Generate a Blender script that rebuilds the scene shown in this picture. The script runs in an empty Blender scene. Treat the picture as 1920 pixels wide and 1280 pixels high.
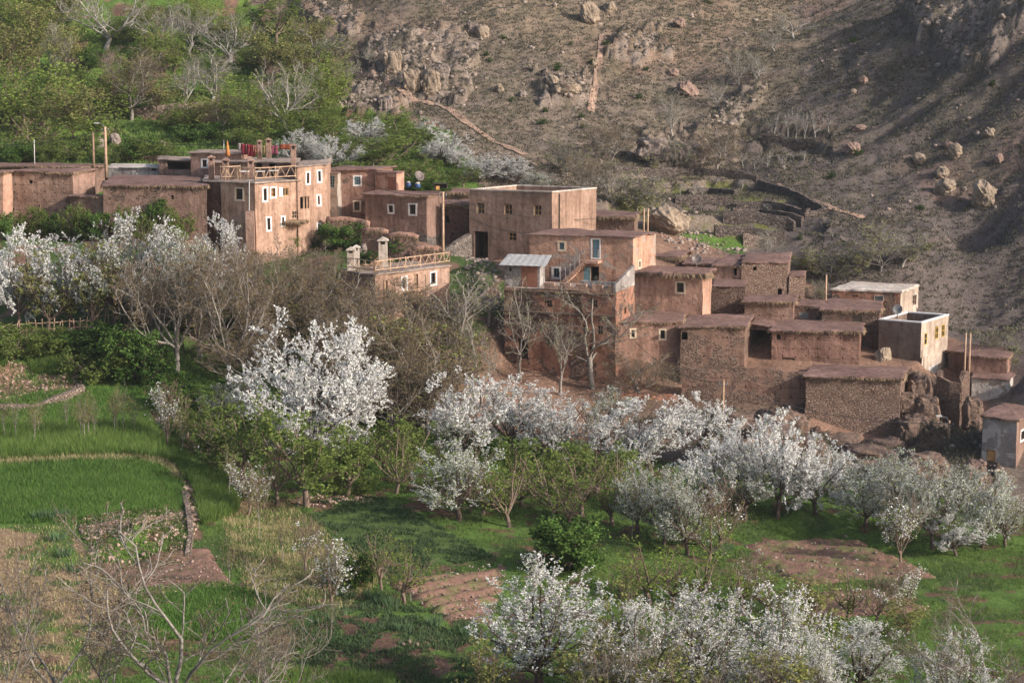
import bpy, math, random
import numpy as np
from mathutils import Vector

# ------------------------------------------------------------------ camera, sky, sun
sc = bpy.context.scene
W_, H_, F_ = 1920.0, 1280.0, 3600.0
PITCH = math.radians(8.5)
cam_d = bpy.data.cameras.new('camera'); cam = bpy.data.objects.new('camera', cam_d)
sc.collection.objects.link(cam); sc.camera = cam
cam.location = (0, 0, 0); cam.rotation_euler = (math.radians(90) - PITCH, 0, 0)
cam_d.sensor_width = 36.0; cam_d.lens = 36.0 * F_ / W_
cam_d.clip_start = 1.0; cam_d.clip_end = 2000.0

SUN_EL, SUN_AZ = math.radians(25.5), math.radians(-27)      # azimuth measured from +X, negative = towards the camera
SDIR = Vector((math.cos(SUN_EL) * math.cos(SUN_AZ), math.cos(SUN_EL) * math.sin(SUN_AZ), math.sin(SUN_EL)))
sun_d = bpy.data.lights.new('sun', 'SUN'); sun_d.energy = 3.9; sun_d.angle = math.radians(0.53)
sun_d.color = (1.0, 0.935, 0.86)
sun = bpy.data.objects.new('sun', sun_d); sc.collection.objects.link(sun)
sun.rotation_euler = SDIR.to_track_quat('Z', 'Y').to_euler()
world = bpy.data.worlds.new('World'); sc.world = world; world.use_nodes = True
wt = world.node_tree; wt.nodes.clear()
sky = wt.nodes.new('ShaderNodeTexSky'); sky.sky_type = 'NISHITA'; sky.sun_disc = False
sky.sun_elevation = SUN_EL; sky.sun_rotation = math.atan2(SDIR.x, SDIR.y)
sky.air_density = 1.0; sky.dust_density = 3.0; sky.ozone_density = 1.0
bg = wt.nodes.new('ShaderNodeBackground'); bg.inputs[1].default_value = 0.14
wo = wt.nodes.new('ShaderNodeOutputWorld')
wt.links.new(sky.outputs[0], bg.inputs[0]); wt.links.new(bg.outputs[0], wo.inputs[0])
sc.view_settings.view_transform = 'Standard'; sc.view_settings.look = 'None'
sc.view_settings.exposure = 0.55; sc.view_settings.gamma = 1.0; sc.view_settings.use_curve_mapping = False
sc.render.engine = 'CYCLES'
sc.cycles.max_bounces = 5; sc.cycles.diffuse_bounces = 3; sc.cycles.transmission_bounces = 3
sc.cycles.transparent_max_bounces = 6; sc.cycles.use_denoising = True
sc.cycles.use_adaptive_sampling = True; sc.cycles.adaptive_threshold = 0.02

# ------------------------------------------------------------------ photo pixel -> place
CP, SP = math.cos(PITCH), math.sin(PITCH)
def ray(px, py):
    v = (H_ / 2 - py) / F_
    return Vector(((px - W_ / 2) / F_, CP + SP * v, -SP + CP * v))
def P(px, py, D):
    r = ray(px, py); return r * (D / r.y)
def proj(x, y, z):
    f = y * CP - z * SP; u = y * SP + z * CP
    return W_ / 2 + F_ * x / f, H_ / 2 - F_ * u / f
def X_at(px, py, D): return P(px, py, D).x

# ------------------------------------------------------------------ noise
def _hash(i, j, s):
    h = (i.astype(np.int64) * 374761393 + j.astype(np.int64) * 668265263 + s * 1442695041) & 0xffffffff
    h = ((h ^ (h >> 13)) * 1274126177) & 0xffffffff
    return ((h ^ (h >> 16)) & 0xffff) / 65535.0
def vnoise(x, y, s=0):
    x = np.asarray(x, float); y = np.asarray(y, float)
    i = np.floor(x); j = np.floor(y); fx = x - i; fy = y - j
    fx = fx * fx * (3 - 2 * fx); fy = fy * fy * (3 - 2 * fy)
    a = _hash(i, j, s); b = _hash(i + 1, j, s); c = _hash(i, j + 1, s); d = _hash(i + 1, j + 1, s)
    return (a + (b - a) * fx) * (1 - fy) + (c + (d - c) * fx) * fy - 0.5
def fbm(x, y, s=0, o=4, g=0.5):
    r = 0; a = 1.0; f = 1.0
    for k in range(o):
        r = r + a * vnoise(np.asarray(x) * f + 17.3 * k, np.asarray(y) * f - 9.1 * k, s + k); a *= g; f *= 2.03
    return r

# ------------------------------------------------------------------ land
COLS = {
 -260: [(1280,92),(1100,106),(975,118),(870,131),(862,131.3),(790,140),(735,146),(690,147.5),(620,153),(590,157),(500,165),(425,175),(320,196),(200,222),(100,244),(0,262)],
 0:   [(1280,92),(1100,106),(1060,111),(975,118),(870,131),(862,131.3),(790,140),(735,146),(690,147.5),(620,153),(590,157),(500,165),(425,175),(320,196),(200,225),(100,248),(0,268)],
 250: [(1280,92),(1150,102),(1062,113.5),(978,114.6),(870,130),(862,130.3),(790,139),(735,146),(700,149),(610,155),(590,158),(500,165),(425,174),(310,198),(200,228),(100,250),(0,270)],
 500: [(1280,92),(1160,102),(1000,120),(950,126),(860,137),(800,143),(700,152),(600,160),(500,168),(470,173),(300,200),(200,228),(100,250),(0,270)],
 750: [(1280,92),(1180,99),(1100,108),(1060,112),(1030,115),(950,127),(905,133),(800,148),(700,157),(600,163),(520,169),(440,177),(340,196),(260,214),(150,234),(0,256)],
 1000:[(1280,90),(1100,108),(1000,122),(900,136),(800,148),(730,153),(490,171),(470,176),(345,200),(250,220),(120,240),(0,256)],
 1250:[(1280,91.5),(1100,111),(1020,121.6),(985,123),(960,127),(900,138),(840,146),(760,151),(600,164),(480,180),(400,196),(330,212),(250,226),(150,240),(0,262)],
 1500:[(1280,92.5),(1100,112),(1010,124),(1002,125.2),(956,126),(930,130.5),(860,144),(830,147),(740,151),(690,156),(600,168),(520,178),(450,190),(350,206),(200,232),(60,262),(0,272)],
 1750:[(1280,92),(1100,112),(1000,124),(900,137),(868,143),(780,148),(700,156),(600,168),(500,180),(400,193),(250,212),(120,228),(0,240)],
 1920:[(1280,92),(1100,112),(980,126),(920,134),(800,146),(700,156),(600,170),(500,182),(400,190),(250,205),(120,216),(0,225)],
 2200:[(1280,92),(1100,112),(980,126),(920,134),(800,146),(700,154),(600,164),(500,174),(400,181),(250,194),(120,202),(0,209)],
}
VILLAGE = [(22,445,176.3),(180,446,179),(193,452,171.5),(386,455,171.5),(414,492,171.8),(478,500,170),(558,482,173.8),(612,466,176.4),(640,420,185.5),(684,452,181),(800,454,178.8),
 (830,468,180.5),(880,476,182.5),(880,489,179.8),(960,492,177.5),(1000,492,176.8),(1118,452,182),(1190,446,184),(946,702,159.6),(1050,716,158),(1155,738,156.2),(1190,742,156),(1277,762,154.6),(1400,775,153),
 (1447,695,158.6),(1612,692,158.4),(1500,790,151.8),(1511,805,151.4),(1600,838,150.3),(1688,842,150),(1400,568,172),(1478,568,172.2),(1508,565,172.6),(1340,625,167.4),(1487,618,164.6),(1520,614,166.3),
 (1600,655,163.4),(1648,668,161.7),(1722,676,159.6),(1742,742,158),(1778,735,161.5),(1758,850,151.5),(1813,835,152),(1740,860,146.5),(1815,765,156.8),(1893,762,155.8),(1843,886,141.2),(1907,902,140),(1880,800,150),
 (1560,590,174),(1690,604,171.6),(1722,592,177),(640,604,163),(703,628,159),(843,594,167.5),(870,487,174.5),(950,494,173),(900,520,169),(900,600,161.5),(860,700,155),(930,720,154.5),(1830,600,178),(1830,500,192),
 (1900,640,174),(1920,720,160),(1300,468,186),(1450,468,189),(1530,532,181),(1340,800,149.5),(1450,830,146.5),(1250,820,148),(1650,870,144),(760,690,156),(720,440,178),(640,425,180),(760,480,173),(640,500,169),(560,560,163),(450,560,163),(350,500,168),(560,700,152),(450,650,156),
 (1620,480,184),(1700,500,182),(1240,560,166),(1230,446,188),(1380,690,160)]
cps = []
for px_, l_ in COLS.items():
    if 300 < px_ < 1800: l_ = [q for q in l_ if q[1] < 149 or q[1] > 192]
    for py_, d_ in l_:
        p_ = P(px_, py_, d_); cps.append((p_.x, p_.y, p_.z))
for x_ in (-160, -110, -60, -20, 20, 60, 110, 160):
    cps += [(x_, 345, 52), (x_, 440, 100), (x_, 62, -29.5), (x_, 35, -21), (x_, 5, -4), (x_, -30, 8)]
for y_, z_ in ((92, -29), (150, -22), (200, -8), (260, 10)): cps += [(-160, y_, z_), (160, y_, z_ + 6)]
for px_, py_, d_ in VILLAGE: p_ = P(px_, py_, d_); cps.append((p_.x, p_.y, p_.z))
cps = np.array(cps, float)
def _fit(c):
    n = len(c); d = np.hypot(c[:, None, 0] - c[None, :, 0], c[:, None, 1] - c[None, :, 1])
    A = np.zeros((n + 3, n + 3)); A[:n, :n] = d - 0.15 * np.eye(n)
    A[:n, n] = 1; A[:n, n + 1:] = c[:, :2]; A[n, :n] = 1; A[n + 1:, :n] = c[:, :2].T
    return np.linalg.solve(A, np.concatenate([c[:, 2], np.zeros(3)]))
RW = _fit(cps)
def Hraw(x, y):
    x = np.atleast_1d(np.asarray(x, float)); y = np.atleast_1d(np.asarray(y, float)); sh = x.shape
    x = x.ravel(); y = y.ravel(); out = np.empty(x.shape); n = len(cps)
    for a in range(0, len(x), 20000):
        xx = x[a:a + 20000]; yy = y[a:a + 20000]
        d = np.hypot(xx[:, None] - cps[None, :, 0], yy[:, None] - cps[None, :, 1])
        out[a:a + 20000] = d @ RW[:n] + RW[n] + RW[n + 1] * xx + RW[n + 2] * yy
    return out.reshape(sh)
def inpoly(x, y, poly):
    r = np.zeros(np.shape(x), bool); n = len(poly); j = n - 1
    for i in range(n):
        xi, yi = poly[i]; xj, yj = poly[j]
        if yi != yj:
            c = ((yi > y) != (yj > y)) & (x < (xj - xi) * (y - yi) / (yj - yi) + xi); r ^= c
        j = i
    return r
def sstep(a, b, v):
    t = np.clip((v - a) / (b - a), 0, 1); return t * t * (3 - 2 * t)
# terraces below the gully: heights snapped into steps inside this band (drawn in photo pixels, stored in world space)
def project_arr(x, y, z):
    f = y * CP - z * SP; u = y * SP + z * CP
    return W_ / 2 + F_ * x / f, H_ / 2 - F_ * u / f
def softpoly(X, Y, poly, wob=10.0, wx=None, wy=None):
    ax = X + wob * vnoise(wx / 2.2, wy / 2.2, 5) * 2; ay = Y + wob * vnoise(wx / 2.0, wy / 2.0, 6)
    return inpoly(ax, ay, poly)
ROCKY = [[(700,60),(860,60),(900,130),(870,190),(820,200),(740,180),(700,150)], [(560,0),(640,0),(680,50),(640,80),(590,40)],
         [(680,150),(760,190),(740,225),(640,215),(640,170)], [(1010,140),(1110,150),(1100,205),(1010,200)],
         [(1150,60),(1260,70),(1250,120),(1140,110)], [(1700,0),(1920,0),(1920,70),(1830,130),(1740,90)],
         [(1230,250),(1310,270),(1270,325),(1200,300)], [(1380,190),(1440,180),(1380,250),(1290,260)]]
CLIFF = [(1320,800),(1340,765),(1505,765),(1520,800),(1690,842),(1690,690),(1750,700),(1850,780),(1880,910),(1800,900),(1740,880),(1640,872),(1500,855),(1400,830)]
TERR = [(1140,330),(1420,330),(1560,400),(1540,450),(1400,480),(1300,440),(1140,400)]
TERR2 = [(1380,240),(1560,240),(1560,300),(1380,300)]
TERR3 = [(0,20),(460,0),(600,200),(560,250),(0,260)]
FLOOR_D = [(800,870),(1920,940)]
def H(x, y):
    """height of the land, detail included"""
    x = np.atleast_1d(np.asarray(x, float)); y = np.atleast_1d(np.asarray(y, float))
    z = Hraw(x, y); X, Y = project_arr(x, y, z)
    up = np.maximum(sstep(195, 215, y), sstep(1740, 1800, X) * sstep(165, 180, y) * sstep(660, 600, Y)); up = np.maximum(up, sstep(176, 186, y) * sstep(1480, 1560, X) * sstep(560, 500, Y))
    z = z + up * (0.9 * fbm(x / 11, y / 11, 3, 4) + 0.35 * fbm(x / 1.7, y / 1.7, 11, 3, .6))
    # gullies running down the right slope
    rr = sstep(28, 45, x) * up
    ridge = np.abs(vnoise((y - .22 * x) / 5.0 + .5 * vnoise(x / 9, y / 9, 8), (x + .3 * y) / 40, 21))
    z = z - rr * 2.6 * (0.25 - ridge) - rr * 1.3 * np.abs(vnoise((y - .28 * x) / 2.0, (x + .3 * y) / 12, 31))
    z = z + (1 - up) * (0.10 * fbm(x / 3, y / 3, 7, 3) + 0.25 * sstep(140, 150, y) * fbm(x / 4, y / 4, 9, 3))
    near = sstep(104, 98, y); z = z + near * .15 * fbm(x / 2, y / 2, 15, 2)
    m = np.zeros(x.shape)
    for pl in ROCKY:
        m = np.maximum(m, softpoly(X, Y, pl, 24, x, y).astype(float))
    if m.any():
        blk = np.abs(vnoise(x / 2.6 + vnoise(x, y, 44), y / 2.3, 41)) + .7 * np.abs(vnoise(x / 1.0, y / .8, 42)) + .4 * np.abs(vnoise(x / .45, y / .4, 43))
        z = z + m * (1.9 * blk + .1)
    mc = softpoly(X, Y, CLIFF, 10, x, y)
    rdg = np.abs(vnoise(x / 1.3 + .5 * vnoise(y, x, 3), y / 3.5, 53)) + .5 * np.abs(vnoise(x / .55, y / 1.1, 54)) + .3 * np.abs(vnoise(x / .25, y / .4, 55)); z = z + mc * (1.5 * rdg - .35)
    for pl, st in ((TERR, 1.5), (TERR2, 1.6), (TERR3, 1.6)):
        mt = inpoly(X, Y, pl)
        q = z + .5 * vnoise(x / 9, y / 9, 61); k = np.floor(q / st); fr = q / st - k
        zt = (k + np.where(fr < .78, fr * .18, .14 + (fr - .78) / .22 * .86)) * st - .5 * vnoise(x / 9, y / 9, 61)
        z = np.where(mt, zt, z)
    return z
# first-hit table
TPX = np.arange(-320, 2260, 10.0); TD = np.concatenate([np.arange(60, 150, .35), np.arange(150, 330, .6)])
_tx = (TPX[:, None] - W_ / 2) / F_; 
_Z = np.zeros((len(TPX), len(TD)))
for _it in range(3):                                  # x depends weakly on z through the tilt
    _f = TD[None, :] * CP - _Z * SP; _xx = _tx * _f; _Z = H(_xx, np.broadcast_to(TD[None, :], _xx.shape)) if _it else Hraw(_xx, np.broadcast_to(TD[None, :], _xx.shape))
_u = TD[None, :] * SP + _Z * CP; TPY = H_ / 2 - F_ * _u / (TD[None, :] * CP - _Z * SP)
TPYm = np.minimum.accumulate(TPY, axis=1)
def GD(px, py):
    """distance at which the view ray of a photo pixel meets the land"""
    i = min(max((px - TPX[0]) / 10, 0), len(TPX) - 1.001); a = int(i); w = i - a; r = []
    for c in (a, a + 1):
        col = -TPYm[c]; k = min(np.searchsorted(col, -py), len(TD) - 1); k = max(k, 1)
        t = (-py - col[k - 1]) / max(col[k] - col[k - 1], 1e-6); r.append(TD[k - 1] + (TD[k] - TD[k - 1]) * min(max(t, 0), 1))
    return r[0] * (1 - w) + r[1] * w
def G(px, py):
    p = P(px, py, GD(px, py)); return Vector((p.x, p.y, float(H(p.x, p.y)[0])))
def ground_at(px, D, py=600):
    """point on the land in the photo column px at distance D"""
    z = -25.0
    for k in range(4):
        x = (px - W_ / 2) / F_ * (D * CP - z * SP); z = float(H(x, D)[0])
    return Vector((x, D, z))

# ------------------------------------------------------------------ object helpers
C = sc.collection
def mesh_np(name, verts, faces, mats=(), fmat=None, smooth=False, attrs=None):
    """verts (n,3) array; faces: (m,3)/(m,4) array or list of such arrays"""
    me = bpy.data.meshes.new(name)
    verts = np.asarray(verts, np.float32)
    fl = [np.asarray(f, np.int32) for f in (faces if isinstance(faces, (list, tuple)) and len(faces) and isinstance(faces[0], np.ndarray) else [np.asarray(faces)])]
    fl = [f for f in fl if len(f)]
    me.vertices.add(len(verts)); me.vertices.foreach_set('co', verts.ravel())
    loops = np.concatenate([f.ravel() for f in fl]); tot = np.concatenate([np.full(len(f), f.shape[1]) for f in fl])
    st = np.concatenate([[0], np.cumsum(tot)[:-1]])
    me.loops.add(len(loops)); me.loops.foreach_set('vertex_index', loops.astype(np.int32))
    me.polygons.add(len(tot)); me.polygons.foreach_set('loop_start', st.astype(np.int32)); me.polygons.foreach_set('loop_total', tot.astype(np.int32))
    if fmat is not None: me.polygons.foreach_set('material_index', np.asarray(fmat, np.int32))
    if smooth: me.polygons.foreach_set('use_smooth', np.ones(len(tot), bool))
    for m in mats: me.materials.append(m)
    if attrs:
        for k, v in attrs.items():
            a = me.color_attributes.new(k, 'FLOAT_COLOR', 'POINT')
            c = np.ones((len(verts), 4), np.float32); c[:, :3] = v; a.data.foreach_set('color', c.ravel())
    me.update(calc_edges=True); me.validate(verbose=False)
    return me
def link(name, me, parent=None, loc=None):
    o = bpy.data.objects.new(name, me); C.objects.link(o)
    if parent is not None: o.parent = parent
    if loc is not None: o.location = loc
    return o
def tag(o, label=None, cat=None, group=None, kind=None):
    if label: o['label'] = label
    if cat: o['category'] = cat
    if group: o['group'] = group
    if kind: o['kind'] = kind
    return o
def thing(name, label, cat, loc=(0, 0, 0), rz=0, group=None):
    o = bpy.data.objects.new(name, None); o.empty_display_size = .3; C.objects.link(o)
    o.location = loc; o.rotation_euler = (0, 0, rz); return tag(o, label, cat, group)
class MB:
    """collects polygons, then links them as one mesh"""
    def __init__(s): s.v = []; s.f = []; s.m = []
    def add(s, vs, fs, m=0):
        b = len(s.v); s.v += [tuple(v) for v in vs]; s.f += [tuple(b + i for i in f) for f in fs]; s.m += [m] * len(fs)
    def box(s, c, sz, rz=0, m=0, jit=0):
        x, y, z = sz[0] / 2, sz[1] / 2, sz[2] / 2; cr, sr = math.cos(rz), math.sin(rz); vs = []
        for dz in (-z, z):
            for dx, dy in ((-x, -y), (x, -y), (x, y), (-x, y)):
                vs.append((c[0] + dx * cr - dy * sr + random.uniform(-jit, jit), c[1] + dx * sr + dy * cr + random.uniform(-jit, jit), c[2] + dz + random.uniform(-jit, jit)))
        s.add(vs, [(0, 3, 2, 1), (4, 5, 6, 7), (0, 1, 5, 4), (1, 2, 6, 5), (2, 3, 7, 6), (3, 0, 4, 7)], m)
    def tube(s, pts, rad, n=6, m=0, cap=True):
        pts = [Vector(p) for p in pts]; b = len(s.v)
        rad = rad if isinstance(rad, (list, tuple)) else [rad] * len(pts)
        for i, p in enumerate(pts):
            t = (pts[min(i + 1, len(pts) - 1)] - pts[max(i - 1, 0)]).normalized()
            a = t.orthogonal().normalized() if abs(t.z) > .9 else t.cross(Vector((0, 0, 1))).normalized()
            c = t.cross(a)
            for k in range(n):
                w = 2 * math.pi * k / n; s.v.append(tuple(p + (a * math.cos(w) + c * math.sin(w)) * rad[i]))
        for i in range(len(pts) - 1):
            for k in range(n):
                k2 = (k + 1) % n; s.f.append((b + i * n + k, b + i * n + k2, b + (i + 1) * n + k2, b + (i + 1) * n + k)); s.m.append(m)
        if cap:
            s.f.append(tuple(b + k for k in range(n))[::-1]); s.f.append(tuple(b + (len(pts) - 1) * n + k for k in range(n))); s.m += [m, m]
    def build(s, name, mats, parent=None, smooth=False, loc=None):
        me = bpy.data.meshes.new(name); me.from_pydata(s.v, [], s.f)
        for mt in (mats if isinstance(mats, (list, tuple)) else [mats]): me.materials.append(mt)
        me.polygons.foreach_set('material_index', s.m)
        if smooth: me.polygons.foreach_set('use_smooth', [True] * len(s.f))
        me.update(); return link(name, me, parent, loc)

# ------------------------------------------------------------------ materials
class NT:
    def __init__(s, name):
        s.mat = bpy.data.materials.new(name); s.mat.use_nodes = True; s.t = s.mat.node_tree; s.t.nodes.clear()
        s.out = s.t.nodes.new('ShaderNodeOutputMaterial'); s.tc = None
    def n(s, ty, **k):
        nd = s.t.nodes.new(ty)
        for a, b in k.items(): setattr(nd, a, b)
        return nd
    def l(s, a, b): s.t.links.new(a, b)
    def coord(s, kind='Object'):
        if s.tc is None: s.tc = s.n('ShaderNodeTexCoord')
        return s.tc.outputs[kind]
    def noise(s, scale, detail=4, rough=.55, vec=None, dist=0):
        nd = s.n('ShaderNodeTexNoise'); nd.inputs['Scale'].default_value = scale; nd.inputs['Detail'].default_value = detail
        nd.inputs['Roughness'].default_value = rough; nd.inputs['Distortion'].default_value = dist
        s.l(vec if vec is not None else s.coord(), nd.inputs['Vector']); return nd.outputs['Fac']
    def ramp(s, fac, stops, interp='LINEAR'):
        r = s.n('ShaderNodeValToRGB'); cr = r.color_ramp; cr.interpolation = interp
        while len(cr.elements) < len(stops): cr.elements.new(.5)
        for e, (p, c) in zip(cr.elements, stops): e.position = p; e.color = (*c, 1) if len(c) == 3 else c
        s.l(fac, r.inputs[0]); return r.outputs[0]
    def mix(s, fac, a, b, mode='MIX'):
        m = s.n('ShaderNodeMix', data_type='RGBA', blend_type=mode)
        for sock, v in ((m.inputs['Factor'], fac), (m.inputs['A'], a), (m.inputs['B'], b)):
            if isinstance(v, (int, float)): sock.default_value = v
            elif isinstance(v, tuple): sock.default_value = (*v, 1)
            else: s.l(v, sock)
        return m.outputs['Result']
    def math(s, op, a, b=None):
        m = s.n('ShaderNodeMath', operation=op)
        for i, v in enumerate((a, b)):
            if v is None: continue
            if isinstance(v, (int, float)): m.inputs[i].default_value = v
            else: s.l(v, m.inputs[i])
        return m.outputs[0]
    def bump(s, h, strength=.5, dist=.05, normal=None):
        b = s.n('ShaderNodeBump'); b.inputs['Strength'].default_value = strength; b.inputs['Distance'].default_value = dist
        s.l(h, b.inputs['Height'])
        if normal is not None: s.l(normal, b.inputs['Normal'])
        return b.outputs[0]
    def done(s, col, rough=.9, normal=None, spec=.25, metal=0):
        p = s.n('ShaderNodeBsdfPrincipled'); p.inputs['Roughness'].default_value = rough
        p.inputs['Specular IOR Level'].default_value = spec; p.inputs['Metallic'].default_value = metal
        if isinstance(col, tuple): p.inputs['Base Color'].default_value = (*col, 1)
        else: s.l(col, p.inputs['Base Color'])
        if normal is not None: s.l(normal, p.inputs['Normal'])
        s.l(p.outputs[0], s.out.inputs[0]); return s.mat
def plain(name, col, rough=.7, var=.25, scale=6, metal=0, bump=.3):
    t = NT(name); n1 = t.noise(scale, 5); d = tuple(c * (1 - var) for c in col); b = tuple(min(1, c * (1 + var)) for c in col)
    return t.done(t.ramp(n1, [(.3, d), (.7, b)]), rough, t.bump(t.noise(scale * 6, 3), bump, .01), metal=metal)
def leafy(name, ca, cb, cc=None, trans=.35, scale=1.2, rough=.6):
    """leaf or petal: colour varies from leaf to leaf and in clumps, some light passes through"""
    t = NT(name); g = t.n('ShaderNodeNewGeometry'); oi = t.n('ShaderNodeObjectInfo')
    f = t.math('ADD', t.math('MULTIPLY', g.outputs['Random Per Island'], .55), t.math('MULTIPLY', t.noise(scale, 2), .6))
    st = [(.25, ca), (.85, cb)] if cc is None else [(.2, ca), (.55, cb), (.9, cc)]
    col = t.ramp(f, st)
    h = t.n('ShaderNodeHueSaturation'); t.l(col, h.inputs['Color'])
    t.l(t.math('ADD', t.math('MULTIPLY', oi.outputs['Random'], .3), .85), h.inputs['Value'])
    d = t.n('ShaderNodeBsdfDiffuse'); tr = t.n('ShaderNodeBsdfTranslucent'); mx = t.n('ShaderNodeMixShader')
    mx.inputs[0].default_value = trans
    t.l(h.outputs[0], d.inputs[0]); t.l(h.outputs[0], tr.inputs[0]); t.l(d.outputs[0], mx.inputs[1]); t.l(tr.outputs[0], mx.inputs[2]); t.l(mx.outputs[0], t.out.inputs[0])
    return t.mat
# ------------------------------------------------------------------ the land: one sheet to the horizon
def m_ground():
    t = NT('ground_cover'); a = t.n('ShaderNodeVertexColor'); a.layer_name = 'cover'
    n1 = t.noise(.6, 6, .65); n2 = t.noise(4.0, 5, .7); n3 = t.noise(14.0, 4, .7)
    c = t.mix(1.0, a.outputs[0], t.ramp(n1, [(.3, (.72, .70, .68)), (.7, (1.22, 1.2, 1.16))]), 'MULTIPLY')
    c = t.mix(1.0, c, t.ramp(n2, [(.3, (.62, .60, .58)), (.5, (1, 1, 1)), (.72, (1.35, 1.33, 1.3))]), 'MULTIPLY')
    c = t.mix(.6, c, t.ramp(n3, [(.35, (.6, .6, .6)), (.65, (1.3, 1.3, 1.3))]), 'MULTIPLY')
    b = t.bump(n2, .7, .25); b = t.bump(n3, .7, .08, b)
    return t.done(c, .95, b, .1)
M_GROUND = m_ground()
HILL = np.array((.198, .156, .128)); HILL_R = np.array((.132, .108, .101)); HILL_U = np.array((.215, .165, .125)); ROCK = np.array((.26, .21, .18))  # HILL_R is darkened to deepen the right slope's grazing-light shade
GRASS = np.array((.092, .158, .036)); GRASS_D = np.array((.070, .110, .034)); SOIL = np.array((.20, .118, .088)); STRAW = np.array((.27, .24, .11))
DIRT = np.array((.25, .155, .115)); OLIVE = np.array((.125, .115, .07)); REDSOIL = np.array((.24, .15, .115))
Z_GREENHILL = [(-400,-300),(470,-300),(470,0),(640,90),(640,200),(830,230),(900,340),(880,420),(-400,420)]
Z_VALLEY = [(-400,640),(300,600),(700,700),(800,790),(1300,870),(1500,850),(1900,960),(2300,1000),(2300,1700),(-400,1700)]
Z_MID = [(-400,440),(900,470),(1000,560),(700,760),(-400,760)]
Z_UP = [(600,-300),(1750,-300),(1500,20),(1480,120),(1150,140),(900,60)]
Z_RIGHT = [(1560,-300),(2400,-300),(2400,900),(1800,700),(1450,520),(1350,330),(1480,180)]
Z_TGRASS = [(1150,330),(1400,345),(1500,400),(1380,470),(1230,480),(1140,400)]
Z_PATCH = [(1240,435),(1390,445),(1400,480),(1250,478)]
def cover(x, y, z):
    X, Y = project_arr(x, y, z); n = len(x); col = np.tile(HILL, (n, 1))
    def put(poly, c, wob=14, th=None, sc_=1.5, amt=1.0):
        m = softpoly(X, Y, poly, wob, x, y).astype(float) * amt
        if th is not None: m = m * (sstep(th - .08, th + .08, fbm(x / sc_, y / sc_, 71, 3)))
        nonlocal col; col = col * (1 - m[:, None]) + c * m[:, None]
    put(Z_UP, HILL_U, 50); put(Z_RIGHT, HILL_R, 50)  # right slope: part of its shade is put into the colour
    far = y > 200
    red = far * sstep(.05, .3, fbm(x / 12, y / 20, 81, 3)); col = col * (1 - .35 * red[:, None]) + REDSOIL * .35 * red[:, None]
    # thin dry grass over the slopes
    gq = far * sstep(-.2, .5, fbm(x / 2.5, y / 2.5, 83, 4)) * .4; col = col * (1 - gq[:, None]) + OLIVE * 1.0 * gq[:, None]
    for pl in ROCKY: put(pl, ROCK, 24, -.02, .9)
    put(Z_GREENHILL, GRASS, 30); put(Z_GREENHILL, GRASS * np.array((1.2, 1.1, 1)), 30, .08, 5); put(Z_GREENHILL, DIRT * .8, 20, .22, 3)
    put(Z_TGRASS, np.array((.125, .13, .05)), 20, -.15, 2.5); put(Z_TGRASS, HILL_R, 10, .12, 2)
    put(Z_PATCH, GRASS * 1.0, 5)
    v = (y > 146) & (y < 190) & (Y > 430 + np.clip(X - 1250, 0, 600) * .38) & (X < 1850); col[v] = DIRT
    put(Z_MID, GRASS_D, 20); put(Z_MID, DIRT * .8, 20, .1, 2.5)
    put(Z_VALLEY, GRASS * 1.08, 14); put(Z_VALLEY, GRASS_D, 14, .05, 2.5); put(Z_VALLEY, SOIL * .75, 10, .27, 1.3)
    put([(-50,990),(150,985),(170,1060),(240,1120),(180,1290),(-60,1300)], np.array((.30, .21, .14)), 10, -.1, 2)
    put([(400,940),(540,940),(720,1080),(640,1140),(470,1120),(440,1010)], STRAW, 10, .0, 1.5)
    put([(720,930),(900,1040),(760,1060),(560,960)], GRASS_D * 1.2, 12)
    put([(500,1150),(900,1160),(900,1280),(500,1260)], SOIL * .8, 10, -.02, 1.4)
    put([(350,890),(380,930),(375,1010),(345,1010),(345,940),(320,880)], DIRT * .7, 5)
    put([(270,930),(700,925),(700,950),(400,965)], SOIL, 8, .0, 1.4)
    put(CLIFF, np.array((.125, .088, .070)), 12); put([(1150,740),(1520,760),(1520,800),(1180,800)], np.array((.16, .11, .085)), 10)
    put([(-50,665),(150,690),(150,760),(-50,775)], DIRT, 6, -.1, .8)
    # worn trail down the slope, seen as a pale line
    return col
us = np.concatenate([np.linspace(-.62, -.34, 60), np.linspace(-.335, .335, 600), np.linspace(.34, .62, 60)]); nu = len(us)
ds = np.concatenate([[-60, -20, 5, 25, 45, 60], np.arange(72, 100, .4), np.arange(100, 160, .26), np.arange(160, 200, .35), np.arange(200, 290, .33), [292, 296, 302, 310, 320, 335, 350, 380, 440]])
YY, UU = np.meshgrid(ds, us, indexing='ij'); XX = UU * np.maximum(YY, 70)
XX = XX.ravel(); YY = YY.ravel()
ZZ = H(XX, YY); nd_ = len(ds)
idx = np.arange(nd_ * nu).reshape(nd_, nu)
fq = np.stack([idx[:-1, :-1], idx[:-1, 1:], idx[1:, 1:], idx[1:, :-1]], -1).reshape(-1, 4)
# the far rim reaches the horizon
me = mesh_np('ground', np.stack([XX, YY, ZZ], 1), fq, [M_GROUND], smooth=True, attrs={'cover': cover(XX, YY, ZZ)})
tag(link('ground', me), kind='structure')

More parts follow.
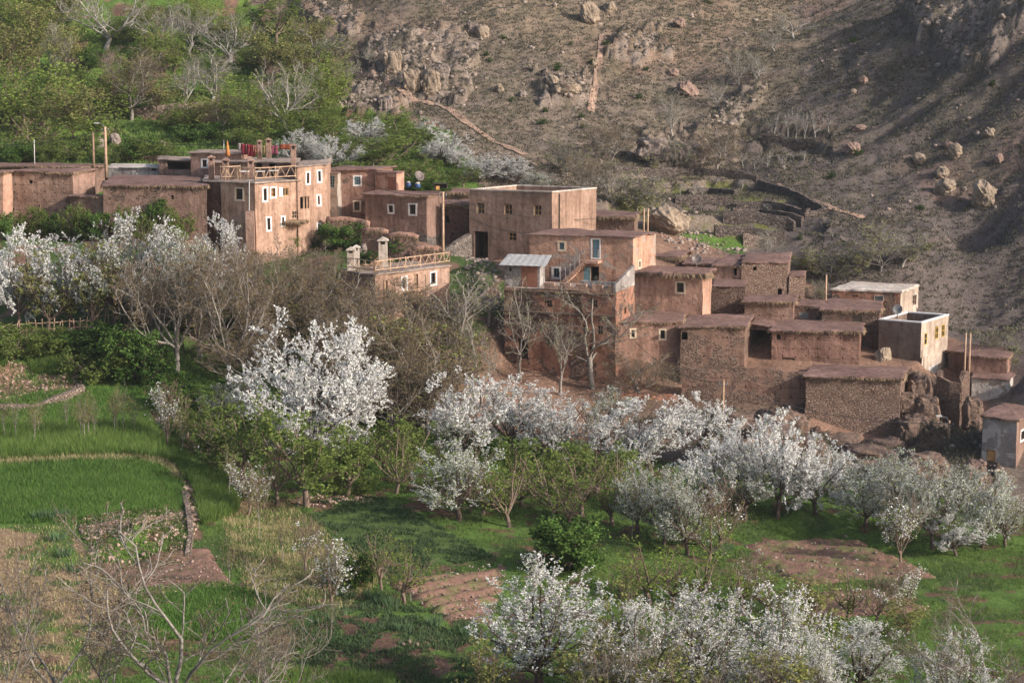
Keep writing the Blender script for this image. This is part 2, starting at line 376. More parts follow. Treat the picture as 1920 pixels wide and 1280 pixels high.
def drape_poly(name, poly, mat, lift=.05, step=.3, ridge=None, kind='structure', wob=0.06, attrs=None):
    """a sheet laid on the land inside an outline given in photo pixels"""
    w = [G(a, b) for a, b in poly]; wp = [(p.x, p.y) for p in w]
    x0, x1 = min(p[0] for p in wp), max(p[0] for p in wp); y0, y1 = min(p[1] for p in wp), max(p[1] for p in wp)
    gx = np.arange(x0 - .5, x1 + .5, step); gy = np.arange(y0 - .5, y1 + .5, step); A, B = np.meshgrid(gx, gy, indexing='ij')
    ins = inpoly(A + wob * vnoise(A / .8, B / .8, 3) * 2, B + wob * vnoise(A / .8, B / .8, 4) * 2, wp); Z = H(A.ravel(), B.ravel()).reshape(A.shape) + lift
    if ridge:
        per, ang, amp = ridge; q = (A * math.cos(ang) + B * math.sin(ang)) / per + .25 * vnoise(A / 2, B / 2, 9)
        Z = Z + amp * (np.abs((q % 1) - .5) * 2 - .5) * .8 + .12 * vnoise(A * 2.5, B * 2.5, 2) + .06 * vnoise(A * 6, B * 6, 7)
    ii = -np.ones(A.shape, int); ii[ins] = np.arange(ins.sum())
    E = ins.astype(float); er = ins.copy()
    for _ in range(4):
        n_ = er.copy(); n_[1:] &= er[:-1]; n_[:-1] &= er[1:]; n_[:, 1:] &= er[:, :-1]; n_[:, :-1] &= er[:, 1:]; er = n_; E += er
    Z0 = H(A.ravel(), B.ravel()).reshape(A.shape); Z = Z0 - .06 + (Z - Z0 + .06) * np.clip((E - 1) / 3, 0, 1)
    q = np.stack([ii[:-1, :-1], ii[1:, :-1], ii[1:, 1:], ii[:-1, 1:]], -1).reshape(-1, 4); q = q[(q >= 0).all(1)]
    me = mesh_np(name, np.stack([A[ins], B[ins], Z[ins]], 1), q, [mat], smooth=True)
    o = link(name, me); tag(o, kind=kind); return o, wp
def m_soil(name, col, s=3.0, grass=.0):
    t = NT(name); n1 = t.noise(s, 6, .7); n2 = t.noise(s * .35, 3)
    c = t.ramp(n1, [(.3, tuple(col * .6)), (.5, tuple(col)), (.72, tuple(np.minimum(col * 1.45, 1)))])
    if grass: c = t.mix(t.ramp(n2, [(.5, (0, 0, 0)), (.62, (grass, grass, grass))]), c, tuple(GRASS))
    return t.done(c, .95, t.bump(t.noise(s * 5, 4, .7), .8, .06), .1)
M_SOIL = m_soil('tilled_soil', SOIL, 3, .5); M_TRAIL = m_soil('trodden_earth', np.array((.30, .20, .15)), 2)
M_SOIL2 = m_soil('raked_soil', SOIL * 1.05, 4)
def ribbon(name, pts, width, mat, lift=.06, dens=6):
    """a strip laid over the land along photo points"""
    w = [G(a, b) for a, b in pts]; out = []
    for a, b in zip(w[:-1], w[1:]):
        n = max(2, int((b - a).length / .5))
        for k in range(n): out.append(a.lerp(b, k / n))
    out.append(w[-1]); vs = []; A = np.array([(p.x, p.y) for p in out])
    for _ in range(2): A[1:-1] = (A[:-2] + A[1:-1] * 2 + A[2:]) / 4
    T = np.gradient(A, axis=0); T /= np.linalg.norm(T, axis=1)[:, None] + 1e-9; N = np.stack([-T[:, 1], T[:, 0]], 1)
    ww = width * (1 + .5 * vnoise(np.arange(len(A)) / 3., np.zeros(len(A)), 4)); L = []
    for s_ in (-1, -.5, 0, .5, 1):
        q = A + N * (ww * s_ / 2)[:, None]; L.append(q)
    L = np.stack(L, 1).reshape(-1, 2); z = H(L[:, 0], L[:, 1]) + lift
    i = np.arange(len(A) * 5).reshape(-1, 5); f = np.stack([i[:-1, :-1], i[:-1, 1:], i[1:, 1:], i[1:, :-1]], -1).reshape(-1, 4)
    o = link(name, mesh_np(name, np.column_stack([L, z]), f, [mat], smooth=True)); tag(o, kind='structure'); return o
ribbon('path', [(694,120),(700,145),(730,165),(765,183),(800,192),(835,203),(870,228),(905,252),(950,276),(985,292)], .9, M_TRAIL, .12)
ribbon('path', [(1456,350),(1500,368),(1560,392),(1620,410)], .8, M_TRAIL, .12)
ribbon('path', [(1128,65),(1125,110),(1118,160),(1108,210)], .7, M_TRAIL, .1)
plots = [('plowed_field', [(1385,1018),(1480,1010),(1600,1006),(1690,1045),(1770,1085),(1600,1090),(1500,1100),(1420,1060)], M_SOIL, (1.5, 1.25, .45)),
         ('plowed_field', [(1530,1108),(1640,1100),(1700,1120),(1755,1145),(1640,1155),(1540,1165),(1500,1140)], M_SOIL2, (.9, 1.2, .12)),
         ('plowed_field', [(715,1090),(800,1080),(900,1068),(955,1060),(950,1090),(930,1175),(830,1165)], M_SOIL, (1.5, 2.2, .5)),
         ('plowed_field', [(168,1048),(300,1026),(400,1024),(452,1100),(350,1114),(236,1122)], M_SOIL2, (.8, .3, .05))]
for nm, pl, mt, rg in plots: drape_poly(nm, pl, mt, .14, .22, rg)
# ------------------------------------------------------------------ wall materials
def m_adobe(name, col, patch=None, rough_s=1.0, lines=False, stone_below=None, stone_cols=None, pamt=.5, mottled=.0):
    t = NT(name); c0 = np.array(col)
    n1 = t.noise(.45, 6, .6); n2 = t.noise(2.6, 6, .65); n3 = t.noise(11, 5, .7)
    c = t.ramp(n1, [(.3, tuple(c0 * .68)), (.5, tuple(c0)), (.7, tuple(np.minimum(c0 * np.array((1.26, 1.30, 1.34)), 1)))])
    c = t.mix(.75, c, t.ramp(n2, [(.3, (.68, .64, .62)), (.5, (1, 1, 1)), (.7, (1.2, 1.18, 1.16))]), 'MULTIPLY')
    c = t.mix(.6, c, t.ramp(n3, [(.3, (.7, .68, .66)), (.65, (1.15, 1.15, 1.15))]), 'MULTIPLY')
    # rain streaks running down
    mp = t.n('ShaderNodeMapping'); mp.inputs['Scale'].default_value = (1.6, 1.6, .16); t.l(t.coord(), mp.inputs[0])
    st = t.noise(1.4, 4, .6, mp.outputs[0]); c = t.mix(.8, c, t.ramp(st, [(.36, (.66, .62, .60)), (.5, (1.0, 1.0, 1.0)), (.7, (1.10, 1.08, 1.05))]), 'MULTIPLY')
    b = t.bump(n1, .5 * rough_s, .4); b = t.bump(n2, .65 * rough_s, .16, b); b = t.bump(n3, .6 * rough_s, .04, b)
    if patch is not None:
        m = t.ramp(t.noise(.7, 5, .5, dist=.6), [(.585 - .1 * pamt, (0, 0, 0)), (.6 - .1 * pamt, (1, 1, 1))]); c = t.mix(m, c, tuple(patch))
    if lines:
        sx = t.n('ShaderNodeSeparateXYZ'); t.l(t.coord(), sx.inputs[0]); cx = t.n('ShaderNodeCombineXYZ')
        t.l(t.math('ADD', sx.outputs[0], t.math('MULTIPLY', sx.outputs[1], .6)), cx.inputs[0]); t.l(t.math('ADD', sx.outputs[2], t.math('MULTIPLY', t.noise(.6, 2), .25)), cx.inputs[1])
        br = t.n('ShaderNodeTexBrick'); t.l(cx.outputs[0], br.inputs[0]); br.inputs['Scale'].default_value = 1
        br.inputs['Brick Width'].default_value = 2.3; br.inputs['Row Height'].default_value = .78; br.inputs['Mortar Size'].default_value = .022
        br.inputs['Color1'].default_value = (1, 1, 1, 1); br.inputs['Color2'].default_value = (.86, .85, .84, 1); br.inputs['Mortar'].default_value = (.42, .40, .38, 1)
        br.offset = .37
        c = t.mix(.8, c, br.outputs[0], 'MULTIPLY')
        # put-log holes
        w = t.n('ShaderNodeTexVoronoi'); mp2 = t.n('ShaderNodeMapping'); mp2.inputs['Scale'].default_value = (1.15, 1.28, 1); t.l(cx.outputs[0], mp2.inputs[0]); w.voronoi_dimensions = '2D'
        w.inputs['Scale'].default_value = 1; w.inputs['Randomness'].default_value = .25; t.l(mp2.outputs[0], w.inputs[0])
        hm = t.ramp(w.outputs['Distance'], [(.06, (1, 1, 1)), (.085, (0, 0, 0))]); c = t.mix(hm, c, tuple(c0 * .12))
        b = t.bump(t.math('SUBTRACT', 1, hm), .8, .1, b)
    if stone_below is not None or mottled:
        sc_, sb = _stone_nodes(t, stone_cols or STONE_RED, 3.1)
        if stone_below is not None:
            sx2 = t.n('ShaderNodeSeparateXYZ'); t.l(t.coord(), sx2.inputs[0])
            h = t.math('ADD', sx2.outputs[2], t.math('MULTIPLY', t.math('SUBTRACT', t.noise(.5, 4), .5), 3.2))
            m = t.ramp(t.math('MULTIPLY', t.math('SUBTRACT', stone_below + .5, h), 1.0), [(.45, (0, 0, 0)), (.6, (1, 1, 1))])
        if mottled:
            m2 = t.ramp(t.noise(.45, 4, .6, dist=.4), [(.62 - mottled * .25, (0, 0, 0)), (.66 - mottled * .25, (1, 1, 1))])
            m = m2 if stone_below is None else t.mix(1.0, m, m2, 'LIGHTEN')
        c = t.mix(m, c, sc_); mxn = t.n('ShaderNodeMix', data_type='VECTOR'); t.l(m, mxn.inputs[0]); t.l(b, mxn.inputs[4]); t.l(sb, mxn.inputs[5]); b = mxn.outputs[1]
    return t.done(c, .95, b, .1)
STONE_RED = [(.12, .075, .06), (.20, .13, .10), (.27, .18, .14), (.16, .11, .09), (.32, .235, .185)]
STONE_GREY = [(.10, .085, .075), (.22, .18, .155), (.30, .25, .215), (.16, .14, .125), (.38, .33, .28)]
STONE_PINK = [(.26, .165, .12), (.36, .235, .175), (.43, .30, .23), (.31, .20, .15), (.47, .34, .27)]
STONE_PALE = [(.20, .13, .10), (.26, .172, .132), (.32, .22, .172), (.225, .15, .12), (.35, .255, .20)]
def _stone_nodes(t, cols, scale=3.1):
    scale *= 1.55
    mp = t.n('ShaderNodeMapping'); mp.inputs['Scale'].default_value = (1, 1, 1.6); t.l(t.coord(), mp.inputs[0])
    nz = t.n('ShaderNodeTexNoise'); nz.inputs['Scale'].default_value = 1.6; t.l(mp.outputs[0], nz.inputs['Vector'])
    ad = t.n('ShaderNodeMix', data_type='RGBA', blend_type='LINEAR_LIGHT'); ad.inputs['Factor'].default_value = .12; t.l(mp.outputs[0], ad.inputs['A']); t.l(nz.outputs['Color'], ad.inputs['B'])
    v = t.n('ShaderNodeTexVoronoi'); v.inputs['Scale'].default_value = scale; t.l(ad.outputs['Result'], v.inputs['Vector'])
    e = t.n('ShaderNodeTexVoronoi', feature='DISTANCE_TO_EDGE'); e.inputs['Scale'].default_value = scale; t.l(ad.outputs['Result'], e.inputs['Vector'])
    sp = t.n('ShaderNodeSeparateColor'); t.l(v.outputs['Color'], sp.inputs[0])
    c = t.ramp(sp.outputs[0], [(i / 4, cc) for i, cc in enumerate(cols)])
    c = t.mix(.5, c, t.ramp(t.noise(9, 4, .7), [(.3, (.65, .65, .65)), (.7, (1.25, 1.25, 1.25))]), 'MULTIPLY')
    mort = tuple(x * .74 for x in cols[1])
    em = t.ramp(e.outputs['Distance'], [(.02, (0, 0, 0)), (.10, (1, 1, 1))])
    c = t.mix(em, mort, c)
    return c, t.bump(t.math('ADD', t.ramp(e.outputs['Distance'], [(0, (0, 0, 0)), (.18, (1, 1, 1))]), t.math('MULTIPLY', sp.outputs[1], .5)), .9, .12)
def m_stone(name, cols, scale=3.1):
    t = NT(name); c, b = _stone_nodes(t, cols, scale); return t.done(c, .95, b, .1)
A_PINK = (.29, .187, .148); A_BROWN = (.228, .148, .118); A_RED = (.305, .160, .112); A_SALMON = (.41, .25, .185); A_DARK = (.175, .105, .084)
MA = dict(
    pink=m_adobe('adobe_pink', A_PINK), pinkst=m_adobe('adobe_pink_stone_foot', (.37, .24, .18), stone_below=1.4, stone_cols=STONE_PINK),
    brown=m_adobe('adobe_brown', A_BROWN, stone_below=.9, stone_cols=STONE_GREY), brownm=m_adobe('adobe_brown_mottled', A_BROWN, mottled=.45, stone_cols=STONE_RED),
    smooth=m_adobe('adobe_render', (.285, .19, .145), rough_s=.7), rammed=m_adobe('rammed_earth', (.24, .14, .11), lines=True),
    rammedp=m_adobe('rammed_earth_pale', (.30, .195, .15), lines=True), rammedst=m_adobe('rammed_earth_stone_foot', (.25, .16, .125), lines=True, stone_below=1.6, stone_cols=STONE_GREY),
    terra=m_adobe('adobe_terracotta', (.42, .25, .178), patch=(.33, .26, .215), pamt=.2), salmon=m_adobe('adobe_salmon', A_SALMON, rough_s=1.2),
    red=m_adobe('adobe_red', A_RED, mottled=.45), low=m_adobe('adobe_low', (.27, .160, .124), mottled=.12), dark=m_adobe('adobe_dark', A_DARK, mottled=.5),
    stone=m_stone('rubble_red', STONE_RED, 3.0), stoneg=m_stone('rubble_grey', STONE_GREY, 3.0), stonep=m_stone('rubble_pale', STONE_PALE, 2.8),
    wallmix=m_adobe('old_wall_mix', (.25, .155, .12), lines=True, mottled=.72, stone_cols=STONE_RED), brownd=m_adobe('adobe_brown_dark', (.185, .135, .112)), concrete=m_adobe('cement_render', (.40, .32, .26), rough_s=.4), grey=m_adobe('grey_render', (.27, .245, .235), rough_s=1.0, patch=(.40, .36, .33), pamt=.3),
    whitew=m_adobe('whitewash', (.46, .42, .39), rough_s=1.3, patch=(.3, .24, .2), pamt=.1), pale=m_adobe('pale_render', (.42, .36, .31), rough_s=.6))
M_ROOF = m_adobe('mud_roof', (.20, .125, .105), rough_s=.9); M_ROOFG = m_adobe('grey_mud_roof', (.30, .235, .20), rough_s=.7)
M_CEM = m_adobe('cement', (.50, .44, .39), rough_s=.4); M_WHITE = plain('white_plaster', (.64, .61, .58), .9, .12, 3); M_CREAM = plain('cream_plaster', (.58, .46, .34), .9, .15, 3)
M_WOOD = plain('new_wood', (.50, .27, .10), .6, .3, 5); M_WOODG = plain('weathered_wood', (.30, .20, .13), .85, .35, 5); M_POLE = plain('pole_wood', (.42, .28, .19), .85, .3, 3)
M_BLUE = plain('blue_paint', (.16, .27, .31), .55, .2, 3); M_GREYD = plain('grey_door', (.20, .21, .21), .7, .25, 4); M_DARKF = plain('dark_frame', (.06, .045, .035), .7, .2, 4)
M_YEL = plain('yellow_paint', (.42, .28, .07), .5, .15, 4); M_REDWOOD = plain('red_wood', (.26, .11, .07), .6, .2, 4); M_TIN = plain('tin_sheet', (.45, .43, .41), .5, .35, 3, .2)
M_METAL = plain('metal_pipe', (.35, .35, .36), .4, .15, 5, .8)
def _glass():
    t = NT('window_glass'); return t.done(t.ramp(t.noise(3, 3), [(.3, (.012, .012, .014)), (.7, (.05, .045, .045))]), .12, None, .5)
M_GLASS = _glass(); M_INSIDE = plain('unlit_inside', (.10, .07, .055), .95, .2, 2)
M_STRAW = leafy('straw_fringe', (.085, .055, .035), (.20, .14, .09), (.30, .225, .15), .1, 2.0)

def wobble(v, s, amp=.07):
    v = np.asarray(v, float); x, y, z = v[:, 0], v[:, 1], v[:, 2]
    d = np.stack([fbm(y / 1.9 + z / 2.3, z / 1.7 + x / 2.6, s, 3), fbm(x / 2.0 + z / 2.6, z / 1.9 - y / 2.2, s + 9, 3), .55 * fbm(x / 2.4, y / 2.4 + z / 5, s + 17, 2)], 1)
    return v + d * amp
def put(name, mb, mats, root, seed, amp=.07, smooth=False):
    """links a builder's polygons under the thing, in its own frame, with the hand-made wobble of mud walls"""
    if not mb.v: return None
    loc = root.location; v = wobble(np.array(mb.v), seed, amp) - np.array(loc)
    mb.v = [tuple(a) for a in v]; return mb.build(name, mats, root, smooth)
def face_st(A, B, px, py):
    """(s, z) where a photo ray meets the upright plane through A and B"""
    r = ray(px, py); d = Vector((B[0] - A[0], B[1] - A[1])); L = d.length; d /= L; n = Vector((d.y, -d.x))
    k = (n.x * A[0] + n.y * A[1]) / (n.x * r.x + n.y * r.y); p = r * k
    return (p.x - A[0]) * d.x + (p.y - A[1]) * d.y, p.z
def wall_face(mb, A, B, zb, zt, ops=(), m=0, cell=.55):
    """upright face from A to B (left to right seen from outside), with real openings; returns the opening frames"""
    A = Vector(A[:2]); B = Vector(B[:2]); L = (B - A).length; d = (B - A) / L; n = Vector((d.y, -d.x))
    ss = set(np.round(np.linspace(0, L, max(2, int(L / cell) + 1)), 4)); zs = set(np.round(np.linspace(zb, zt, max(2, int((zt - zb) / cell) + 1)), 4)); rs = []
    for o in ops:
        (s0, z0, s1, z1) = o['r']; s0, s1 = max(.06, s0), min(L - .06, s1); z0, z1 = max(zb + .02, z0), min(zt - .05, z1)
        if s1 - s0 < .05 or z1 - z0 < .05: continue
        ss = {q for q in ss if min(abs(q - s0), abs(q - s1)) > .12} | {s0, s1, 0.0, L}; zs = {q for q in zs if min(abs(q - z0), abs(q - z1)) > .12} | {z0, z1, zb, zt}
        rs.append((s0, z0, s1, z1, o))
    ss = sorted(ss); zs = sorted(zs)
    def W(s, z, k=0): return (A.x + d.x * s - n.x * k, A.y + d.y * s - n.y * k, z)
    b = len(mb.v)
    for z in zs:
        for s in ss: mb.v.append(W(s, z))
    ns = len(ss)
    for j in range(len(zs) - 1):
        for i in range(ns - 1):
            cs, cz = (ss[i] + ss[i + 1]) / 2, (zs[j] + zs[j + 1]) / 2
            if any(r[0] < cs < r[2] and r[1] < cz < r[3] for r in rs): continue
            mb.f.append((b + j * ns + i, b + j * ns + i + 1, b + (j + 1) * ns + i + 1, b + (j + 1) * ns + i)); mb.m.append(m)
    for s0, z0, s1, z1, o in rs:
        k = o.get('deep', .22); q = [(s0, z0), (s1, z0), (s1, z1), (s0, z1)]
        f = [W(s, z) for s, z in q]; g = [W(s, z, k) for s, z in q]
        mb.add(f + g, [(0, 1, 5, 4), (1, 2, 6, 5), (2, 3, 7, 6), (3, 0, 4, 7)], o.get('rm', m))
        if o.get('room'):                                    # a real dark room behind the opening
            h = [W(s, z, k + o['room']) for s, z in q]; mb.add(g + h, [(0, 1, 5, 4), (1, 2, 6, 5), (2, 3, 7, 6), (3, 0, 4, 7), (4, 5, 6, 7)], o.get('im', 1))
    return [(W, r) for r in rs]
def bar(mb, W, s0, z0, s1, z1, k0, k1, m=0):
    v = [W(s0, z0, k0), W(s1, z0, k0), W(s1, z1, k0), W(s0, z1, k0), W(s0, z0, k1), W(s1, z0, k1), W(s1, z1, k1), W(s0, z1, k1)]
    mb.add(v, [(0, 1, 2, 3), (4, 7, 6, 5), (0, 4, 5, 1), (1, 5, 6, 2), (2, 6, 7, 3), (3, 7, 4, 0)], m)
def fit_opening(root, seed, W, r, amp):
    s0, z0, s1, z1, o = r; k = o.get('deep', .22); kind = o['k']; w = s1 - s0; h = z1 - z0
    if kind == 'hole': return
    fr = o.get('f', M_WOODG)
    if kind == 'window':
        f = MB(); fw = min(.07, w * .12)
        if w > .25:
            for a in ((s0, z0, s1, z0 + fw), (s0, z1 - fw, s1, z1), (s0, z0 + fw, s0 + fw, z1 - fw), (s1 - fw, z0 + fw, s1, z1 - fw)): bar(f, W, *a, k - .07, k - .01)
            nx, ny = o.get('n', (2, 3))
            for i in range(1, nx): q = s0 + w * i / nx; bar(f, W, q - .028, z0 + fw, q + .028, z1 - fw, k - .065, k - .015)
            for i in range(1, ny): q = z0 + h * i / ny; bar(f, W, s0 + fw, q - .022, s1 - fw, q + .022, k - .060, k - .02)
        else: bar(f, W, s0, z0, s0 + .04, z1, k - .06, k - .01)
        win = put('window', f, fr, root, seed, amp)
        p = MB(); p.add([W(s0, z0, k + .001), W(s1, z0, k + .001), W(s1, z1, k + .001), W(s0, z1, k + .001)], [(0, 1, 2, 3)])
        g = put('pane', p, M_GLASS, root, seed, amp); g.parent = win
    elif kind == 'door':
        f = MB(); n = 3
        for i in range(n): bar(f, W, s0 + w * i / n + .008, z0, s0 + w * (i + 1) / n - .008, z1, k - .05, k + .02)
        for q in (.2, .8): bar(f, W, s0 + .03, z0 + h * q - .05, s1 - .03, z0 + h * q + .05, k - .075, k - .045)
        win = put('door', f, fr, root, seed, amp)
    else: return
    if o.get('sur'):
        sm, b_ = o['sur'], o.get('sw', .16); t_ = MB(); e = -.03; bl = b_ * random.uniform(.85, 1.1)
        for a in ((s0 - bl, z0 - b_, s1 + b_, z0 - .001), (s0 - bl, z1 + .001, s1 + b_, z1 + b_ * .8), (s0 - bl, z0, s0 - .001, z1), (s1 + .001, z0, s1 + b_, z1)): bar(t_, W, *a, e, .02)
        q = put('surround', t_, sm, root, seed, amp); q.parent = win
def slab_roof(mb, poly, z, over, th, seed, rag=.17, sag=.16, step=.4, m=0):
    """mud roof: ragged overhanging edge, slightly domed top; returns its rim"""
    c = Vector((sum(p[0] for p in poly) / len(poly), sum(p[1] for p in poly) / len(poly))); rim = []
    P_ = [Vector(p[:2]) for p in poly]; n = len(P_)
    ex = []
    for i in range(n):
        a, b_, d_ = P_[i - 1], P_[i], P_[(i + 1) % n]; n1 = (b_ - a).normalized(); n2 = (d_ - b_).normalized()
        o = Vector((n1.y, -n1.x)) + Vector((n2.y, -n2.x)); o = o / max(o.length_squared / 2, .3); ex.append(b_ + o * over)
    for i in range(n):
        a, b_ = ex[i], ex[(i + 1) % n]; k = max(1, int((b_ - a).length / step))
        for j in range(k): rim.append(a.lerp(b_, j / k))
    out = []
    for i, p in enumerate(rim):
        r_ = float(vnoise(p.x * 1.3, p.y * 1.3, seed)) * 2 * rag; d_ = (p - c).normalized(); out.append(p + d_ * r_)
    zz = [z + sag * .8 * float(fbm(p.x / 2.5, p.y / 2.5, seed + 3, 3)) for p in out]; N = len(out); b = len(mb.v)
    for p, q in zip(out, zz): mb.v.append((p.x, p.y, q))                       # lower rim
    for p, q in zip(out, zz): mb.v.append((p.x, p.y, q + th * .75))
    for lv, up in ((.96, th), (.6, th + sag * .3), (0.25, th + sag * .4)):
        for p, q in zip(out, zz): r_ = c.lerp(p, lv); mb.v.append((r_.x, r_.y, z + (q - z) * lv + up + .06 * float(vnoise(r_.x, r_.y, seed + 8))))
    mb.v.append((c.x, c.y, z + th + sag * .4))
    for L in range(4):
        for i in range(N): j = (i + 1) % N; mb.f.append((b + L * N + i, b + L * N + j, b + (L + 1) * N + j, b + (L + 1) * N + i)); mb.m.append(m)
    for i in range(N): mb.f.append((b + 4 * N + i, b + 4 * N + (i + 1) % N, b + 5 * N)); mb.m.append(m)
    mb.f.append(tuple(b + i for i in range(N))[::-1]); mb.m.append(m)
    return [Vector((p.x, p.y, q)) for p, q in zip(out, zz)], c
def fringe(rim, c, root, seed, length=.32, dens=26, thick=.16, name='thatch'):
    """brush ends sticking out under the mud of the roof edge"""
    rng = np.random.default_rng(seed); R = np.array(rim); Rn = np.roll(R, -1, 0); L = np.linalg.norm(Rn - R, axis=1); tot = int(L.sum() * dens)
    i = rng.choice(len(R), tot, p=L / L.sum()); t = rng.random(tot)[:, None]; p = R[i] * (1 - t) + Rn[i] * t
    out = p[:, :2] - np.array(c)[None]; out /= np.linalg.norm(out, axis=1)[:, None]; out = np.column_stack([out, np.zeros(tot)])
    p = p + out * rng.uniform(-.05, .06, (tot, 1)); p[:, 2] += rng.uniform(-.02, thick, tot)
    ln = length * rng.uniform(.35, 1.15, (tot, 1)); dr = out * rng.uniform(.1, .9, (tot, 1)) + np.column_stack([rng.normal(0, .25, (tot, 2)), -rng.uniform(.5, 1.1, tot)])
    dr /= np.linalg.norm(dr, axis=1)[:, None]; e = p + dr * ln; w = np.cross(dr, out); w /= np.linalg.norm(w, axis=1)[:, None] + 1e-6; w = w * rng.uniform(.02, .05, (tot, 1))
    v = np.stack([p - w, p + w, e], 1).reshape(-1, 3) - np.array(root.location)
    o = link(name, mesh_np(name, v, np.arange(tot * 3).reshape(-1, 3), [M_STRAW]), root); return o
def house(name, label, cat, A, B, C_, top, bot, mat, roof='slab', ops=(), side=(), over=.3, th=.18, fr=0, root=None, seed=None, back=None, amp=.10, rmat=None, par=.7, group=None, wallname='wall', zlift=0, fd=26, capm=None, smat=None):
    seed = seed if seed is not None else abs(int(A[0] * 7 + top * 13)) % 997; over *= .75; th *= .75; fr *= .85
    b = P(B[0], top, B[1]); zt = b.z + zlift; zb = P(B[0], bot, B[1]).z - 1.2
    a = P(A[0], top, A[1]); c = P(C_[0], top, C_[1]); 
    a = Vector((a.x * 1.0, a.y)); b2 = Vector((b.x, b.y)); c = Vector((c.x, c.y)); d = a + (c - b2)
    if back: d = a + (c - b2) * back
    if root is None:
        zg = zb + 1.2; root = thing(name, label, cat, ((a.x + c.x) / 2, (a.y + c.y) / 2, zg), 0, group)
    mb = MB(); fo = []; so = []
    for lst, (p, q), src in ((fo, (a, b2), ops), (so, (b2, c), side)):
        for o in src:
            o = dict(o); x0, y0, x1, y1 = o['px']; s0, z1 = face_st(p, q, x0, y0); s1, z0 = face_st(p, q, x1, y1)
            ym = (y0 + y1) / 2; s0, _ = face_st(p, q, x0, ym); s1, _ = face_st(p, q, x1, ym); _, z1 = face_st(p, q, (x0 + x1) / 2, y0); _, z0 = face_st(p, q, (x0 + x1) / 2, y1)
            o['r'] = (s0, z0, s1, z1); lst.append(o)
    fr_ = wall_face(mb, a, b2, zb, zt, fo) + wall_face(mb, b2, c, zb, zt, so, m=3 if smat else 0); wall_face(mb, c, d, zb, zt, cell=1.6); wall_face(mb, d, a, zb, zt, cell=1.6)
    if roof == 'parapet':
        # inner faces, pale coping, floor below
        poly = [a, b2, c, d]; cc = (a + b2 + c + d) / 4; inn = [p + (cc - p).normalized() * .38 for p in poly]
        for i in range(4): wall_face(mb, inn[(i + 1) % 4], inn[i], zt - par, zt, cell=1.2)
        mb.add([(p.x, p.y, zt - par) for p in inn], [(0, 1, 2, 3)])
    put(wallname, mb, [mat, M_INSIDE, M_CREAM, smat or mat], root, seed, amp)
    for W, r in fr_: fit_opening(root, seed, W, r, amp)
    poly = [a, b2, c, d]
    if roof == 'slab':
        r = MB(); rim, cc = slab_roof(r, poly, zt, over, th, seed); rim = [Vector(q) for q in rim]
        put('roof', r, rmat or M_ROOF, root, seed, amp, smooth=False)
        if fr: fringe([tuple(q) for q in rim], (cc.x, cc.y), root, seed, fr, fd, th * .7)
    elif roof == 'parapet':
        cp = MB(); cc = (a + b2 + c + d) / 4
        o_ = [p + (p - cc).normalized() * .07 for p in poly]; i_ = [p - (p - cc).normalized() * .44 for p in poly]
        for i in range(4):
            j = (i + 1) % 4; v = [(q.x, q.y, z) for z in (zt, zt + .11) for q in (o_[i], o_[j], i_[j], i_[i])]
            cp.add(v, [(0, 3, 2, 1), (4, 5, 6, 7), (0, 1, 5, 4), (1, 2, 6, 5), (2, 3, 7, 6), (3, 0, 4, 7)])
        put('coping', cp, capm or M_CEM, root, seed, amp)
    return root, dict(a=a, b=b2, c=c, d=d, zt=zt, zb=zb, seed=seed)
def O(k, x0, y0, x1, y1, **kw): return dict(k=k, px=(x0, y0, x1, y1), **kw)
WW = dict(sur=M_WHITE, f=M_DARKF)

# ------------------------------------------------------------------ the village, left to right
house('mud_house', 'long flat-roofed mud house at the far west end behind the low rammed one', 'house', (-60,189), (150,187), (196,191), 314, 380, MA['brown'], fr=.4, over=.4)
house('mud_house', 'salmon corner house cut off by the photo edge, brightest wall of the west end', 'house', (-50,175), (4,174.5), (22,176.5), 324, 440, MA['salmon'], fr=.3)
r, q = house('mud_house', 'rammed earth house with one small black square hole, at the west end', 'house', (22,177), (136,176), (178,180), 324, 440, MA['rammedp'], smat=MA['pink'], fr=.3, over=.35,
      ops=[O('hole',55,338,62,345,room=1.5), O('hole',72,384,75,388,room=1), O('hole',138-3,0,1,1)] , back=1)
house('mud_annex', 'low mud annex projecting below the rammed earth house', 'house annex', (132,174.2), (204,173.2), (210,175), 371, 450, MA['brownm'], fr=.25, over=.25)
house('mud_house', 'long low house with rubble wall half in shade, left of the terrace guesthouse', 'house', (193,173), (386,172.2), (395,186), 350, 452, MA['brownm'], fr=.35, over=.3, back=1,
      ops=[O('hole',321,366,326,374,room=1)], rmat=M_ROOF)
house('small_outbuilding', 'grey-roofed cement outbuilding behind the telegraph poles', 'outbuilding', (203,192), (298,190.5), (303,196), 316, 345, MA['grey'], over=.15, th=.12, rmat=M_CEM,
      ops=[O('hole',284,315,294,321,room=1.5)])
r, q = house('open_shed', 'open-fronted shed with dark mouth and pole roof beside white window', 'shed', (298,190), (360,189), (362,194), 301, 345, MA['pink'], over=.2, th=.12, rmat=M_ROOFG,
      ops=[O('hole',313,303,357,318,room=3,deep=.1)])
house('mud_house', 'rough mud hut with eroded top, farthest back left of the village', 'hut', (220,200), (303,199), (306,203), 295, 320, MA['low'], over=.25, fr=.2)
house('mud_house', 'pink house with one white-framed window behind the rooftop railing', 'house', (357,184.5), (452,183), (472,188), 289, 350, MA['pink'], over=.3, rmat=M_ROOFG,
      ops=[O('window',379,300,387,313,n=(2,3),**WW)])
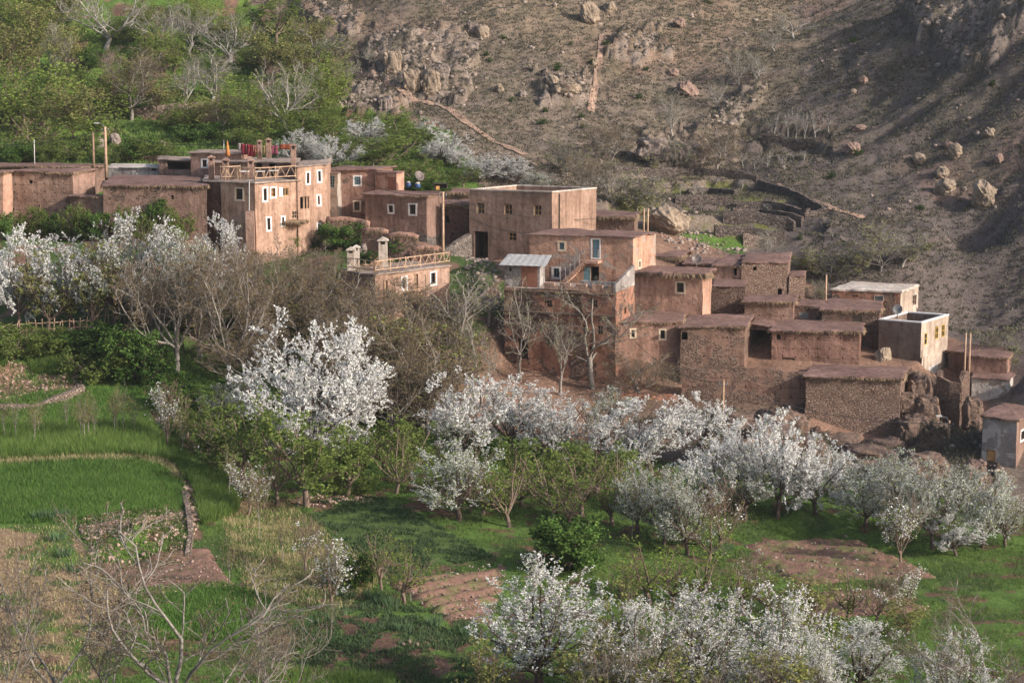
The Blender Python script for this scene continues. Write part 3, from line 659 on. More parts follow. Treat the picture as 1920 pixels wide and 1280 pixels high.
# the big guesthouse with the roof terrace
root, q1 = house('guest_house', 'three-storey pink guesthouse with railed roof terrace and white-framed windows', 'guesthouse', (414,172.6), (478,171), (558,174.6), 343, 500, MA['pinkst'], over=.22, th=.14, rmat=M_ROOFG, amp=.05,
      ops=[O('window',443,354,455,374,n=(2,3),sur=M_CREAM,f=M_DARKF)],
      side=[O('window',494,353,500,376,n=(1,3),**WW), O('window',508,353,516,369,n=(2,2),sur=M_WHITE,f=M_WOOD), O('window',522,352,541,368,n=(3,1),f=M_WOOD,deep=.12),
            O('window',501,409,507,431,n=(1,3),**WW), O('window',529,407,533,422,n=(1,2),**WW), O('window',547,395,557,410,n=(2,2),f=M_WOODG,deep=.08)])
_, q2 = house('', '', '', (557,174.4), (612,177), (620,186), 310, 480, MA['pinkst'], root=root, over=.2, th=.14, rmat=M_ROOFG, amp=.05,
      ops=[O('window',575,324,580,344,n=(1,3),**WW), O('window',596,321,601,340,n=(1,3),**WW), O('hole',563,368,580,391,room=2.2), O('window',596,367,600,384,n=(1,2),**WW), O('window',596,420,600,433,n=(1,2),**WW), O('hole',549,432,557,460,room=1.6)])
_, q3 = house('', '', '', (402,182), (556,180.5), (560,187), 306, 380, MA['pink'], root=root, over=.3, th=.16, rmat=M_ROOFG, amp=.05,
      ops=[O('hole',504,297,518,330,room=2.0), O('hole',479,306,491,325,room=2.0)])
_, q4 = house('', '', '', (382,174.5), (415,173.4), (418,182), 342, 470, MA['dark'], root=root, over=.15, th=.12, rmat=M_ROOFG, amp=.05)
def post(mb, p, h, r=.05, lean=0): mb.tube([p, p + Vector((random.uniform(-lean, lean), random.uniform(-lean, lean), h))], [r, r * .85], 5)
def rail(root, pts, h, mat, seed, name='railing', zig=True, step=.55, r=.045):
    """rustic railing of round poles along 3D points"""
    mb = MB(); rnd = random.Random(seed)
    for a, b in zip(pts[:-1], pts[1:]):
        L = (b - a).length; n = max(1, round(L / 2.0)); up = Vector((0, 0, 1))
        for i in range(n + 1): p = a.lerp(b, i / n); mb.tube([p, p + up * (h + .12)], [r * 1.25, r * 1.1], 5)
        for k in (.22, 1.0): mb.tube([a + up * h * k, a.lerp(b, .5) + up * (h * k + rnd.uniform(-.03, .03)), b + up * h * k], [r, r, r], 5)
        m = max(2, int(L / step))
        for i in range(m):
            s, e = i / m, (i + 1) / m
            if zig and i % 2: s, e = e, s
            if not zig: e = s = (s + e) / 2
            mb.tube([a.lerp(b, s) + up * h * .22, a.lerp(b, e) + up * h], [r * .8, r * .7], 4)
    mb.v = [tuple(Vector(v) - root.location) for v in mb.v]; return mb.build(name, mat, root)
def chimney(root, p, h, w, mat, cap=True, name='chimney'):
    mb = MB(); c = p - root.location; mb.box((c.x, c.y, c.z + h * .4), (w, w, h * .8)); 
    for dx, dy in ((-1, -1), (1, -1), (1, 1), (-1, 1)): mb.box((c.x + dx * w * .39, c.y + dy * w * .39, c.z + h * .86), (w * .22, w * .22, h * .12 + .002))
    if cap:
        e = w * .68; z = c.z + h * .92; v = [(c.x - e, c.y - e, z), (c.x + e, c.y - e, z), (c.x + e, c.y + e, z), (c.x - e, c.y + e, z)]
        v += [(x, y, z_ + .06) for x, y, z_ in v]; v.append((c.x, c.y, z + w * .55)); mb.add(v, [(3, 2, 1, 0), (0, 1, 5, 4), (1, 2, 6, 5), (2, 3, 7, 6), (3, 0, 4, 7), (4, 5, 8), (5, 6, 8), (6, 7, 8), (7, 4, 8)])
    ob = mb.build(name, mat, root); i = MB(); i.box((c.x, c.y, c.z + h * .86), (w * .5, w * .5, h * .115)); f = i.build('flue', M_INSIDE, root); f.parent = ob; return ob
def V3(p, z): return Vector((p.x, p.y, z))
ra = q1['zt'] + .16
e_ = .15
rail(root, [V3(q1['d'].lerp(q1['a'], .55), ra), V3(q1['a'], ra), V3(q1['b'], ra), V3(q1['c'].lerp(q1['b'], .04), ra)], 1.15, M_POLE, 3)
for px_, D_, t_, b_, w_ in ((397,176,291,338,.5), (424,175,296,345,.55), (471,175.5,297,345,.5), (504,179.5,259,297,.45), (551,179.5,268,330,.45), (487,183,262,300,.4)):
    p0 = P(px_, b_, D_); p1 = P(px_, t_, D_); z0 = max(min(p0.z, 0), p1.z - 2.6); chimney(root, Vector((p0.x, p0.y, z0)), (p1.z - z0) * .97, w_, MA['pink'])
# awning roof piece above the passage, drainpipe, buttress, canopy over the door
mb = MB(); a_, b_ = P(458,0,170.6), P(466,0,170.6)
pp = P(467,338,170.9); pe = P(467,395,170.9); mb.tube([pp - root.location, pe - root.location], .07, 7); mb.build('drainpipe', M_METAL, root)
bt = P(469,396,170.9); mb = MB(); zb_ = P(469,520,170.9).z; mb.box(((bt.x), bt.y + .1, (bt.z + zb_) / 2), (.75, .9, bt.z - zb_)); put('buttress', mb, MA['pink'], root, 5, .1)
mb = MB(); cp_ = P(557,417,174); rim_, cc_ = slab_roof(mb, [Vector((cp_.x - .9, cp_.y - .9)), Vector((cp_.x + .6, cp_.y - .7)), Vector((cp_.x + .8, cp_.y + .6)), Vector((cp_.x - .8, cp_.y + .6))], cp_.z, .1, .18, 8)
cn = put('canopy', mb, M_STRAW, root, 8, .05); fringe([tuple(v) for v in rim_], (cc_.x, cc_.y), root, 4, .3, 60).parent = cn
# open shutters and posts in the wide window
mb = MB(); fA, fB = q2['a'], q2['b']
for x_ in (569, 575):
    s_, z_ = face_st(fA, fB, x_, 368); s2_, z2_ = face_st(fA, fB, x_, 391); d_ = (fB - fA).normalized(); p = fA + d_ * s_; mb.box((p.x, p.y + .25, (z_ + z2_) / 2), (.13, .13, z_ - z2_))
put('window_post', mb, M_POLE, root, 3, .02)
mb = MB(); s_, z_ = face_st(q1['b'], q1['c'], 526, 360); d_ = (q1['c'] - q1['b']).normalized(); p = q1['b'] + d_ * s_; n_ = Vector((d_.y, -d_.x)); mb.box((p.x + n_.x * .05, p.y + n_.y * .05, z_), (.42, .05, .85), math.atan2(d_.y, d_.x)); put('shutter', mb, M_WHITE, root, 3, .0)
GH = root; GQ = (q1, q2, q3)

house('mud_house', 'reddish house with blue-grilled windows just right of the guesthouse', 'house', (612,187), (702,186.5), (738,191), 319, 420, MA['low'], over=.35, th=.2,
      ops=[O('window',613,329,627,352,n=(3,4),f=M_BLUE,deep=.1), O('window',664,331,675,346,n=(3,3),sur=M_WHITE,f=M_BLUE,deep=.12), O('window',665,378,675,394,n=(2,2),sur=M_CREAM,f=M_DARKF)])
house('pale_annex', 'narrow pale rendered bay between guesthouse and reddish house', 'house annex', (611,184.5), (633,184), (640,187), 327, 425, MA['pale'], over=.05, th=.08,
      ops=[O('window',614,330,627,352,n=(3,4),f=M_BLUE,deep=.1)])
house('small_outbuilding', 'small salmon store with stick awning on the roof beside the water tanks', 'outbuilding', (704,186), (743,185), (758,187), 325, 360, MA['salmon'], over=.15, th=.12,
      ops=[O('door',727,332,743,356,f=M_REDWOOD,deep=.1)])
house('mud_house', 'mud house with two white-bordered windows and grey rubble foot, under the satellite dish', 'house', (684,182), (800,179.5), (828,184), 368, 455, MA['brown'], over=.3, th=.16, fr=.2,
      ops=[O('window',728,385,736,398,n=(2,3),**WW), O('window',768,384,779,402,n=(2,3),**WW)])
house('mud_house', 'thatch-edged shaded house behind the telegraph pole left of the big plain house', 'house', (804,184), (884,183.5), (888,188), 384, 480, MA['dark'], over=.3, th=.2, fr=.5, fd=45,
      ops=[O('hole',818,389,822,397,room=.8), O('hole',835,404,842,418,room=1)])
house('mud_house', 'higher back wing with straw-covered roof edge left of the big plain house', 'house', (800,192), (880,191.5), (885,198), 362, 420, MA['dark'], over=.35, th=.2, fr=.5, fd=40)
plainw = dict(f=M_WOOD, deep=.32, rm=2)
r, qq = house('plain_house', 'big plain rendered house with three wood-framed windows and a dark doorway', 'house', (880,180.5), (1035,177), (1118,182.5), 361, 492, MA['smooth'], roof='parapet', amp=.03, par=.5, capm=M_CEM,
      ops=[O('window',894,383,908,402,n=(2,2),**plainw), O('window',945,384,960,403,n=(2,2),**plainw), O('window',1001,385,1015,404,n=(2,2),**plainw), O('window',953,436,968,452,n=(2,2),f=M_WOOD,deep=.2), O('hole',889,434,915,484,room=3.5,deep=.3)])
mb = MB(); s_, z_ = face_st(qq['b'], qq['c'], 1048, 362); d_ = (qq['c'] - qq['b']).normalized(); p = qq['b'] + d_ * s_ + Vector((d_.y, -d_.x)) * .08
mb.tube([Vector((p.x, p.y, z_ - .05)) - r.location, Vector((p.x, p.y, z_ - 4)) - r.location], .05, 6); mb.build('drainpipe', M_DARKF, r)
house('stone_hut', 'rubble hut with shaggy brush roof behind the terracotta house', 'hut', (1068,186), (1190,184.5), (1196,190), 408, 460, MA['stonep'], over=.4, th=.22, fr=.45, fd=40,
      ops=[O('hole',1090,422,1101,430,room=1)])
# terracotta house with outside stair
r, qt = house('terracotta_house', 'terracotta house with blue doors and an outside stair', 'house', (993,168), (1187,165), (1230,170), 446, 560, MA['terra'], over=.25, th=.14, amp=.05, rmat=M_ROOF,
      ops=[O('window',1049,455,1058,468,n=(3,3),sur=M_CREAM,f=M_BLUE,sw=.18), O('door',1110,449,1124,483,f=M_BLUE,sur=M_WHITE,sw=.12,deep=.25), O('window',1037,503,1048,520,n=(2,1),sur=M_WHITE,f=M_BLUE),
           O('hole',1107,498,1123,532,room=2.2), O('door',1094,499,1107,532,f=M_BLUE,deep=.06)],
      side=[O('window',1198,490,1201,501,n=(1,1),f=M_BLUE,sur=M_CREAM)])
A_, B_ = qt['a'], qt['b']; d_ = (B_ - A_).normalized(); n_ = Vector((d_.y, -d_.x)); rz = math.atan2(d_.y, d_.x)
s0, z0 = face_st(A_, B_, 1058, 528); s1, z1 = face_st(A_, B_, 1102, 487); mb = MB(); N = 12
for i in range(N):
    s = s0 + (s1 - s0) * (i + .5) / N; z = z0 + (z1 - z0) * (i + 1) / N; p = A_ + d_ * s + n_ * .55; zl = z - .45 if i > 1 else z0 - .1
    mb.box((p.x, p.y, (z + zl) / 2), ((s1 - s0) / N + .002, 1.1, z - zl), rz)
s2, _ = face_st(A_, B_, 1128, 487); p = A_ + d_ * ((s1 + s2) / 2) + n_ * .551; mb.box((p.x, p.y, z1 - .10), (s2 - s1, 1.1, .22), rz)
put('stair', mb, MA['salmon'], r, 5, .03)
mb = MB(); up = Vector((0, 0, 1))
def Pn(s, z, k=1.1): q = A_ + d_ * s + n_ * k; return Vector((q.x, q.y, z)) - r.location
mb.tube([Pn(s0, z0 + 1), Pn(s1, z1 + 1), Pn(s2, z1 + 1)], .03, 5); mb.tube([Pn(s0, z0 + .6), Pn(s1, z1 + .6), Pn(s2, z1 + .6)], .02, 5)
for k in range(6): t = k / 5; mb.tube([Pn(s0 + (s1 - s0) * t, z0 + (z1 - z0) * t), Pn(s0 + (s1 - s0) * t, z0 + (z1 - z0) * t + 1)], .025, 5)
for k in range(3): t = k / 2; mb.tube([Pn(s1 + (s2 - s1) * t, z1), Pn(s1 + (s2 - s1) * t, z1 + 1)], .025, 5)
mb.build('handrail', M_METAL, r)
# flaking white patch on the wall: a thin skin of old limewash
# courtyard building below
r, qv = house('courtyard_house', 'tall red three-storey building with courtyard on top, behind the bare walnut trees', 'building', (946,160.5), (1155,157), (1190,162), 548, 735, MA['red'], roof='none', amp=.09,
      ops=[O('window',983,562,994,576,n=(2,2),f=M_WOODG), O('window',1024,562,1035,576,n=(2,2),f=M_WOODG), O('window',1111,562,1120,576,n=(2,2),f=M_WOODG), O('window',1027,607,1038,623,n=(2,2),f=M_WOODG), O('window',1092,609,1104,626,n=(2,2),f=M_WOODG),
           O('window',1120,611,1130,627,n=(2,2),f=M_WOODG), O('hole',971,636,990,672,room=2), O('hole',1022,637,1040,644,room=1), O('hole',968,597,980,602,room=.8), O('hole',1104,650,1114,656,room=.8)],
      side=[O('hole',1170,575,1174,588,room=.8)])
mb = MB(); poly = [qv['a'], qv['b'], qv['c'], qv['d']]; mb.add([(p.x, p.y, qv['zt'] - .02) for p in poly], [(0, 1, 2, 3)]); put('terrace_floor', mb, M_ROOFG, r, 3, .05)
def ledge(root, A, B, z, k=.16, th=.12, seed=1, mat=M_STRAW, name='ledge', fr=.22):
    d = (B - A).normalized(); n = Vector((d.y, -d.x)); mb = MB(); N = max(2, int((B - A).length / .6))
    for i in range(N):
        p = A.lerp(B, i / N); q = A.lerp(B, (i + 1) / N); jj = .05 * math.sin(i * 7.3 + seed)
        v = [(p.x, p.y, z), (q.x, q.y, z), (q.x + n.x * (k + jj), q.y + n.y * (k + jj), z - .02), (p.x + n.x * (k + jj), p.y + n.y * (k + jj), z - .02)]; v += [(a, b, c + th) for a, b, c in v]
        mb.add(v, [(0, 1, 2, 3), (7, 6, 5, 4), (2, 1, 5, 6), (3, 2, 6, 7), (0, 3, 7, 4)])
    return put(name, mb, mat, root, seed, .05)
_, zl = face_st(qv['a'], qv['b'], 1100, 551); _, zl2 = face_st(qv['a'], qv['b'], 1100, 591)
M_LEDGE = plain('ledge_brush', (.16, .11, .08), .95, .4, 6)
ledge(r, qv['a'], qv['b'], zl, mat=M_LEDGE); ledge(r, qv['a'], qv['b'], zl2, mat=M_LEDGE, seed=2)
# courtyard parapet with gaps, in block
mb = MB(); d_ = (qv['b'] - qv['a']).normalized(); L = (qv['b'] - qv['a']).length; n_ = Vector((d_.y, -d_.x)); rz = math.atan2(d_.y, d_.x); i = 0; s = L * .38
while s < L - .3:
    h = .42 + .16 * math.sin(i * 2.1) + (.12 if i % 3 == 0 else 0); p = qv['a'] + d_ * s - n_ * .15; mb.box((p.x, p.y, qv['zt'] + h / 2), (.46, .28, h), rz, jit=.02); s += .47; i += 1
put('parapet', mb, MA['pinkst'], r, 3, .05)
mb = MB(); b3, c3 = qv['b'], qv['c']; dd = (c3 - b3); rz2 = math.atan2(dd.y, dd.x)
for k in range(28): 
    t = (k + .5) / 28; p = b3.lerp(c3, t); h = .65 + 1.1 * t; mb.box((p.x - .12, p.y, qv['zt'] + h / 2), (dd.length / 28 + .001, .2, h), rz2)
for k in range(6): p = b3 - d_ * (.4 + k * .52) - n_ * .55; mb.box((p.x, p.y, qv['zt'] + .4), (.521, .18, .8 + .04 * math.sin(k * 3)), rz)
put('cement_parapet', mb, MA['grey'], r, 4, .03)
# shed on the courtyard
r2, qs = house('courtyard_shed', 'small shed with orange wall panel and white tin roof at the courtyard edge', 'shed', (946,161.5), (1012,160.5), (1022,164.5), 499, 546, MA['grey'], roof='none', amp=.03, zlift=0,
      ops=[O('hole',955,502,959,509,room=.6), O('door',977,499,1008,544,f=M_REDWOOD,deep=.05)])
mb = MB(); zt_ = qs['zt']; pl = [qs['a'] + Vector((-.5, -.5)), qs['b'] + Vector((.5, -.5)), qs['c'] + Vector((.6, .6)), qs['d'] + Vector((-.2, .6))]
N = 14; 
for i in range(N):
    t0, t1 = i / N, (i + 1) / N; e0 = (i % 2) * .02; e1 = ((i + 1) % 2) * .02; a0, a1 = pl[0].lerp(pl[1], t0), pl[0].lerp(pl[1], t1); b0, b1 = pl[3].lerp(pl[2], t0), pl[3].lerp(pl[2], t1)
    v = [(a0.x, a0.y, zt_ + .05 + e0), (a1.x, a1.y, zt_ + .05 + e1), (b1.x, b1.y, zt_ + .45 + e1), (b0.x, b0.y, zt_ + .45 + e0)]; v += [(x, y, z - .03) for x, y, z in v]; mb.add(v, [(0, 1, 2, 3), (7, 6, 5, 4), (0, 4, 5, 1), (2, 6, 7, 3), (1, 5, 6, 2), (3, 7, 4, 0)])
put('roof', mb, M_TIN, r2, 3, .03)

house('salmon_house', 'salmon mud house with one barred cream-edged window and thick brush eaves', 'house', (1190,165), (1318,163), (1334,167), 519, 605, MA['salmon'], over=.45, th=.42, fr=.6, fd=45,
      ops=[O('window',1269,530,1282,548,n=(3,4),sur=M_CREAM,f=M_DARKF,sw=.15)])
house('low_house', 'low red house with two small cream-edged windows beside the tall red building', 'house', (1150,157.8), (1277,158.4), (1281,165), 604, 780, MA['low'], over=.3, th=.22, fr=.3,
      ops=[O('window',1184,618,1190,631,n=(1,1),sur=M_CREAM,f=M_DARKF), O('window',1238,619,1246,635,n=(1,1),sur=M_CREAM,f=M_DARKF), O('hole',1255,697,1261,701,room=.5)])
house('rubble_house', 'rubble-walled house with flat mud roof, a dark gap at its left corner', 'house', (1277,157.4), (1396,157.2), (1408,164), 614, 770, MA['wallmix'], over=.3, th=.22, fr=.25,
      ops=[O('hole',1277.5,622,1289,637,room=1.5), O('hole',1310,712,1314,720,room=.5), O('hole',1370,704,1376,716,room=.5)])
house('open_shed', 'dark open-fronted lean-to between the rubble house and the rammed earth barn', 'shed', (1404,163), (1450,162), (1452,167), 612, 715, MA['dark'], over=.2, th=.15,
      ops=[O('hole',1407,618,1444,655,room=3,deep=.15), O('hole',1420,662,1446,690,room=2)])
house('mud_barn', 'windowless rammed earth barn with a black ground opening', 'barn', (1447,160.5), (1612,159.4), (1617,166), 624, 705, MA['rammed'], over=.3, th=.25, fr=.35, fd=40,
      ops=[O('hole',1466,671,1491,692,room=2.5), O('hole',1456,627,1463,637,room=.8)])
house('rubble_store', 'square rubble building with rammed earth patches at the edge of the cliff', 'building', (1511,153), (1688,151.8), (1700,157), 711, 840, MA['stonep'], over=.3, th=.22, fr=.35, fd=40)
# upper rubble compound
house('mud_house', 'small thatched-roof house behind the terracotta house gable', 'house', (1222,180), (1275,179), (1288,184), 483, 520, MA['brown'], over=.35, th=.2, fr=.6, fd=55, ops=[O('hole',1257,491,1266,505,room=1)])
house('mud_house', 'low flat roof beside the dark satellite dish behind the salmon house', 'house', (1285,177), (1350,176), (1360,181), 497, 530, MA['brown'], over=.3, th=.15, fr=.2)
r, _ = house('rubble_compound', 'long rubble compound with stepped broken wall below the terraced slope', 'compound', (1340,173.8), (1392,173), (1420,182), 500, 600, MA['pink'], over=.25, th=.2, fr=.3, ops=[O('hole',1376,503,1382,516,room=.8)])
house('', '', '', (1391.5,172.9), (1478,173), (1482,181), 493, 590, MA['stonep'], root=r, over=.15, th=.2, ops=[O('hole',1459,541,1467,565,room=1.5), O('hole',1413,500,1419,507,room=.6)])
house('', '', '', (1478.5,172.9), (1508,173.2), (1511,178), 519, 590, MA['stonep'], root=r, over=.05, th=.1)
house('rubble_wall_block', 'rubble retaining block under the compound, right of the salmon house', 'wall', (1334,168.8), (1397,168.2), (1400,173), 538, 625, MA['stone'], over=.02, th=.08)
house('mud_house', 'single-storey house with mud top and rubble foot, brush eaves, below the compound', 'house', (1396,166), (1487,165.4), (1493,170), 568, 640, MA['rammedst'], over=.3, th=.2, fr=.35, fd=40)
house('mud_house', 'rubble house front with a grey plank door below the compound', 'house', (1489,167.4), (1550,166.8), (1555,171), 577, 640, MA['brownm'], over=.25, th=.18, fr=.25, ops=[O('door',1499,586,1516,611,f=M_GREYD,sur=M_WOODG,sw=.05,deep=.05)])
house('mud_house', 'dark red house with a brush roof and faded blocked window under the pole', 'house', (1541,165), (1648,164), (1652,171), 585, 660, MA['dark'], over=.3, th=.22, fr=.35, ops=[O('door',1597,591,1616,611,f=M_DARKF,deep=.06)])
house('red_house', 'dim red brick-walled house with a pale concrete roof slab', 'house', (1560,175), (1689,173.2), (1722,178), 548, 620, MA['red'], smat=MA['concrete'], over=.12, th=.28, amp=.02, rmat=M_CEM,
      ops=[O('window',1597,551,1609,556,n=(2,1),f=M_DARKF), O('door',1640,555,1656,582,f=M_GREYD,sur=M_CEM,sw=.05)], side=[O('window',1711,553,1718,572,n=(2,2),f=M_WOODG,sur=M_CEM,sw=.08)])
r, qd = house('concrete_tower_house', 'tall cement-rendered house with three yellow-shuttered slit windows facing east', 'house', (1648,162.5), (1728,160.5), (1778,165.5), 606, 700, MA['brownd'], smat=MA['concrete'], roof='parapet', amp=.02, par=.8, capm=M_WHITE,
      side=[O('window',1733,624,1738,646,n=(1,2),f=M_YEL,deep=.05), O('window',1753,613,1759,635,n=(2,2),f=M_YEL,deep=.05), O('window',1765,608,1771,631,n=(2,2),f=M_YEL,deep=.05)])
# bright rendered skin of its east side and the block courses on top
mb = MB(); d_ = (qd['c'] - qd['b']).normalized(); n_ = Vector((d_.y, -d_.x)); 
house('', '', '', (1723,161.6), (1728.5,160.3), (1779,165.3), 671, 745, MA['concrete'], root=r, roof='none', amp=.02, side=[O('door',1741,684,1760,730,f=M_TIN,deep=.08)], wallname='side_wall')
r, q = house('stone_bastion', 'tall rubble bastion under the ruined enclosure at the cliff top', 'wall', (1757,155.0), (1800,153.6), (1815,156.5), 738, 850, MA['stonep'], roof='none', amp=.2, smat=MA['stone'])
mb = MB(); mb.add([(p.x, p.y, q['zt'] - .03) for p in (q['a'], q['b'], q['c'], q['d'])], [(0, 1, 2, 3)]); put('top', mb, M_ROOF, r, 3, .1)
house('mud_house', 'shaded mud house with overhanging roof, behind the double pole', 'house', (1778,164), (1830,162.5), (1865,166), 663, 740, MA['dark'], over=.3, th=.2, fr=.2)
house('brick_house', 'two-tone house with red mud top and raw whitish lower wall, right of the ruin', 'house', (1815,160.5), (1889,159.4), (1898,165), 672, 730, MA['low'], over=.2, th=.15, fr=.2)
house('white_wall_house', 'rough whitewashed house wall below the two-tone house', 'house', (1822,158), (1894,157), (1900,160), 712, 775, MA['whitew'], over=.12, th=.12)
house('grey_house', 'grey rendered house with a wooden door at the right edge', 'house', (1843,143), (1907,141.5), (1945,146), 788, 905, MA['grey'], smat=MA['brown'], over=.35, th=.22, fr=.1, ops=[O('door',1851,844,1866,880,f=M_WOOD,sur=M_WOODG,sw=.05,deep=.15)],
      side=[O('window',1914,807,1921,823,n=(2,2),**WW)])
# the lower guesthouse with the sun terrace
r, qg = house('terrace_guest_house', 'lower pink guesthouse with wooden-railed sun terrace, balcony and white windows', 'guesthouse', (640,164.5), (703,161), (843,168.5), 517, 640, MA['pinkst'], over=.25, th=.2, rmat=M_ROOFG, amp=.05, back=1.0,
      side=[O('window',754,520,762,541,n=(1,3),**WW), O('window',808,511,817,532,n=(1,3),**WW), O('window',808,560,816,576,n=(1,2),**WW), O('window',763,573,770,600,n=(1,2),**WW), O('door',719,526,727,556,f=M_WOODG), O('door',776,514,784,545,f=M_WOODG)])
tz = qg['zt'] + .26
rail(r, [V3(qg['a'], tz), V3(qg['b'], tz), V3(qg['c'], tz), V3(qg['c'].lerp(qg['d'], .9), tz), V3(qg['d'], tz)], .95, M_POLE, 8, step=.45)
for x_, D_, t_, b_, w_ in ((658,164,466,510,.62), (668,165.5,461,500,.5), (718,166,447,497,.72)):
    p1 = P(x_, t_, D_); chimney(r, Vector((p1.x, p1.y, tz - .1)), p1.z - tz + .1, w_, MA['pale'])
mb = MB(); b3, c3 = qg['b'], qg['c']; d_ = (c3 - b3).normalized(); n_ = Vector((d_.y, -d_.x)); _, zb_ = face_st(b3, c3, 745, 563); L = (c3 - b3).length; e0 = b3 + n_ * 1.1; e1 = b3 + d_ * (L * .55) + n_ * 1.1; i0, i1 = b3, b3 + d_ * (L * .55)
v = [(p.x, p.y, z) for z in (zb_ - .15, zb_) for p in (i0, i1, e1, e0)]; mb.add(v, [(0, 1, 2, 3), (7, 6, 5, 4), (0, 4, 5, 1), (1, 5, 6, 2), (2, 6, 7, 3), (3, 7, 4, 0)]); put('balcony', mb, M_WOODG, r, 3, .02)
rail(r, [V3(i0.lerp(e0, .95), zb_), V3(e1.lerp(i1, .05), zb_), V3(i1, zb_)], .9, M_WOODG, 9, 'balcony_railing', step=.3)
mb = MB()
for k in range(5): p = e0.lerp(e1, k / 4) - n_ * .08; mb.tube([Vector((p.x, p.y, zb_)) - r.location, Vector((p.x, p.y, tz - .5)) - r.location], .06, 5)
mb.build('balcony_post', M_WOODG, r)
TG = r; TGQ = qg; TGZ = tz
# ------------------------------------------------------------------ growing trees
def _perp(d, rng):
    r = rng.normal(size=d.shape); r -= (r * d).sum(-1, keepdims=True) * d; return r / (np.linalg.norm(r, axis=-1, keepdims=True) + 1e-9)
def _unit(v): return v / (np.linalg.norm(v, axis=-1, keepdims=True) + 1e-9)
def strands(p0, d0, L, r0, m, wander, up, rng, taper=.35):
    """N curved shoots of m+1 points"""
    N = len(p0); pts = [p0]; d = _unit(d0); 
    for i in range(m):
        d = _unit(d + rng.normal(0, wander, (N, 3)) + np.array([0, 0, up])); pts.append(pts[-1] + d * (L / m)[:, None])
    pts = np.stack(pts, 1); rad = r0[:, None] * (1 - (1 - taper) * np.linspace(0, 1, m + 1)[None]); return pts, rad
def exit_len(p, d, c, R):
    q = (p - c) / R; e = d / R; a = (e * e).sum(-1); b = (q * e).sum(-1); k = (q * q).sum(-1) - 1; disc = b * b - a * k
    t = np.where(disc > 0, (-b + np.sqrt(np.maximum(disc, 0))) / a, 0); return np.maximum(t, 0)
def children(pts, rad, per, t0, ang, frac, lmax, m, wander, up, rng, env=None, taper=.35, rr=.55):
    N, k, _ = pts.shape; t = (t0 + (1 - t0) * (np.arange(per)[None] + rng.random((N, per)) * .9) / per) * (k - 1); t = np.minimum(t, k - 1.001)
    i = np.floor(t).astype(int); f = (t - i)[..., None]; n = np.arange(N)[:, None]; a, b = pts[n, i], pts[n, i + 1]
    p = (a * (1 - f) + b * f).reshape(-1, 3); d = _unit(b - a).reshape(-1, 3); r = (rad[n, i] * (1 - f[..., 0]) + rad[n, i + 1] * f[..., 0]).reshape(-1)
    an = np.radians(ang) * rng.uniform(.7, 1.25, len(p))[:, None]; nd = _unit(d * np.cos(an) + _perp(d, rng) * np.sin(an))
    PL = np.linalg.norm(pts[:, -1] - pts[:, 0], axis=1); L = np.repeat(PL, per) * frac * rng.uniform(.6, 1.2, len(p)) * (1.15 - .5 * (t / (k - 1)).reshape(-1)); L = np.minimum(L, lmax)
    if env is not None: L = np.minimum(L, exit_len(p, nd, *env) * rng.uniform(.75, 1.15, len(p)) + .12)
    return strands(p, nd, L, np.minimum(r * rr, r * .9), m, wander, up, rng, taper)
def tubes(pts, rad, n):
    """all shoots of one level as tubes with n sides"""
    N, k, _ = pts.shape; t = np.gradient(pts, axis=1) if k > 1 else None; t = _unit(t); ref = np.where(np.abs(t[..., 2:3]) > .9, np.array([1., 0, 0]), np.array([0, 0, 1.]))
    a = _unit(np.cross(t, ref)); b = np.cross(t, a); w = np.arange(n) * 2 * np.pi / n
    v = pts[:, :, None] + (a[:, :, None] * np.cos(w)[None, None, :, None] + b[:, :, None] * np.sin(w)[None, None, :, None]) * rad[:, :, None, None]
    idx = np.arange(N * k * n).reshape(N, k, n); q = np.stack([idx[:, :-1], np.roll(idx, -1, 2)[:, :-1], np.roll(idx, -1, 2)[:, 1:], idx[:, 1:]], -1).reshape(-1, 4)
    return v.reshape(-1, 3), q
def merge(parts):
    """[(verts, faces, material index)]"""
    vs, f3, f4, m3, m4 = [], [], [], [], []; b = 0
    for v, f, m in parts:
        if not len(f): continue
        vs.append(v); (f3 if f.shape[1] == 3 else f4).append(f + b); (m3 if f.shape[1] == 3 else m4).append(np.full(len(f), m)); b += len(v)
    fl = []; ml = []
    for F, M in ((f3, m3), (f4, m4)):
        if F: fl.append(np.concatenate(F)); ml.append(np.concatenate(M))
    return np.concatenate(vs), fl, np.concatenate(ml)
def petals(c, size, rng, quads=2, stretch=1.0, flat=0.0, dirs=None):
    """small bent faces around the points c"""
    c = np.repeat(c, quads, 0); N = len(c); c = c + rng.normal(0, 1, (N, 3)) * size * .35
    a = rng.normal(size=(N, 3)); a = _unit(a if dirs is None else a * .7 + np.repeat(dirs, quads, 0)); b = _perp(a, rng)
    if flat: b[:, 2] *= (1 - flat); b = _unit(b)
    s = size * rng.uniform(.6, 1.3, (N, 1)); h = np.cross(a, b) * s * .25; A = a * s * stretch * .5; B = b * s * .5
    v = np.stack([c - A + h * .2, c - B - h, c + A, c + B - h], 1).reshape(-1, 3); return v, np.arange(N * 4).reshape(-1, 4)
def along(pts, step, rng, t0=0.0):
    """points and directions spread along shoots"""
    L = np.linalg.norm(np.diff(pts, axis=1), axis=2).sum(1); cnt = np.maximum(1, (L * (1 - t0) / step)).astype(int); i = np.repeat(np.arange(len(pts)), cnt); t = (t0 + (1 - t0) * rng.random(len(i))) * (pts.shape[1] - 1.001)
    k = np.floor(t).astype(int); f = (t - k)[:, None]; a, b = pts[i, k], pts[i, k + 1]; return a * (1 - f) + b * f, _unit(b - a)

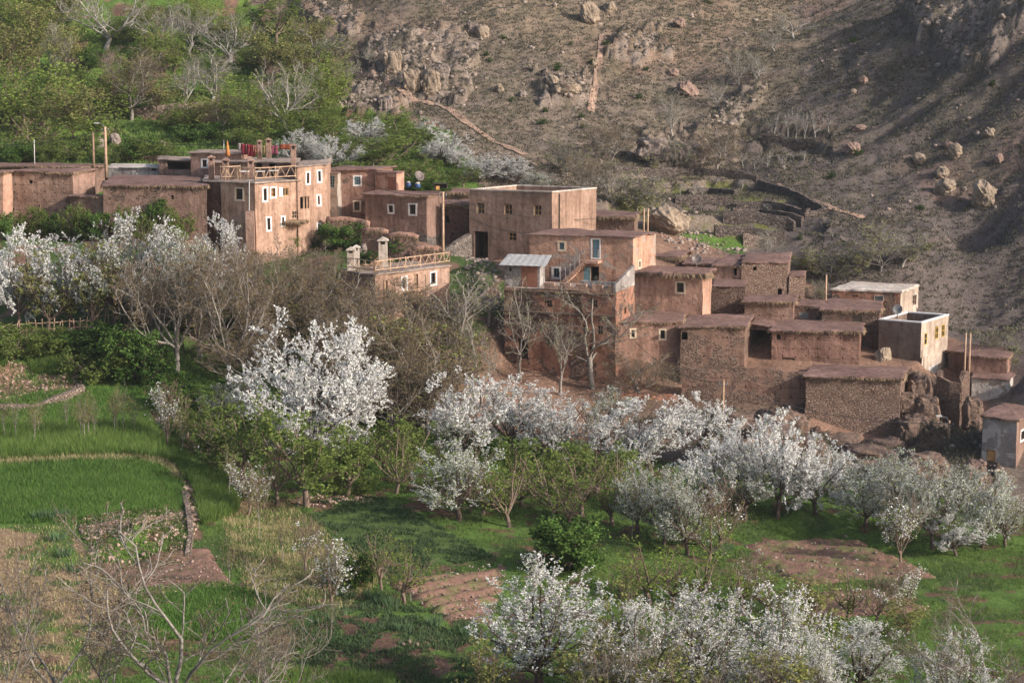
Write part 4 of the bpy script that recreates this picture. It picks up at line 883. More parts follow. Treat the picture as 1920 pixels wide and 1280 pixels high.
def bark(name, col):
    t = NT(name); n = t.noise(6, 5, .7); c = np.array(col); return t.done(t.ramp(n, [(.35, tuple(c * .55)), (.6, tuple(c)), (.75, tuple(np.minimum(c * 1.35, 1)))]), .9, t.bump(t.noise(25, 3), .6, .02), .1)
M_BK_DARK = bark('cherry_bark', (.13, .095, .08)); M_BK_PALE = bark('walnut_bark', (.29, .255, .22)); M_BK_BROWN = bark('fruit_bark', (.22, .16, .125)); M_BK_NEAR = bark('grey_walnut_bark', (.27, .24, .21)); M_BK_WHITE = bark('poplar_bark', (.38, .35, .315)); M_TWIG = bark('twig_bark', (.20, .145, .105)); M_TWIG_G = bark('grey_twigs', (.27, .24, .22))
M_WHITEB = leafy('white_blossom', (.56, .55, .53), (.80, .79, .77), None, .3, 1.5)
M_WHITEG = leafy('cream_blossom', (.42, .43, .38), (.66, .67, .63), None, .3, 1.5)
M_LEAFY = leafy('spring_leaf', (.080, .125, .032), (.165, .22, .058), (.25, .31, .09), .5, .9)
M_LEAFG = leafy('bush_leaf', (.035, .075, .020), (.08, .145, .034), (.13, .20, .05), .3, .9)
M_BUDB = leafy('brown_bud', (.13, .095, .05), (.20, .15, .08), (.22, .19, .08), .3, 1.2)
M_LEAFO = leafy('olive_bud', (.17, .17, .06), (.24, .23, .085), (.24, .28, .09), .3, 1.2)
M_LEAFL = leafy('pale_young_leaf', (.13, .185, .04), (.22, .285, .065), (.30, .36, .10), .5, 1.0)
M_LEAFD = leafy('deep_leaf', (.018, .045, .012), (.045, .095, .02), (.08, .13, .03), .25, .8)
def blossom_tree(seed, H=6., Wd=5., dens=1.0, leafm=M_WHITEB, size=.072, bk=M_BK_DARK, green=0.02, limbs=9, upr=.05, th=.9, ang=58, fill=1.0, tr=.12, up3=.12, gaps=-.2, clip=None):
    rng = np.random.default_rng(seed); c = np.array([0, 0, th + (H - th) * .46]); R = np.array([Wd / 2, Wd / 2, (H - th) * .56]); env = (c, R)
    tp, trd = strands(np.array([[0, 0, -.6]]), np.array([[.03, .02, 1.]]), np.array([th + .6 + .25]), np.array([tr * 1.25]), 5, .06, .05, rng, .75)
    az = np.arange(limbs) * 2.4 + rng.uniform(-.3, .3, limbs); an = np.radians(ang) * (.15 + 1.15 * (np.arange(limbs) + rng.random(limbs)) / limbs); d = np.stack([np.cos(az) * np.sin(an), np.sin(az) * np.sin(an), np.cos(an)], 1)
    p0 = tp[0, -1][None] - np.array([[0, 0, 1.]]) * rng.uniform(0, .35, (limbs, 1)); L = exit_len(p0, d, *env) * rng.uniform(.85, 1.02, limbs)
    l1 = strands(p0, d, L, np.full(limbs, tr * .55), 7, .10, upr, rng, .25)
    l2 = children(*l1, 8, .12, 46, .6, 2.8, 5, .13, upr, rng, env); l3 = children(*l2, 6, .10, 46, .6, 1.2, 3, .16, up3, rng, env, rr=.5)
    l4 = children(*l3, 3, .2, 42, .6, .55, 2, .15, up3, rng, env, rr=.6)
    tv = [(*tubes(*([tp, trd]), 8), 0), (*tubes(*l1, 6), 0)]; a = (np.maximum(l2[1], .012)); tv.append((*tubes(l2[0], a, 4), 0))
    cv = [(*tubes(l3[0], np.maximum(l3[1], .007), 3), 1)]
    pc = []; dc = []
    for l_, st, t0 in ((l1, .06, .45), (l2, .055, .15), (l3, .055, .0), (l4, .06, .0)):
        p, dd = along(l_[0], st / (dens * fill), rng, t0); pc.append(p); dc.append(dd)
    p = np.concatenate(pc); dd = np.concatenate(dc)
    keep = vnoise(p[:, 0] / .8 + p[:, 2] / 1.1, p[:, 1] / .8 - p[:, 2] / 1.5, seed) > gaps; p = p[keep]; dd = dd[keep]
    if clip: ins = (((p - c) / R) ** 2).sum(1) < (clip + .22 * vnoise(p[:, 0] * 1.1 + p[:, 2], p[:, 1] * 1.1 - p[:, 2], seed + 3)) ** 2; p = p[ins]; dd = dd[ins]
    v, f = petals(p, size, rng, 2, 1.1); cv.append((v, f, 0))
    if green:
        g = p[rng.random(len(p)) < green]; v, f = petals(g + rng.normal(0, .15, g.shape), .085, rng, 1, 1.5); cv.append((v, f, 2))
    return dict(trunk=(merge(tv), [bk]), crown=(merge(cv), [leafm, M_TWIG, M_LEAFL]), H=H, W=Wd)
def bare_tree(seed, H=9., Wd=8., bk=M_BK_PALE, limbs=5, th=1.6, ang=38, buds=1.0, budm=M_LEAFO, tw=M_TWIG, tr=.2, crook=.17, upr=.07, budsize=.08, n2=8, n3=7, n4=5, twr=.011):
    rng = np.random.default_rng(seed); c = np.array([0, 0, th + (H - th) * .5]); R = np.array([Wd / 2, Wd / 2, (H - th) * .54]); env = (c, R)
    tp = strands(np.array([[0, 0, -.8]]), np.array([[.08, .0, 1.]]), np.array([th + .9]), np.array([tr * 1.2]), 6, .07, .05, rng, .75)
    az = np.arange(limbs) * 2 * np.pi / limbs + rng.uniform(-.6, .6, limbs); an = np.radians(ang) * rng.uniform(.3, 1.4, limbs); d = np.stack([np.cos(az) * np.sin(an), np.sin(az) * np.sin(an), np.cos(an)], 1)
    p0 = tp[0][0, -1][None] - np.array([[0, 0, 1.]]) * rng.uniform(0, .3 * th, (limbs, 1)); L = exit_len(p0, d, *env) * rng.uniform(.75, 1.0, limbs)
    l1 = strands(p0, d, L, np.full(limbs, tr * .6), 9, crook, upr, rng, .3); l2 = children(*l1, n2, .18, 45, .55, 3.4, 6, crook * 1.1, upr, rng, env, rr=.6)
    l3 = children(*l2, n3, .2, 48, .55, 1.5, 4, .2, .06, rng, env, rr=.6); l4 = children(*l3, n4, .2, 48, .6, .8, 3, .2, .08, rng, env, rr=.7)
    tv = [(*tubes(*tp, 8), 0), (*tubes(*l1, 6), 0), (*tubes(l2[0], np.maximum(l2[1], .018), 4), 0)]
    cv = [(*tubes(l3[0], np.maximum(l3[1], .012), 3), 0), (*tubes(l4[0], np.maximum(l4[1], twr * .75), 3), 1)]
    if buds:
        p, dd = along(l4[0], .30 / buds, rng, .3); v, f = petals(p, budsize, rng, 1, 1.4, dirs=dd); cv.append((v, f, 2))
    return dict(trunk=(merge(tv), [bk]), branches=(merge(cv), [bk, tw, budm]), H=H, W=Wd)
def leaf_tree(seed, H=6., Wd=4.5, leafm=M_LEAFY, size=.115, dens=1.25, th=.8, bk=M_BK_BROWN, limbs=6, ang=40, upr=.08, tr=.12, step=.09, hole=-.16, stretch=1.5, name='crown'):
    rng = np.random.default_rng(seed); c = np.array([0, 0, th + (H - th) * .48]); R = np.array([Wd / 2, Wd / 2, (H - th) * .54]); env = (c, R)
    tp = strands(np.array([[0, 0, -.5]]), np.array([[.05, 0, 1.]]), np.array([th + .6]), np.array([tr * 1.2]), 4, .06, .05, rng, .8)
    az = np.arange(limbs) * 2 * np.pi / limbs + rng.uniform(-.5, .5, limbs); an = np.radians(ang) * rng.uniform(.3, 1.5, limbs); d = np.stack([np.cos(az) * np.sin(an), np.sin(az) * np.sin(an), np.cos(an)], 1)
    p0 = tp[0][0, -1][None] + np.zeros((limbs, 1)); L = exit_len(p0, d, *env) * rng.uniform(.8, 1.05, limbs)
    l1 = strands(p0, d, L, np.full(limbs, tr * .6), 6, .12, upr, rng, .25); l2 = children(*l1, 8, .12, 48, .6, 2.4, 4, .15, .06, rng, env); l3 = children(*l2, 6, .1, 48, .6, 1.0, 3, .18, .06, rng, env, rr=.5)
    tv = [(*tubes(*tp, 7), 0), (*tubes(*l1, 5), 0)]; cv = [(*tubes(l2[0], np.maximum(l2[1], .010), 3), 1)]
    p, dd = along(l3[0], step / dens, rng, .0); p2, d2 = along(l2[0], step * 1.4 / dens, rng, .4); p = np.concatenate([p, p2]); p = p + rng.normal(0, .09, p.shape)
    keep = vnoise(p[:, 0] / .7 + p[:, 2] / .9, p[:, 1] / .8 - p[:, 2] / 1.1, seed) > hole; p = p[keep]; v, f = petals(p, size, rng, 2, stretch, .3); cv.append((v, f, 0))
    return {'trunk': (merge(tv), [bk]), name: (merge(cv), [leafm, M_TWIG]), 'H': H, 'W': Wd}
PROTO = {}

def proto(kind, builders):
    L = []
    for b in builders:
        d = {k: mesh_np(k, v[0][0], v[0][1], v[1], fmat=v[0][2], smooth=False) for k, v in b.items() if k not in 'HW'}
        q = [v[0][0] for k, v in b.items() if k in ('crown', 'branches')][0]; w = np.percentile(q[:, 0], 98.5) - np.percentile(q[:, 0], 1.5) + np.percentile(q[:, 1], 98.5) - np.percentile(q[:, 1], 1.5)
        L.append((d, float(np.percentile(q[:, 2], 99.5)), float(w / 2)))
    PROTO[kind] = L
proto('blossom', [blossom_tree(s, dens=1.05) for s in (1, 2, 3)] + [blossom_tree(s, dens=.85, upr=.12, up3=.3, green=.03, gaps=-.14) for s in (4, 5)])
proto('blossom_big', [blossom_tree(11, H=10, Wd=10, dens=1.2, size=.085, clip=.93, limbs=30, th=.5, tr=.15, ang=92, gaps=-.32, upr=.02, up3=.03)])
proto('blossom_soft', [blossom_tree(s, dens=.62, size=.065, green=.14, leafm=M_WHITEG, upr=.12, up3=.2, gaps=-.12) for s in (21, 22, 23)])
proto('blossom_near', [blossom_tree(s, H=7.5, Wd=6, dens=.75, size=.06, green=.12, limbs=11, upr=.12, up3=.25, th=1.0, tr=.15, gaps=-.16) for s in (31, 32, 33)])
proto('blossom_hint', [blossom_tree(s, H=5, Wd=3.4, dens=.07, size=.08, gaps=.04, green=.5, limbs=6, upr=.25, up3=.5, th=.8, bk=M_BK_BROWN, ang=30, tr=.07) for s in (41, 42)])
proto('bare', [bare_tree(s, buds=1.6, limbs=7, ang=46, n4=7, budm=M_BUDB, tr=.16) for s in (51, 52, 53)] + [bare_tree(s, limbs=8, crook=.2, buds=2.6, ang=48, n4=7, budm=M_BUDB, tr=.14) for s in (54, 55)])
proto('bare_open', [bare_tree(s, H=9, Wd=6.5, bk=M_BK_PALE, tw=M_TWIG_G, limbs=5, n2=6, n3=5, n4=4, th=2.4, ang=34, buds=.9, tr=.13, crook=.18, twr=.009) for s in (64, 65, 66, 67)])
proto('bare_pale', [bare_tree(s, bk=M_BK_WHITE, tw=M_TWIG_G, buds=.25, crook=.2) for s in (61, 62, 63)])
proto('bare_near', [bare_tree(s, H=8.5, Wd=9, limbs=4, tr=.10, th=2.6, buds=.7, budsize=.055, twr=.0065, n2=8, n3=7, n4=5, crook=.22, ang=56, upr=.08, bk=M_BK_NEAR, budm=M_BUDB) for s in (71, 72, 73)])
proto('bare_small', [bare_tree(s, H=4, Wd=3, limbs=4, th=1.2, tr=.09, n2=5, n3=4, n4=3, bk=M_BK_WHITE, tw=M_TWIG_G, buds=0, twr=.016) for s in (81, 82)])
proto('grey_thicket', [bare_tree(s, H=4, Wd=4.5, limbs=8, th=.3, tr=.07, ang=50, bk=M_TWIG_G, tw=M_TWIG_G, buds=.4, twr=.014) for s in (85, 86)])
proto('leafy', [leaf_tree(s, leafm=M_LEAFY) for s in (91, 92, 93)])
proto('leafy_pale', [leaf_tree(s, leafm=M_LEAFL, dens=.33, size=.105, hole=-.10, limbs=7, bk=M_BK_BROWN, upr=.12) for s in (101, 102, 103)])
proto('leafy_olive', [leaf_tree(s, leafm=M_LEAFO, dens=.55, size=.12, hole=-.1, limbs=7, upr=.15) for s in (105, 106)])
proto('feather', [leaf_tree(s, H=7, Wd=5, leafm=m_, size=.12, dens=.5, tr=.045, limbs=12, th=.6, ang=40, upr=.2, hole=-.14, bk=M_BK_BROWN) for s, m_ in ((131, M_LEAFL), (132, M_LEAFO), (133, M_LEAFL))])
proto('shrub', [leaf_tree(s, H=3, Wd=4, leafm=M_LEAFG, th=.15, ang=62, limbs=10, size=.105, hole=-.3, tr=.05, dens=1.9) for s in (111, 112, 113)])
proto('shrub_bright', [leaf_tree(s, H=3.4, Wd=4, leafm=M_LEAFY, th=.15, ang=58, limbs=10, size=.11, hole=-.3, tr=.05, dens=1.3, stretch=1.2) for s in (115, 116)])
proto('shrub_dark', [leaf_tree(s, H=3, Wd=4, leafm=M_LEAFD, th=.15, ang=62, limbs=9, size=.11, hole=-.22, tr=.05, dens=1.7) for s in (118, 119)])
proto('sapling', [leaf_tree(s, H=4, Wd=1.7, leafm=M_LEAFO, th=1.2, ang=22, limbs=5, size=.055, dens=.22, tr=.032, bk=M_BK_PALE, upr=.2) for s in (121, 122, 123)])
CNT = {}
def plant(kind, label, px, top, base=None, D=None, w=100, group=None, var=None, nm=None, cat='tree', sink=0):
    """a plant whose foot stands on the land and whose crown reaches the photo height `top`"""
    k = CNT.get(kind, 0); CNT[kind] = k + 1; L = PROTO[kind]; d, H0, W0 = L[(k if var is None else var) % len(L)]
    g = G(px, base) if D is None else ground_at(px, D)
    zt = P(px, top, g.y).z; h = max(zt - g.z, .6); ppm = F_ / (g.y * CP - g.z * SP); wd = w / ppm
    name = nm or {'feather': 'leafy_tree', 'shrub': 'shrub', 'shrub_bright': 'shrub', 'shrub_dark': 'shrub', 'grey_thicket': 'thicket'}.get(kind) or ('blossoming_tree' if 'blossom' in kind else 'bare_tree' if 'bare' in kind else 'sapling' if kind == 'sapling' else 'leafy_tree')
    if name in ('shrub', 'thicket'): cat = 'shrub'
    if name == 'sapling': cat = 'sapling'
    o = thing(name, label, cat, (g.x, g.y, g.z - sink), (k * 2.399) % 6.283, group); sx = wd / W0; o.scale = (sx * 1.02, sx * .98, h / H0)
    for part, me in d.items(): link(part, me, o)
    return o

ORD = 'first second third fourth fifth sixth seventh eighth ninth tenth eleventh twelfth thirteenth fourteenth fifteenth'.split()
def ranked(pts, noun, rows):
    """a label for each point: its rank from the left within its row; rows = [(lowest foot, phrase)]"""
    out = [None] * len(pts); used = {}
    for i in sorted(range(len(pts)), key=lambda i: pts[i][0]):
        n_ = noun(i) if callable(noun) else noun; r = next(ph for y, ph in rows if pts[i][1] <= y); k = used.get((n_, r), 0); used[(n_, r)] = k + 1; out[i] = f'{ORD[k]} {n_} from the left, {r}'
    return out
# ------------------------------------------------------------------ every tree and shrub: kind, label, column, top, foot row or None, distance or None, width
GB = 'white blossoming trees of the orchard row'; GH_ = 'bare walnut trees below the village'
PL = [
 ('blossom','white blossoming tree cut by the left photo edge above the stick fence',36,428,618,None,120),
 ('blossom','round white blossoming tree with a straight trunk beside the white garden cloth',133,446,612,None,128),
 ('blossom_soft','thinly blossoming tree right of the round one by the stick fence',212,418,612,None,130),
 ('blossom','tallest white blossoming tree in front of the long low house',272,396,606,None,140),
 ('blossom_soft','hazy half-open blossoming tree right of the tallest one before the long low house',335,428,622,None,120),
 ('blossom','white blossoming tree under the shaded wall left of the guesthouse',402,408,600,None,118),
 ('blossom_big','largest white blossoming tree, in the middle of the photo above the green pear trees',586,606,None,139,236),
 ('blossom','white blossoming tree with drooping left arm, below the lone bare trees',872,700,868,None,150),
 ('blossom','white blossoming tree leaning right with a spiky top, left of the red building foot',955,706,850,None,150),
 ('blossom','white blossoming tree with a forked trunk above the pale green thicket',1035,738,872,None,130),
 ('blossom_soft','smaller white tree under the big bare tree of the red building',1128,728,846,None,110),
 ('blossom','broad white blossoming tree left of the orchard telegraph pole',1225,745,885,None,165),
 ('blossom','white blossoming tree whose crown touches the orchard telegraph pole',1300,742,876,None,140),
 ('blossom','white blossoming tree standing in front of the orchard telegraph pole',1330,812,958,None,110),
 ('blossom_soft','white tree with short trunk at the left end of the bright lawn',1398,838,974,None,110),
 ('blossom','tall white blossoming tree with a peaked top below the barn cliff',1456,770,970,None,128),
 ('blossom','white blossoming tree with pale trunk at the right end of the bright lawn',1530,826,964,None,128),
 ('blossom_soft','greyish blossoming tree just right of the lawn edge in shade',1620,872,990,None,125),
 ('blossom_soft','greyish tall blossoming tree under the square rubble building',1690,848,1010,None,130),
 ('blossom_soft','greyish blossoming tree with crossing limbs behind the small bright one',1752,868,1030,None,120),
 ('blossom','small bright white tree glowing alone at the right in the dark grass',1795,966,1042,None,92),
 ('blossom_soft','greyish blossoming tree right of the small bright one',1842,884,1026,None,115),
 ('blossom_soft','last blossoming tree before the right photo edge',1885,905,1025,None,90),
 ('blossom_soft','leaning half-leafed blossoming tree left of the orchard gap',1200,868,1000,None,105),
 ('blossom_soft','half-blossoming orchard tree with a thick forked trunk in dark grass',1246,878,1022,None,105),
 ('blossom_soft','half-blossoming orchard tree nearest the plowed ridges',1290,890,1040,None,110),
 ('blossom_hint','sparse orchard tree with a vase of limbs beside the iris clump',1352,900,1028,None,110),
 ('blossom_near','big white blossoming tree at the bottom middle with a pointed top',1012,1050,None,89,235),
 ('blossom_near','white blossoming tree low at the bottom between two taller ones',1190,1128,None,84,190),
 ('blossom_near','white blossoming tree at the bottom with the round lit top',1320,1098,None,87,215),
 ('blossom_near','white blossoming tree with single tall flower spikes at the bottom, right of three',1455,1100,None,88,190),
 ('blossom_near','open airy white blossoming tree at the bottom left of the twisted bare one',1622,1165,None,91,150),
 ('blossom','pale blossoming tree behind the guesthouse chimneys on the green slope',558,244,312,None,80),
 ('blossom','small spiky white tree behind the gap right of the guesthouse',618,256,322,None,52),
 ('blossom','small white tree directly above the reddish house roof',662,268,326,None,52),
 ('blossom','creamy domed blossoming tree on the green slope above the reddish house',688,222,282,None,78),
 ('blossom','upper small white tree of the diagonal row on the green slope',800,220,268,None,52),
 ('blossom','bright white tree in the diagonal row above the small thatch house',836,246,308,None,88),
 ('blossom','wide white blossoming tree just behind the big plain house',928,288,338,None,100),
 ('blossom_soft','faint blossoming tree behind the right roof edge of the big plain house',1008,318,360,None,70),
 ('blossom_hint','slender budding tree at the top end of the blossoming path row',312,715,838,None,70),
 ('blossom_soft','low blossom spray in front of the green pear trees, upper one',430,722,800,None,95),
 ('blossom_hint','narrow white-flowered young tree on the path edge beside the wheat',396,788,868,None,82),
 ('blossom_hint','fan-shaped young white tree below the pear trees',462,866,966,None,78),
 ('blossom_hint','young tree with few white upright shoots over the straw bank',572,962,1070,None,62),
 ('blossom_hint','spindly young tree beside the lower straw bank',622,1008,1140,None,85),
 ('blossom_soft','pale blossoming bushy tree over the dark hollow left of the orchard',862,820,975,None,150),
 ('blossom','white blossoming tree behind the left roof edge of the big plain house',898,300,342,None,60), ('blossom','white blossoming tree right of the wide one behind the big plain house',968,298,342,None,66), ('blossom','low white tree touching the bright one of the diagonal row',815,264,306,None,56), ('blossom','low white tree right of the guesthouse laundry',585,256,306,None,56), ('blossom','white tree at the lower right end of the diagonal row',862,274,318,None,50),
 # bare trees below the village
 ('bare','bare tree with forked trunk between the bushes and the largest blossoming tree',330,452,698,None,190),
 ('bare','bare tree with slim twin trunk, above the shaded lawn',432,468,722,None,180),
 ('bare','bare tree left of the guesthouse buttress',505,448,650,None,150),
 ('bare','bare tree below the guesthouse door',560,480,None,160,150),
 ('bare','bare tree hiding the left wall of the lower guesthouse',622,500,None,157,150),
 ('bare','bare twiggy tree below the sun terrace',672,530,None,153,160),
 ('bare','bare tree behind the largest blossoming tree, right of its top',728,560,760,None,160),
 ('bare','bare tree with dark double trunk right of the largest blossoming tree',795,575,800,None,190),
 ('bare','bare tree in front of the balcony corner',770,520,None,160,130),
 ('bare_open','white-limbed bare tree on the slope under the street',860,512,690,None,150),
 ('bare_open','pale bare tree against the shadow left of the courtyard shed',915,500,None,162,110),
 ('bare_open','thin bare tree at the corner of the tall red building',905,600,760,None,120),
 ('bare_open','pale slanting bare tree at the left edge of the tall red building',975,520,715,None,110),
 ('bare_open','thin crooked pale tree before the middle of the tall red building',1052,568,740,None,80),
 ('bare_open','spreading bare tree with many upright limbs before the tall red building',1112,525,728,None,180),
 ('bare','low bare tree with long side branches before the low red house',1205,660,752,None,130),
 ('bare','fine bare tree left of the lower guesthouse, crown olive brown',590,455,None,163,110),
 ('bare_pale','pale bare tree among blossoming crowns under the long low house',375,440,668,None,130),
 ('leafy_olive','olive budding tree behind the two left blossoming trees',90,470,625,None,110),
 ('leafy_olive','olive budding tree behind the stick fence middle',178,455,628,None,100),
 ('leafy_olive','olive budding tree between bare trunks under the guesthouse',460,520,None,158,130),
 ('leafy_olive','olive budding tree filling the slope under the sun terrace',700,590,None,152,170),
 ('leafy_olive','olive budding tree filling the slope right of the balcony',820,610,None,152,150),
 ('leafy_olive','olive budding tree low on the slope behind the white row',760,680,None,148,140),
 ('bare','bare brown tree behind the bushes left of the shaded lawn',285,520,None,154,130), ('bare','bare brown tree between guesthouse buttress and lower guesthouse',545,560,None,154,150),
 ('bare','bare brown tree low on the slope, right of the shaded lawn',480,600,None,151,140), ('bare','bare brown tree below the left end of the sun terrace',610,580,None,151,150), ('bare','olive-brown bare tree before the lower guesthouse balcony',735,600,None,156,150),
 ('bare','bare brown tree above the white row start',845,640,None,152,150), ('bare','bare brown tree at the bend of the slope below the street',880,560,None,157,120), ('bare','bare brown tree right of the balcony tree',820,560,None,158,130),
 ('bare','bare brown tree in the notch left of the white row',790,660,None,148,130), ('bare','bare brown tree behind the guesthouse-side blossoms',450,455,None,161,130),
 ('leafy_olive','olive haze tree left of the slope notch',660,640,None,150,150), ('leafy_olive','olive haze tree over the shaded lawn',390,560,None,156,120), ('leafy_olive','olive haze tree above the largest blossoming tree',560,540,None,158,140),
 ('leafy_olive','olive bushy tree at the bottom between the white trees, left',1120,1190,None,83,150), ('leafy_olive','olive bushy tree at the bottom below the round lit white top',1290,1215,None,82,170), ('leafy_olive','olive bushy tree at the bottom under the flower spikes',1440,1225,None,82,160),
 ('leafy_olive','olive twiggy tree at the bottom left of the big white tree',905,1200,None,84,110), ('bare_near','bare twiggy tree at the bottom edge between two tall white ones',1100,1160,None,82,150), ('bare_near','bare twiggy tree at the bottom edge under the flower spikes',1390,1195,None,82,170),
 ('blossom_near','white blossoming tree at the bottom edge right of the flower spikes',1520,1180,None,84,120), ('blossom_near','white blossoming tree at the bottom right beneath the twisted bare tree',1790,1185,None,84,150),
 ('bare_near','small bare tree at the bottom, right of the wide fork',480,1120,None,84,150), 
 ('bare_near','bare tree at the bottom edge just right of the wide fork',410,1130,None,80,220), ('bare_near','bare tree at the left photo edge near the bottom',15,1060,None,81,200),
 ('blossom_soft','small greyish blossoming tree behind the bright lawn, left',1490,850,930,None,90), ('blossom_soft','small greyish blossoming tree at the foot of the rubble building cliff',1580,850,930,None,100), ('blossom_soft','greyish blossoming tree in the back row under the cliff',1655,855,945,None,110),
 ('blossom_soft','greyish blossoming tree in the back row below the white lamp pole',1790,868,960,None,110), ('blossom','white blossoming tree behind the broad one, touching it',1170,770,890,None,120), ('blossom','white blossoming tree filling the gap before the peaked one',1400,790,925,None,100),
 ('leafy_pale','pale green tree in the orchard shade, far left',905,870,965,None,110), ('leafy_pale','pale green tree in the orchard shade, behind the stout fork',980,860,950,None,110), ('leafy_pale','pale green tree at the middle of the orchard shade',1070,880,990,None,110), ('leafy_pale','pale green tree at the right of the orchard shade',1170,860,960,None,110),
 ('leafy','green tree at the dark hollow edge',770,790,900,None,110), ('leafy_pale','pale green tree behind the hollow',720,770,880,None,110), ('leafy','green bushy tree under the white leaning arm',860,850,930,None,90),
 ('bare','brown twiggy tree in the thicket, below the guesthouse buttress',480,520,None,158,130),
 ('bare','brown twiggy tree in the thicket, between guesthouse and sun terrace',590,520,None,158,130),
 ('bare','brown twiggy tree in the thicket, behind the top of the largest white tree',640,600,None,147,150),
 ('bare','brown twiggy tree in the thicket, left of the largest white tree',455,610,None,148,140),
 ('bare','brown twiggy tree in the thicket, under the balcony',740,640,None,150,150),
 ('bare','brown twiggy tree in the thicket, right under the white lower window',812,600,None,154,140),
 ('bare','brown twiggy tree in the thicket, lowest behind the white row',800,700,None,146,150),
 ('bare','brown twiggy tree in the thicket, between the two long pale trunks',385,520,None,158,130),
 ('bare','brown twiggy tree in the thicket, above the dark bushes',300,560,None,156,120),
 ('bare','brown twiggy tree in the thicket, right of the largest white tree',735,680,None,145,140),
 ('leafy_pale','pale green young tree behind the round lit white top',1260,1040,1130,None,120), ('leafy_pale','pale green young tree in the middle of the lower orchard gap',1390,1050,1150,None,120), ('leafy_pale','pale green young tree left of the lower orchard gap',1160,1040,1120,None,90), ('leafy_olive','olive twiggy tree behind the flower spikes',1500,1080,1190,None,120), ('leafy_olive','olive twiggy tree beside the big bottom white tree',1150,1090,None,88,110), ('leafy_pale','pale green young tree over the clover mound foot',1330,960,1050,None,80),
 ('bare_near','thin bare tree at the bottom edge over the left straw path',190,1080,None,83,220), ('bare_near','thin bare tree at the bottom between fork and clover',520,1160,None,84,150), ('bare_near','bare tree above the twisted one in the bottom right corner',1760,1150,None,88,160), ('leafy_olive','olive bush in the grass left of the twisted bare tree',1700,1120,1190,None,90),
 ('bare_near','large bare tree with a wide fork at the bottom left',318,985,None,80,430),
 ('bare_near','bare tree with upright stems at the bottom left corner',120,975,None,82,250),
 ('bare_near','twisted bare tree at the bottom right corner',1860,1120,None,85,290),
 # hillside trees
 ('bare_pale','big white-limbed spreading tree at the top left of the green slope',195,-30,96,None,165),
 ('bare_pale','white-limbed tree at the top edge right of the big spreading one',300,5,96,None,90),
 ('bare_pale','tall slanting pale tree at the top edge above the terraces',352,8,104,None,80),
 ('bare_pale','widely branched white tree high on the green slope below the rocks',432,22,122,None,140),
 ('bare_pale','small white forked tree in the middle of the green slope',340,105,202,None,90),
 ('bare_pale','fine pale tree with two trunks in the middle of the green slope',394,80,198,None,100),
 ('bare','brown-budded tree with dark trunk on the upper terrace',246,88,228,None,150),
 ('bare_pale','pale bare tree at the lower right of the green slope',540,112,252,None,140),
 ('bare','small bare tree above the guesthouse roof',415,170,252,None,80),
 ('bare_pale','thin white tree near the left top of the slope',102,40,150,None,60),
 ('grey_thicket','grey brush patch by the dark terrace steps at the foot of the rocks',595,55,118,None,110),
 ('bare_pale','little pale tree on the stepped ledge beside the path',690,88,125,None,40),
 ('bare_pale','small pale tree on the middle of the stepped ledge',655,110,150,None,45),
 ('bare_pale','silvery feathery tree high in the gully at the top right',1490,22,72,None,85),
 ('bare_pale','silvery tree lower left of the gully top tree',1452,52,96,None,55),
 ('bare_pale','grey bare tree in the gully, left of two',1385,92,158,None,60),
 ('bare_pale','grey bare tree in the gully, right of two',1428,96,156,None,60),
 ('bare_pale','lone pale tree on the rock ledge of the middle slope',1262,168,256,None,52),
 ('bare_pale','small tree beside the leaning rocks of the gully',1342,150,205,None,45),
 ('bare','large grey bare tree above the dark rock face left of the grassy steps',1345,234,324,None,110),
 ('bare','round dark bare tree at the foot of the tan slope',1143,222,302,None,92),
 ('bare','low bare tree behind the big plain house right corner',1102,286,372,None,85),
 ('bare_pale','pale tree in the brush right of the big plain house',1150,300,380,None,80),
 ('grey_thicket','grey thicket on the slope behind the white blossoming row',1062,262,330,None,90),
 ('grey_thicket','grey thicket beside the terraced grass',1195,320,392,None,90),
 ('grey_thicket','large grey thicket below the boulder slope at the right',1650,420,508,None,170),
 ('grey_thicket','grey thicket left of the large one below the boulder slope',1560,455,520,None,100),
 ('grey_thicket','grey thicket behind the ruin wall right of the rubble compound',1530,525,566,None,60),
 ('bare_pale','pale bare tree above the rubble compound',1440,425,492,None,60),
 ('grey_thicket','grey thicket at the right edge above the two-tone house',1880,610,690,None,90),
 ('grey_thicket','grey brush on the dark rock left of the gully',1255,262,322,None,100),
 ('leafy_olive','dark evergreen shrub tree below the gully terraces',1510,468,518,None,70),
 ('bare_pale','pale tree in the thicket below the boulder slope',1690,430,500,None,80),
 # garden and ivy
 ('shrub','ivy-green bush hanging over the thatched garden wall beside the guesthouse',642,418,466,None,74),
 ('shrub','dark green garden bush above the tall terrace chimney',744,446,478,None,46),
 ('shrub_bright','tall bright bush by the guesthouse door',541,432,478,None,34),
 ('shrub_dark','small round blue-green bush right of the guesthouse door',588,446,470,None,26),
 ('shrub_dark','low green bush on the bank above the sun terrace',690,470,494,None,50),
 ('shrub','green bush at the foot of the orchard telegraph pole',1385,812,842,None,34),
 ('shrub','large glossy dark bush beside the orchard lawn',1066,972,1072,None,130),
 ('shrub','green bush below the straw bank with irises',672,1038,1100,None,70),
 ('shrub_bright','bright green bush behind the pear trees of the middle',655,880,925,None,90),
 # pear and green trees in the middle
 ('leafy','green pear tree with small white flowers, left of three',455,738,905,None,150),
 ('leafy','green pear tree with slender forked trunk, middle of three',575,775,950,None,170),
 ('leafy','green pear tree, right of three',650,790,930,None,120),
 ('leafy_pale','thin green tree in front of the pear trees',520,800,945,None,100),
 ('leafy','green tree behind the left pear tree',400,745,850,None,90),
 ('leafy_pale','leaning thin tree with a pale trunk by the dark hollow',742,800,925,None,100),
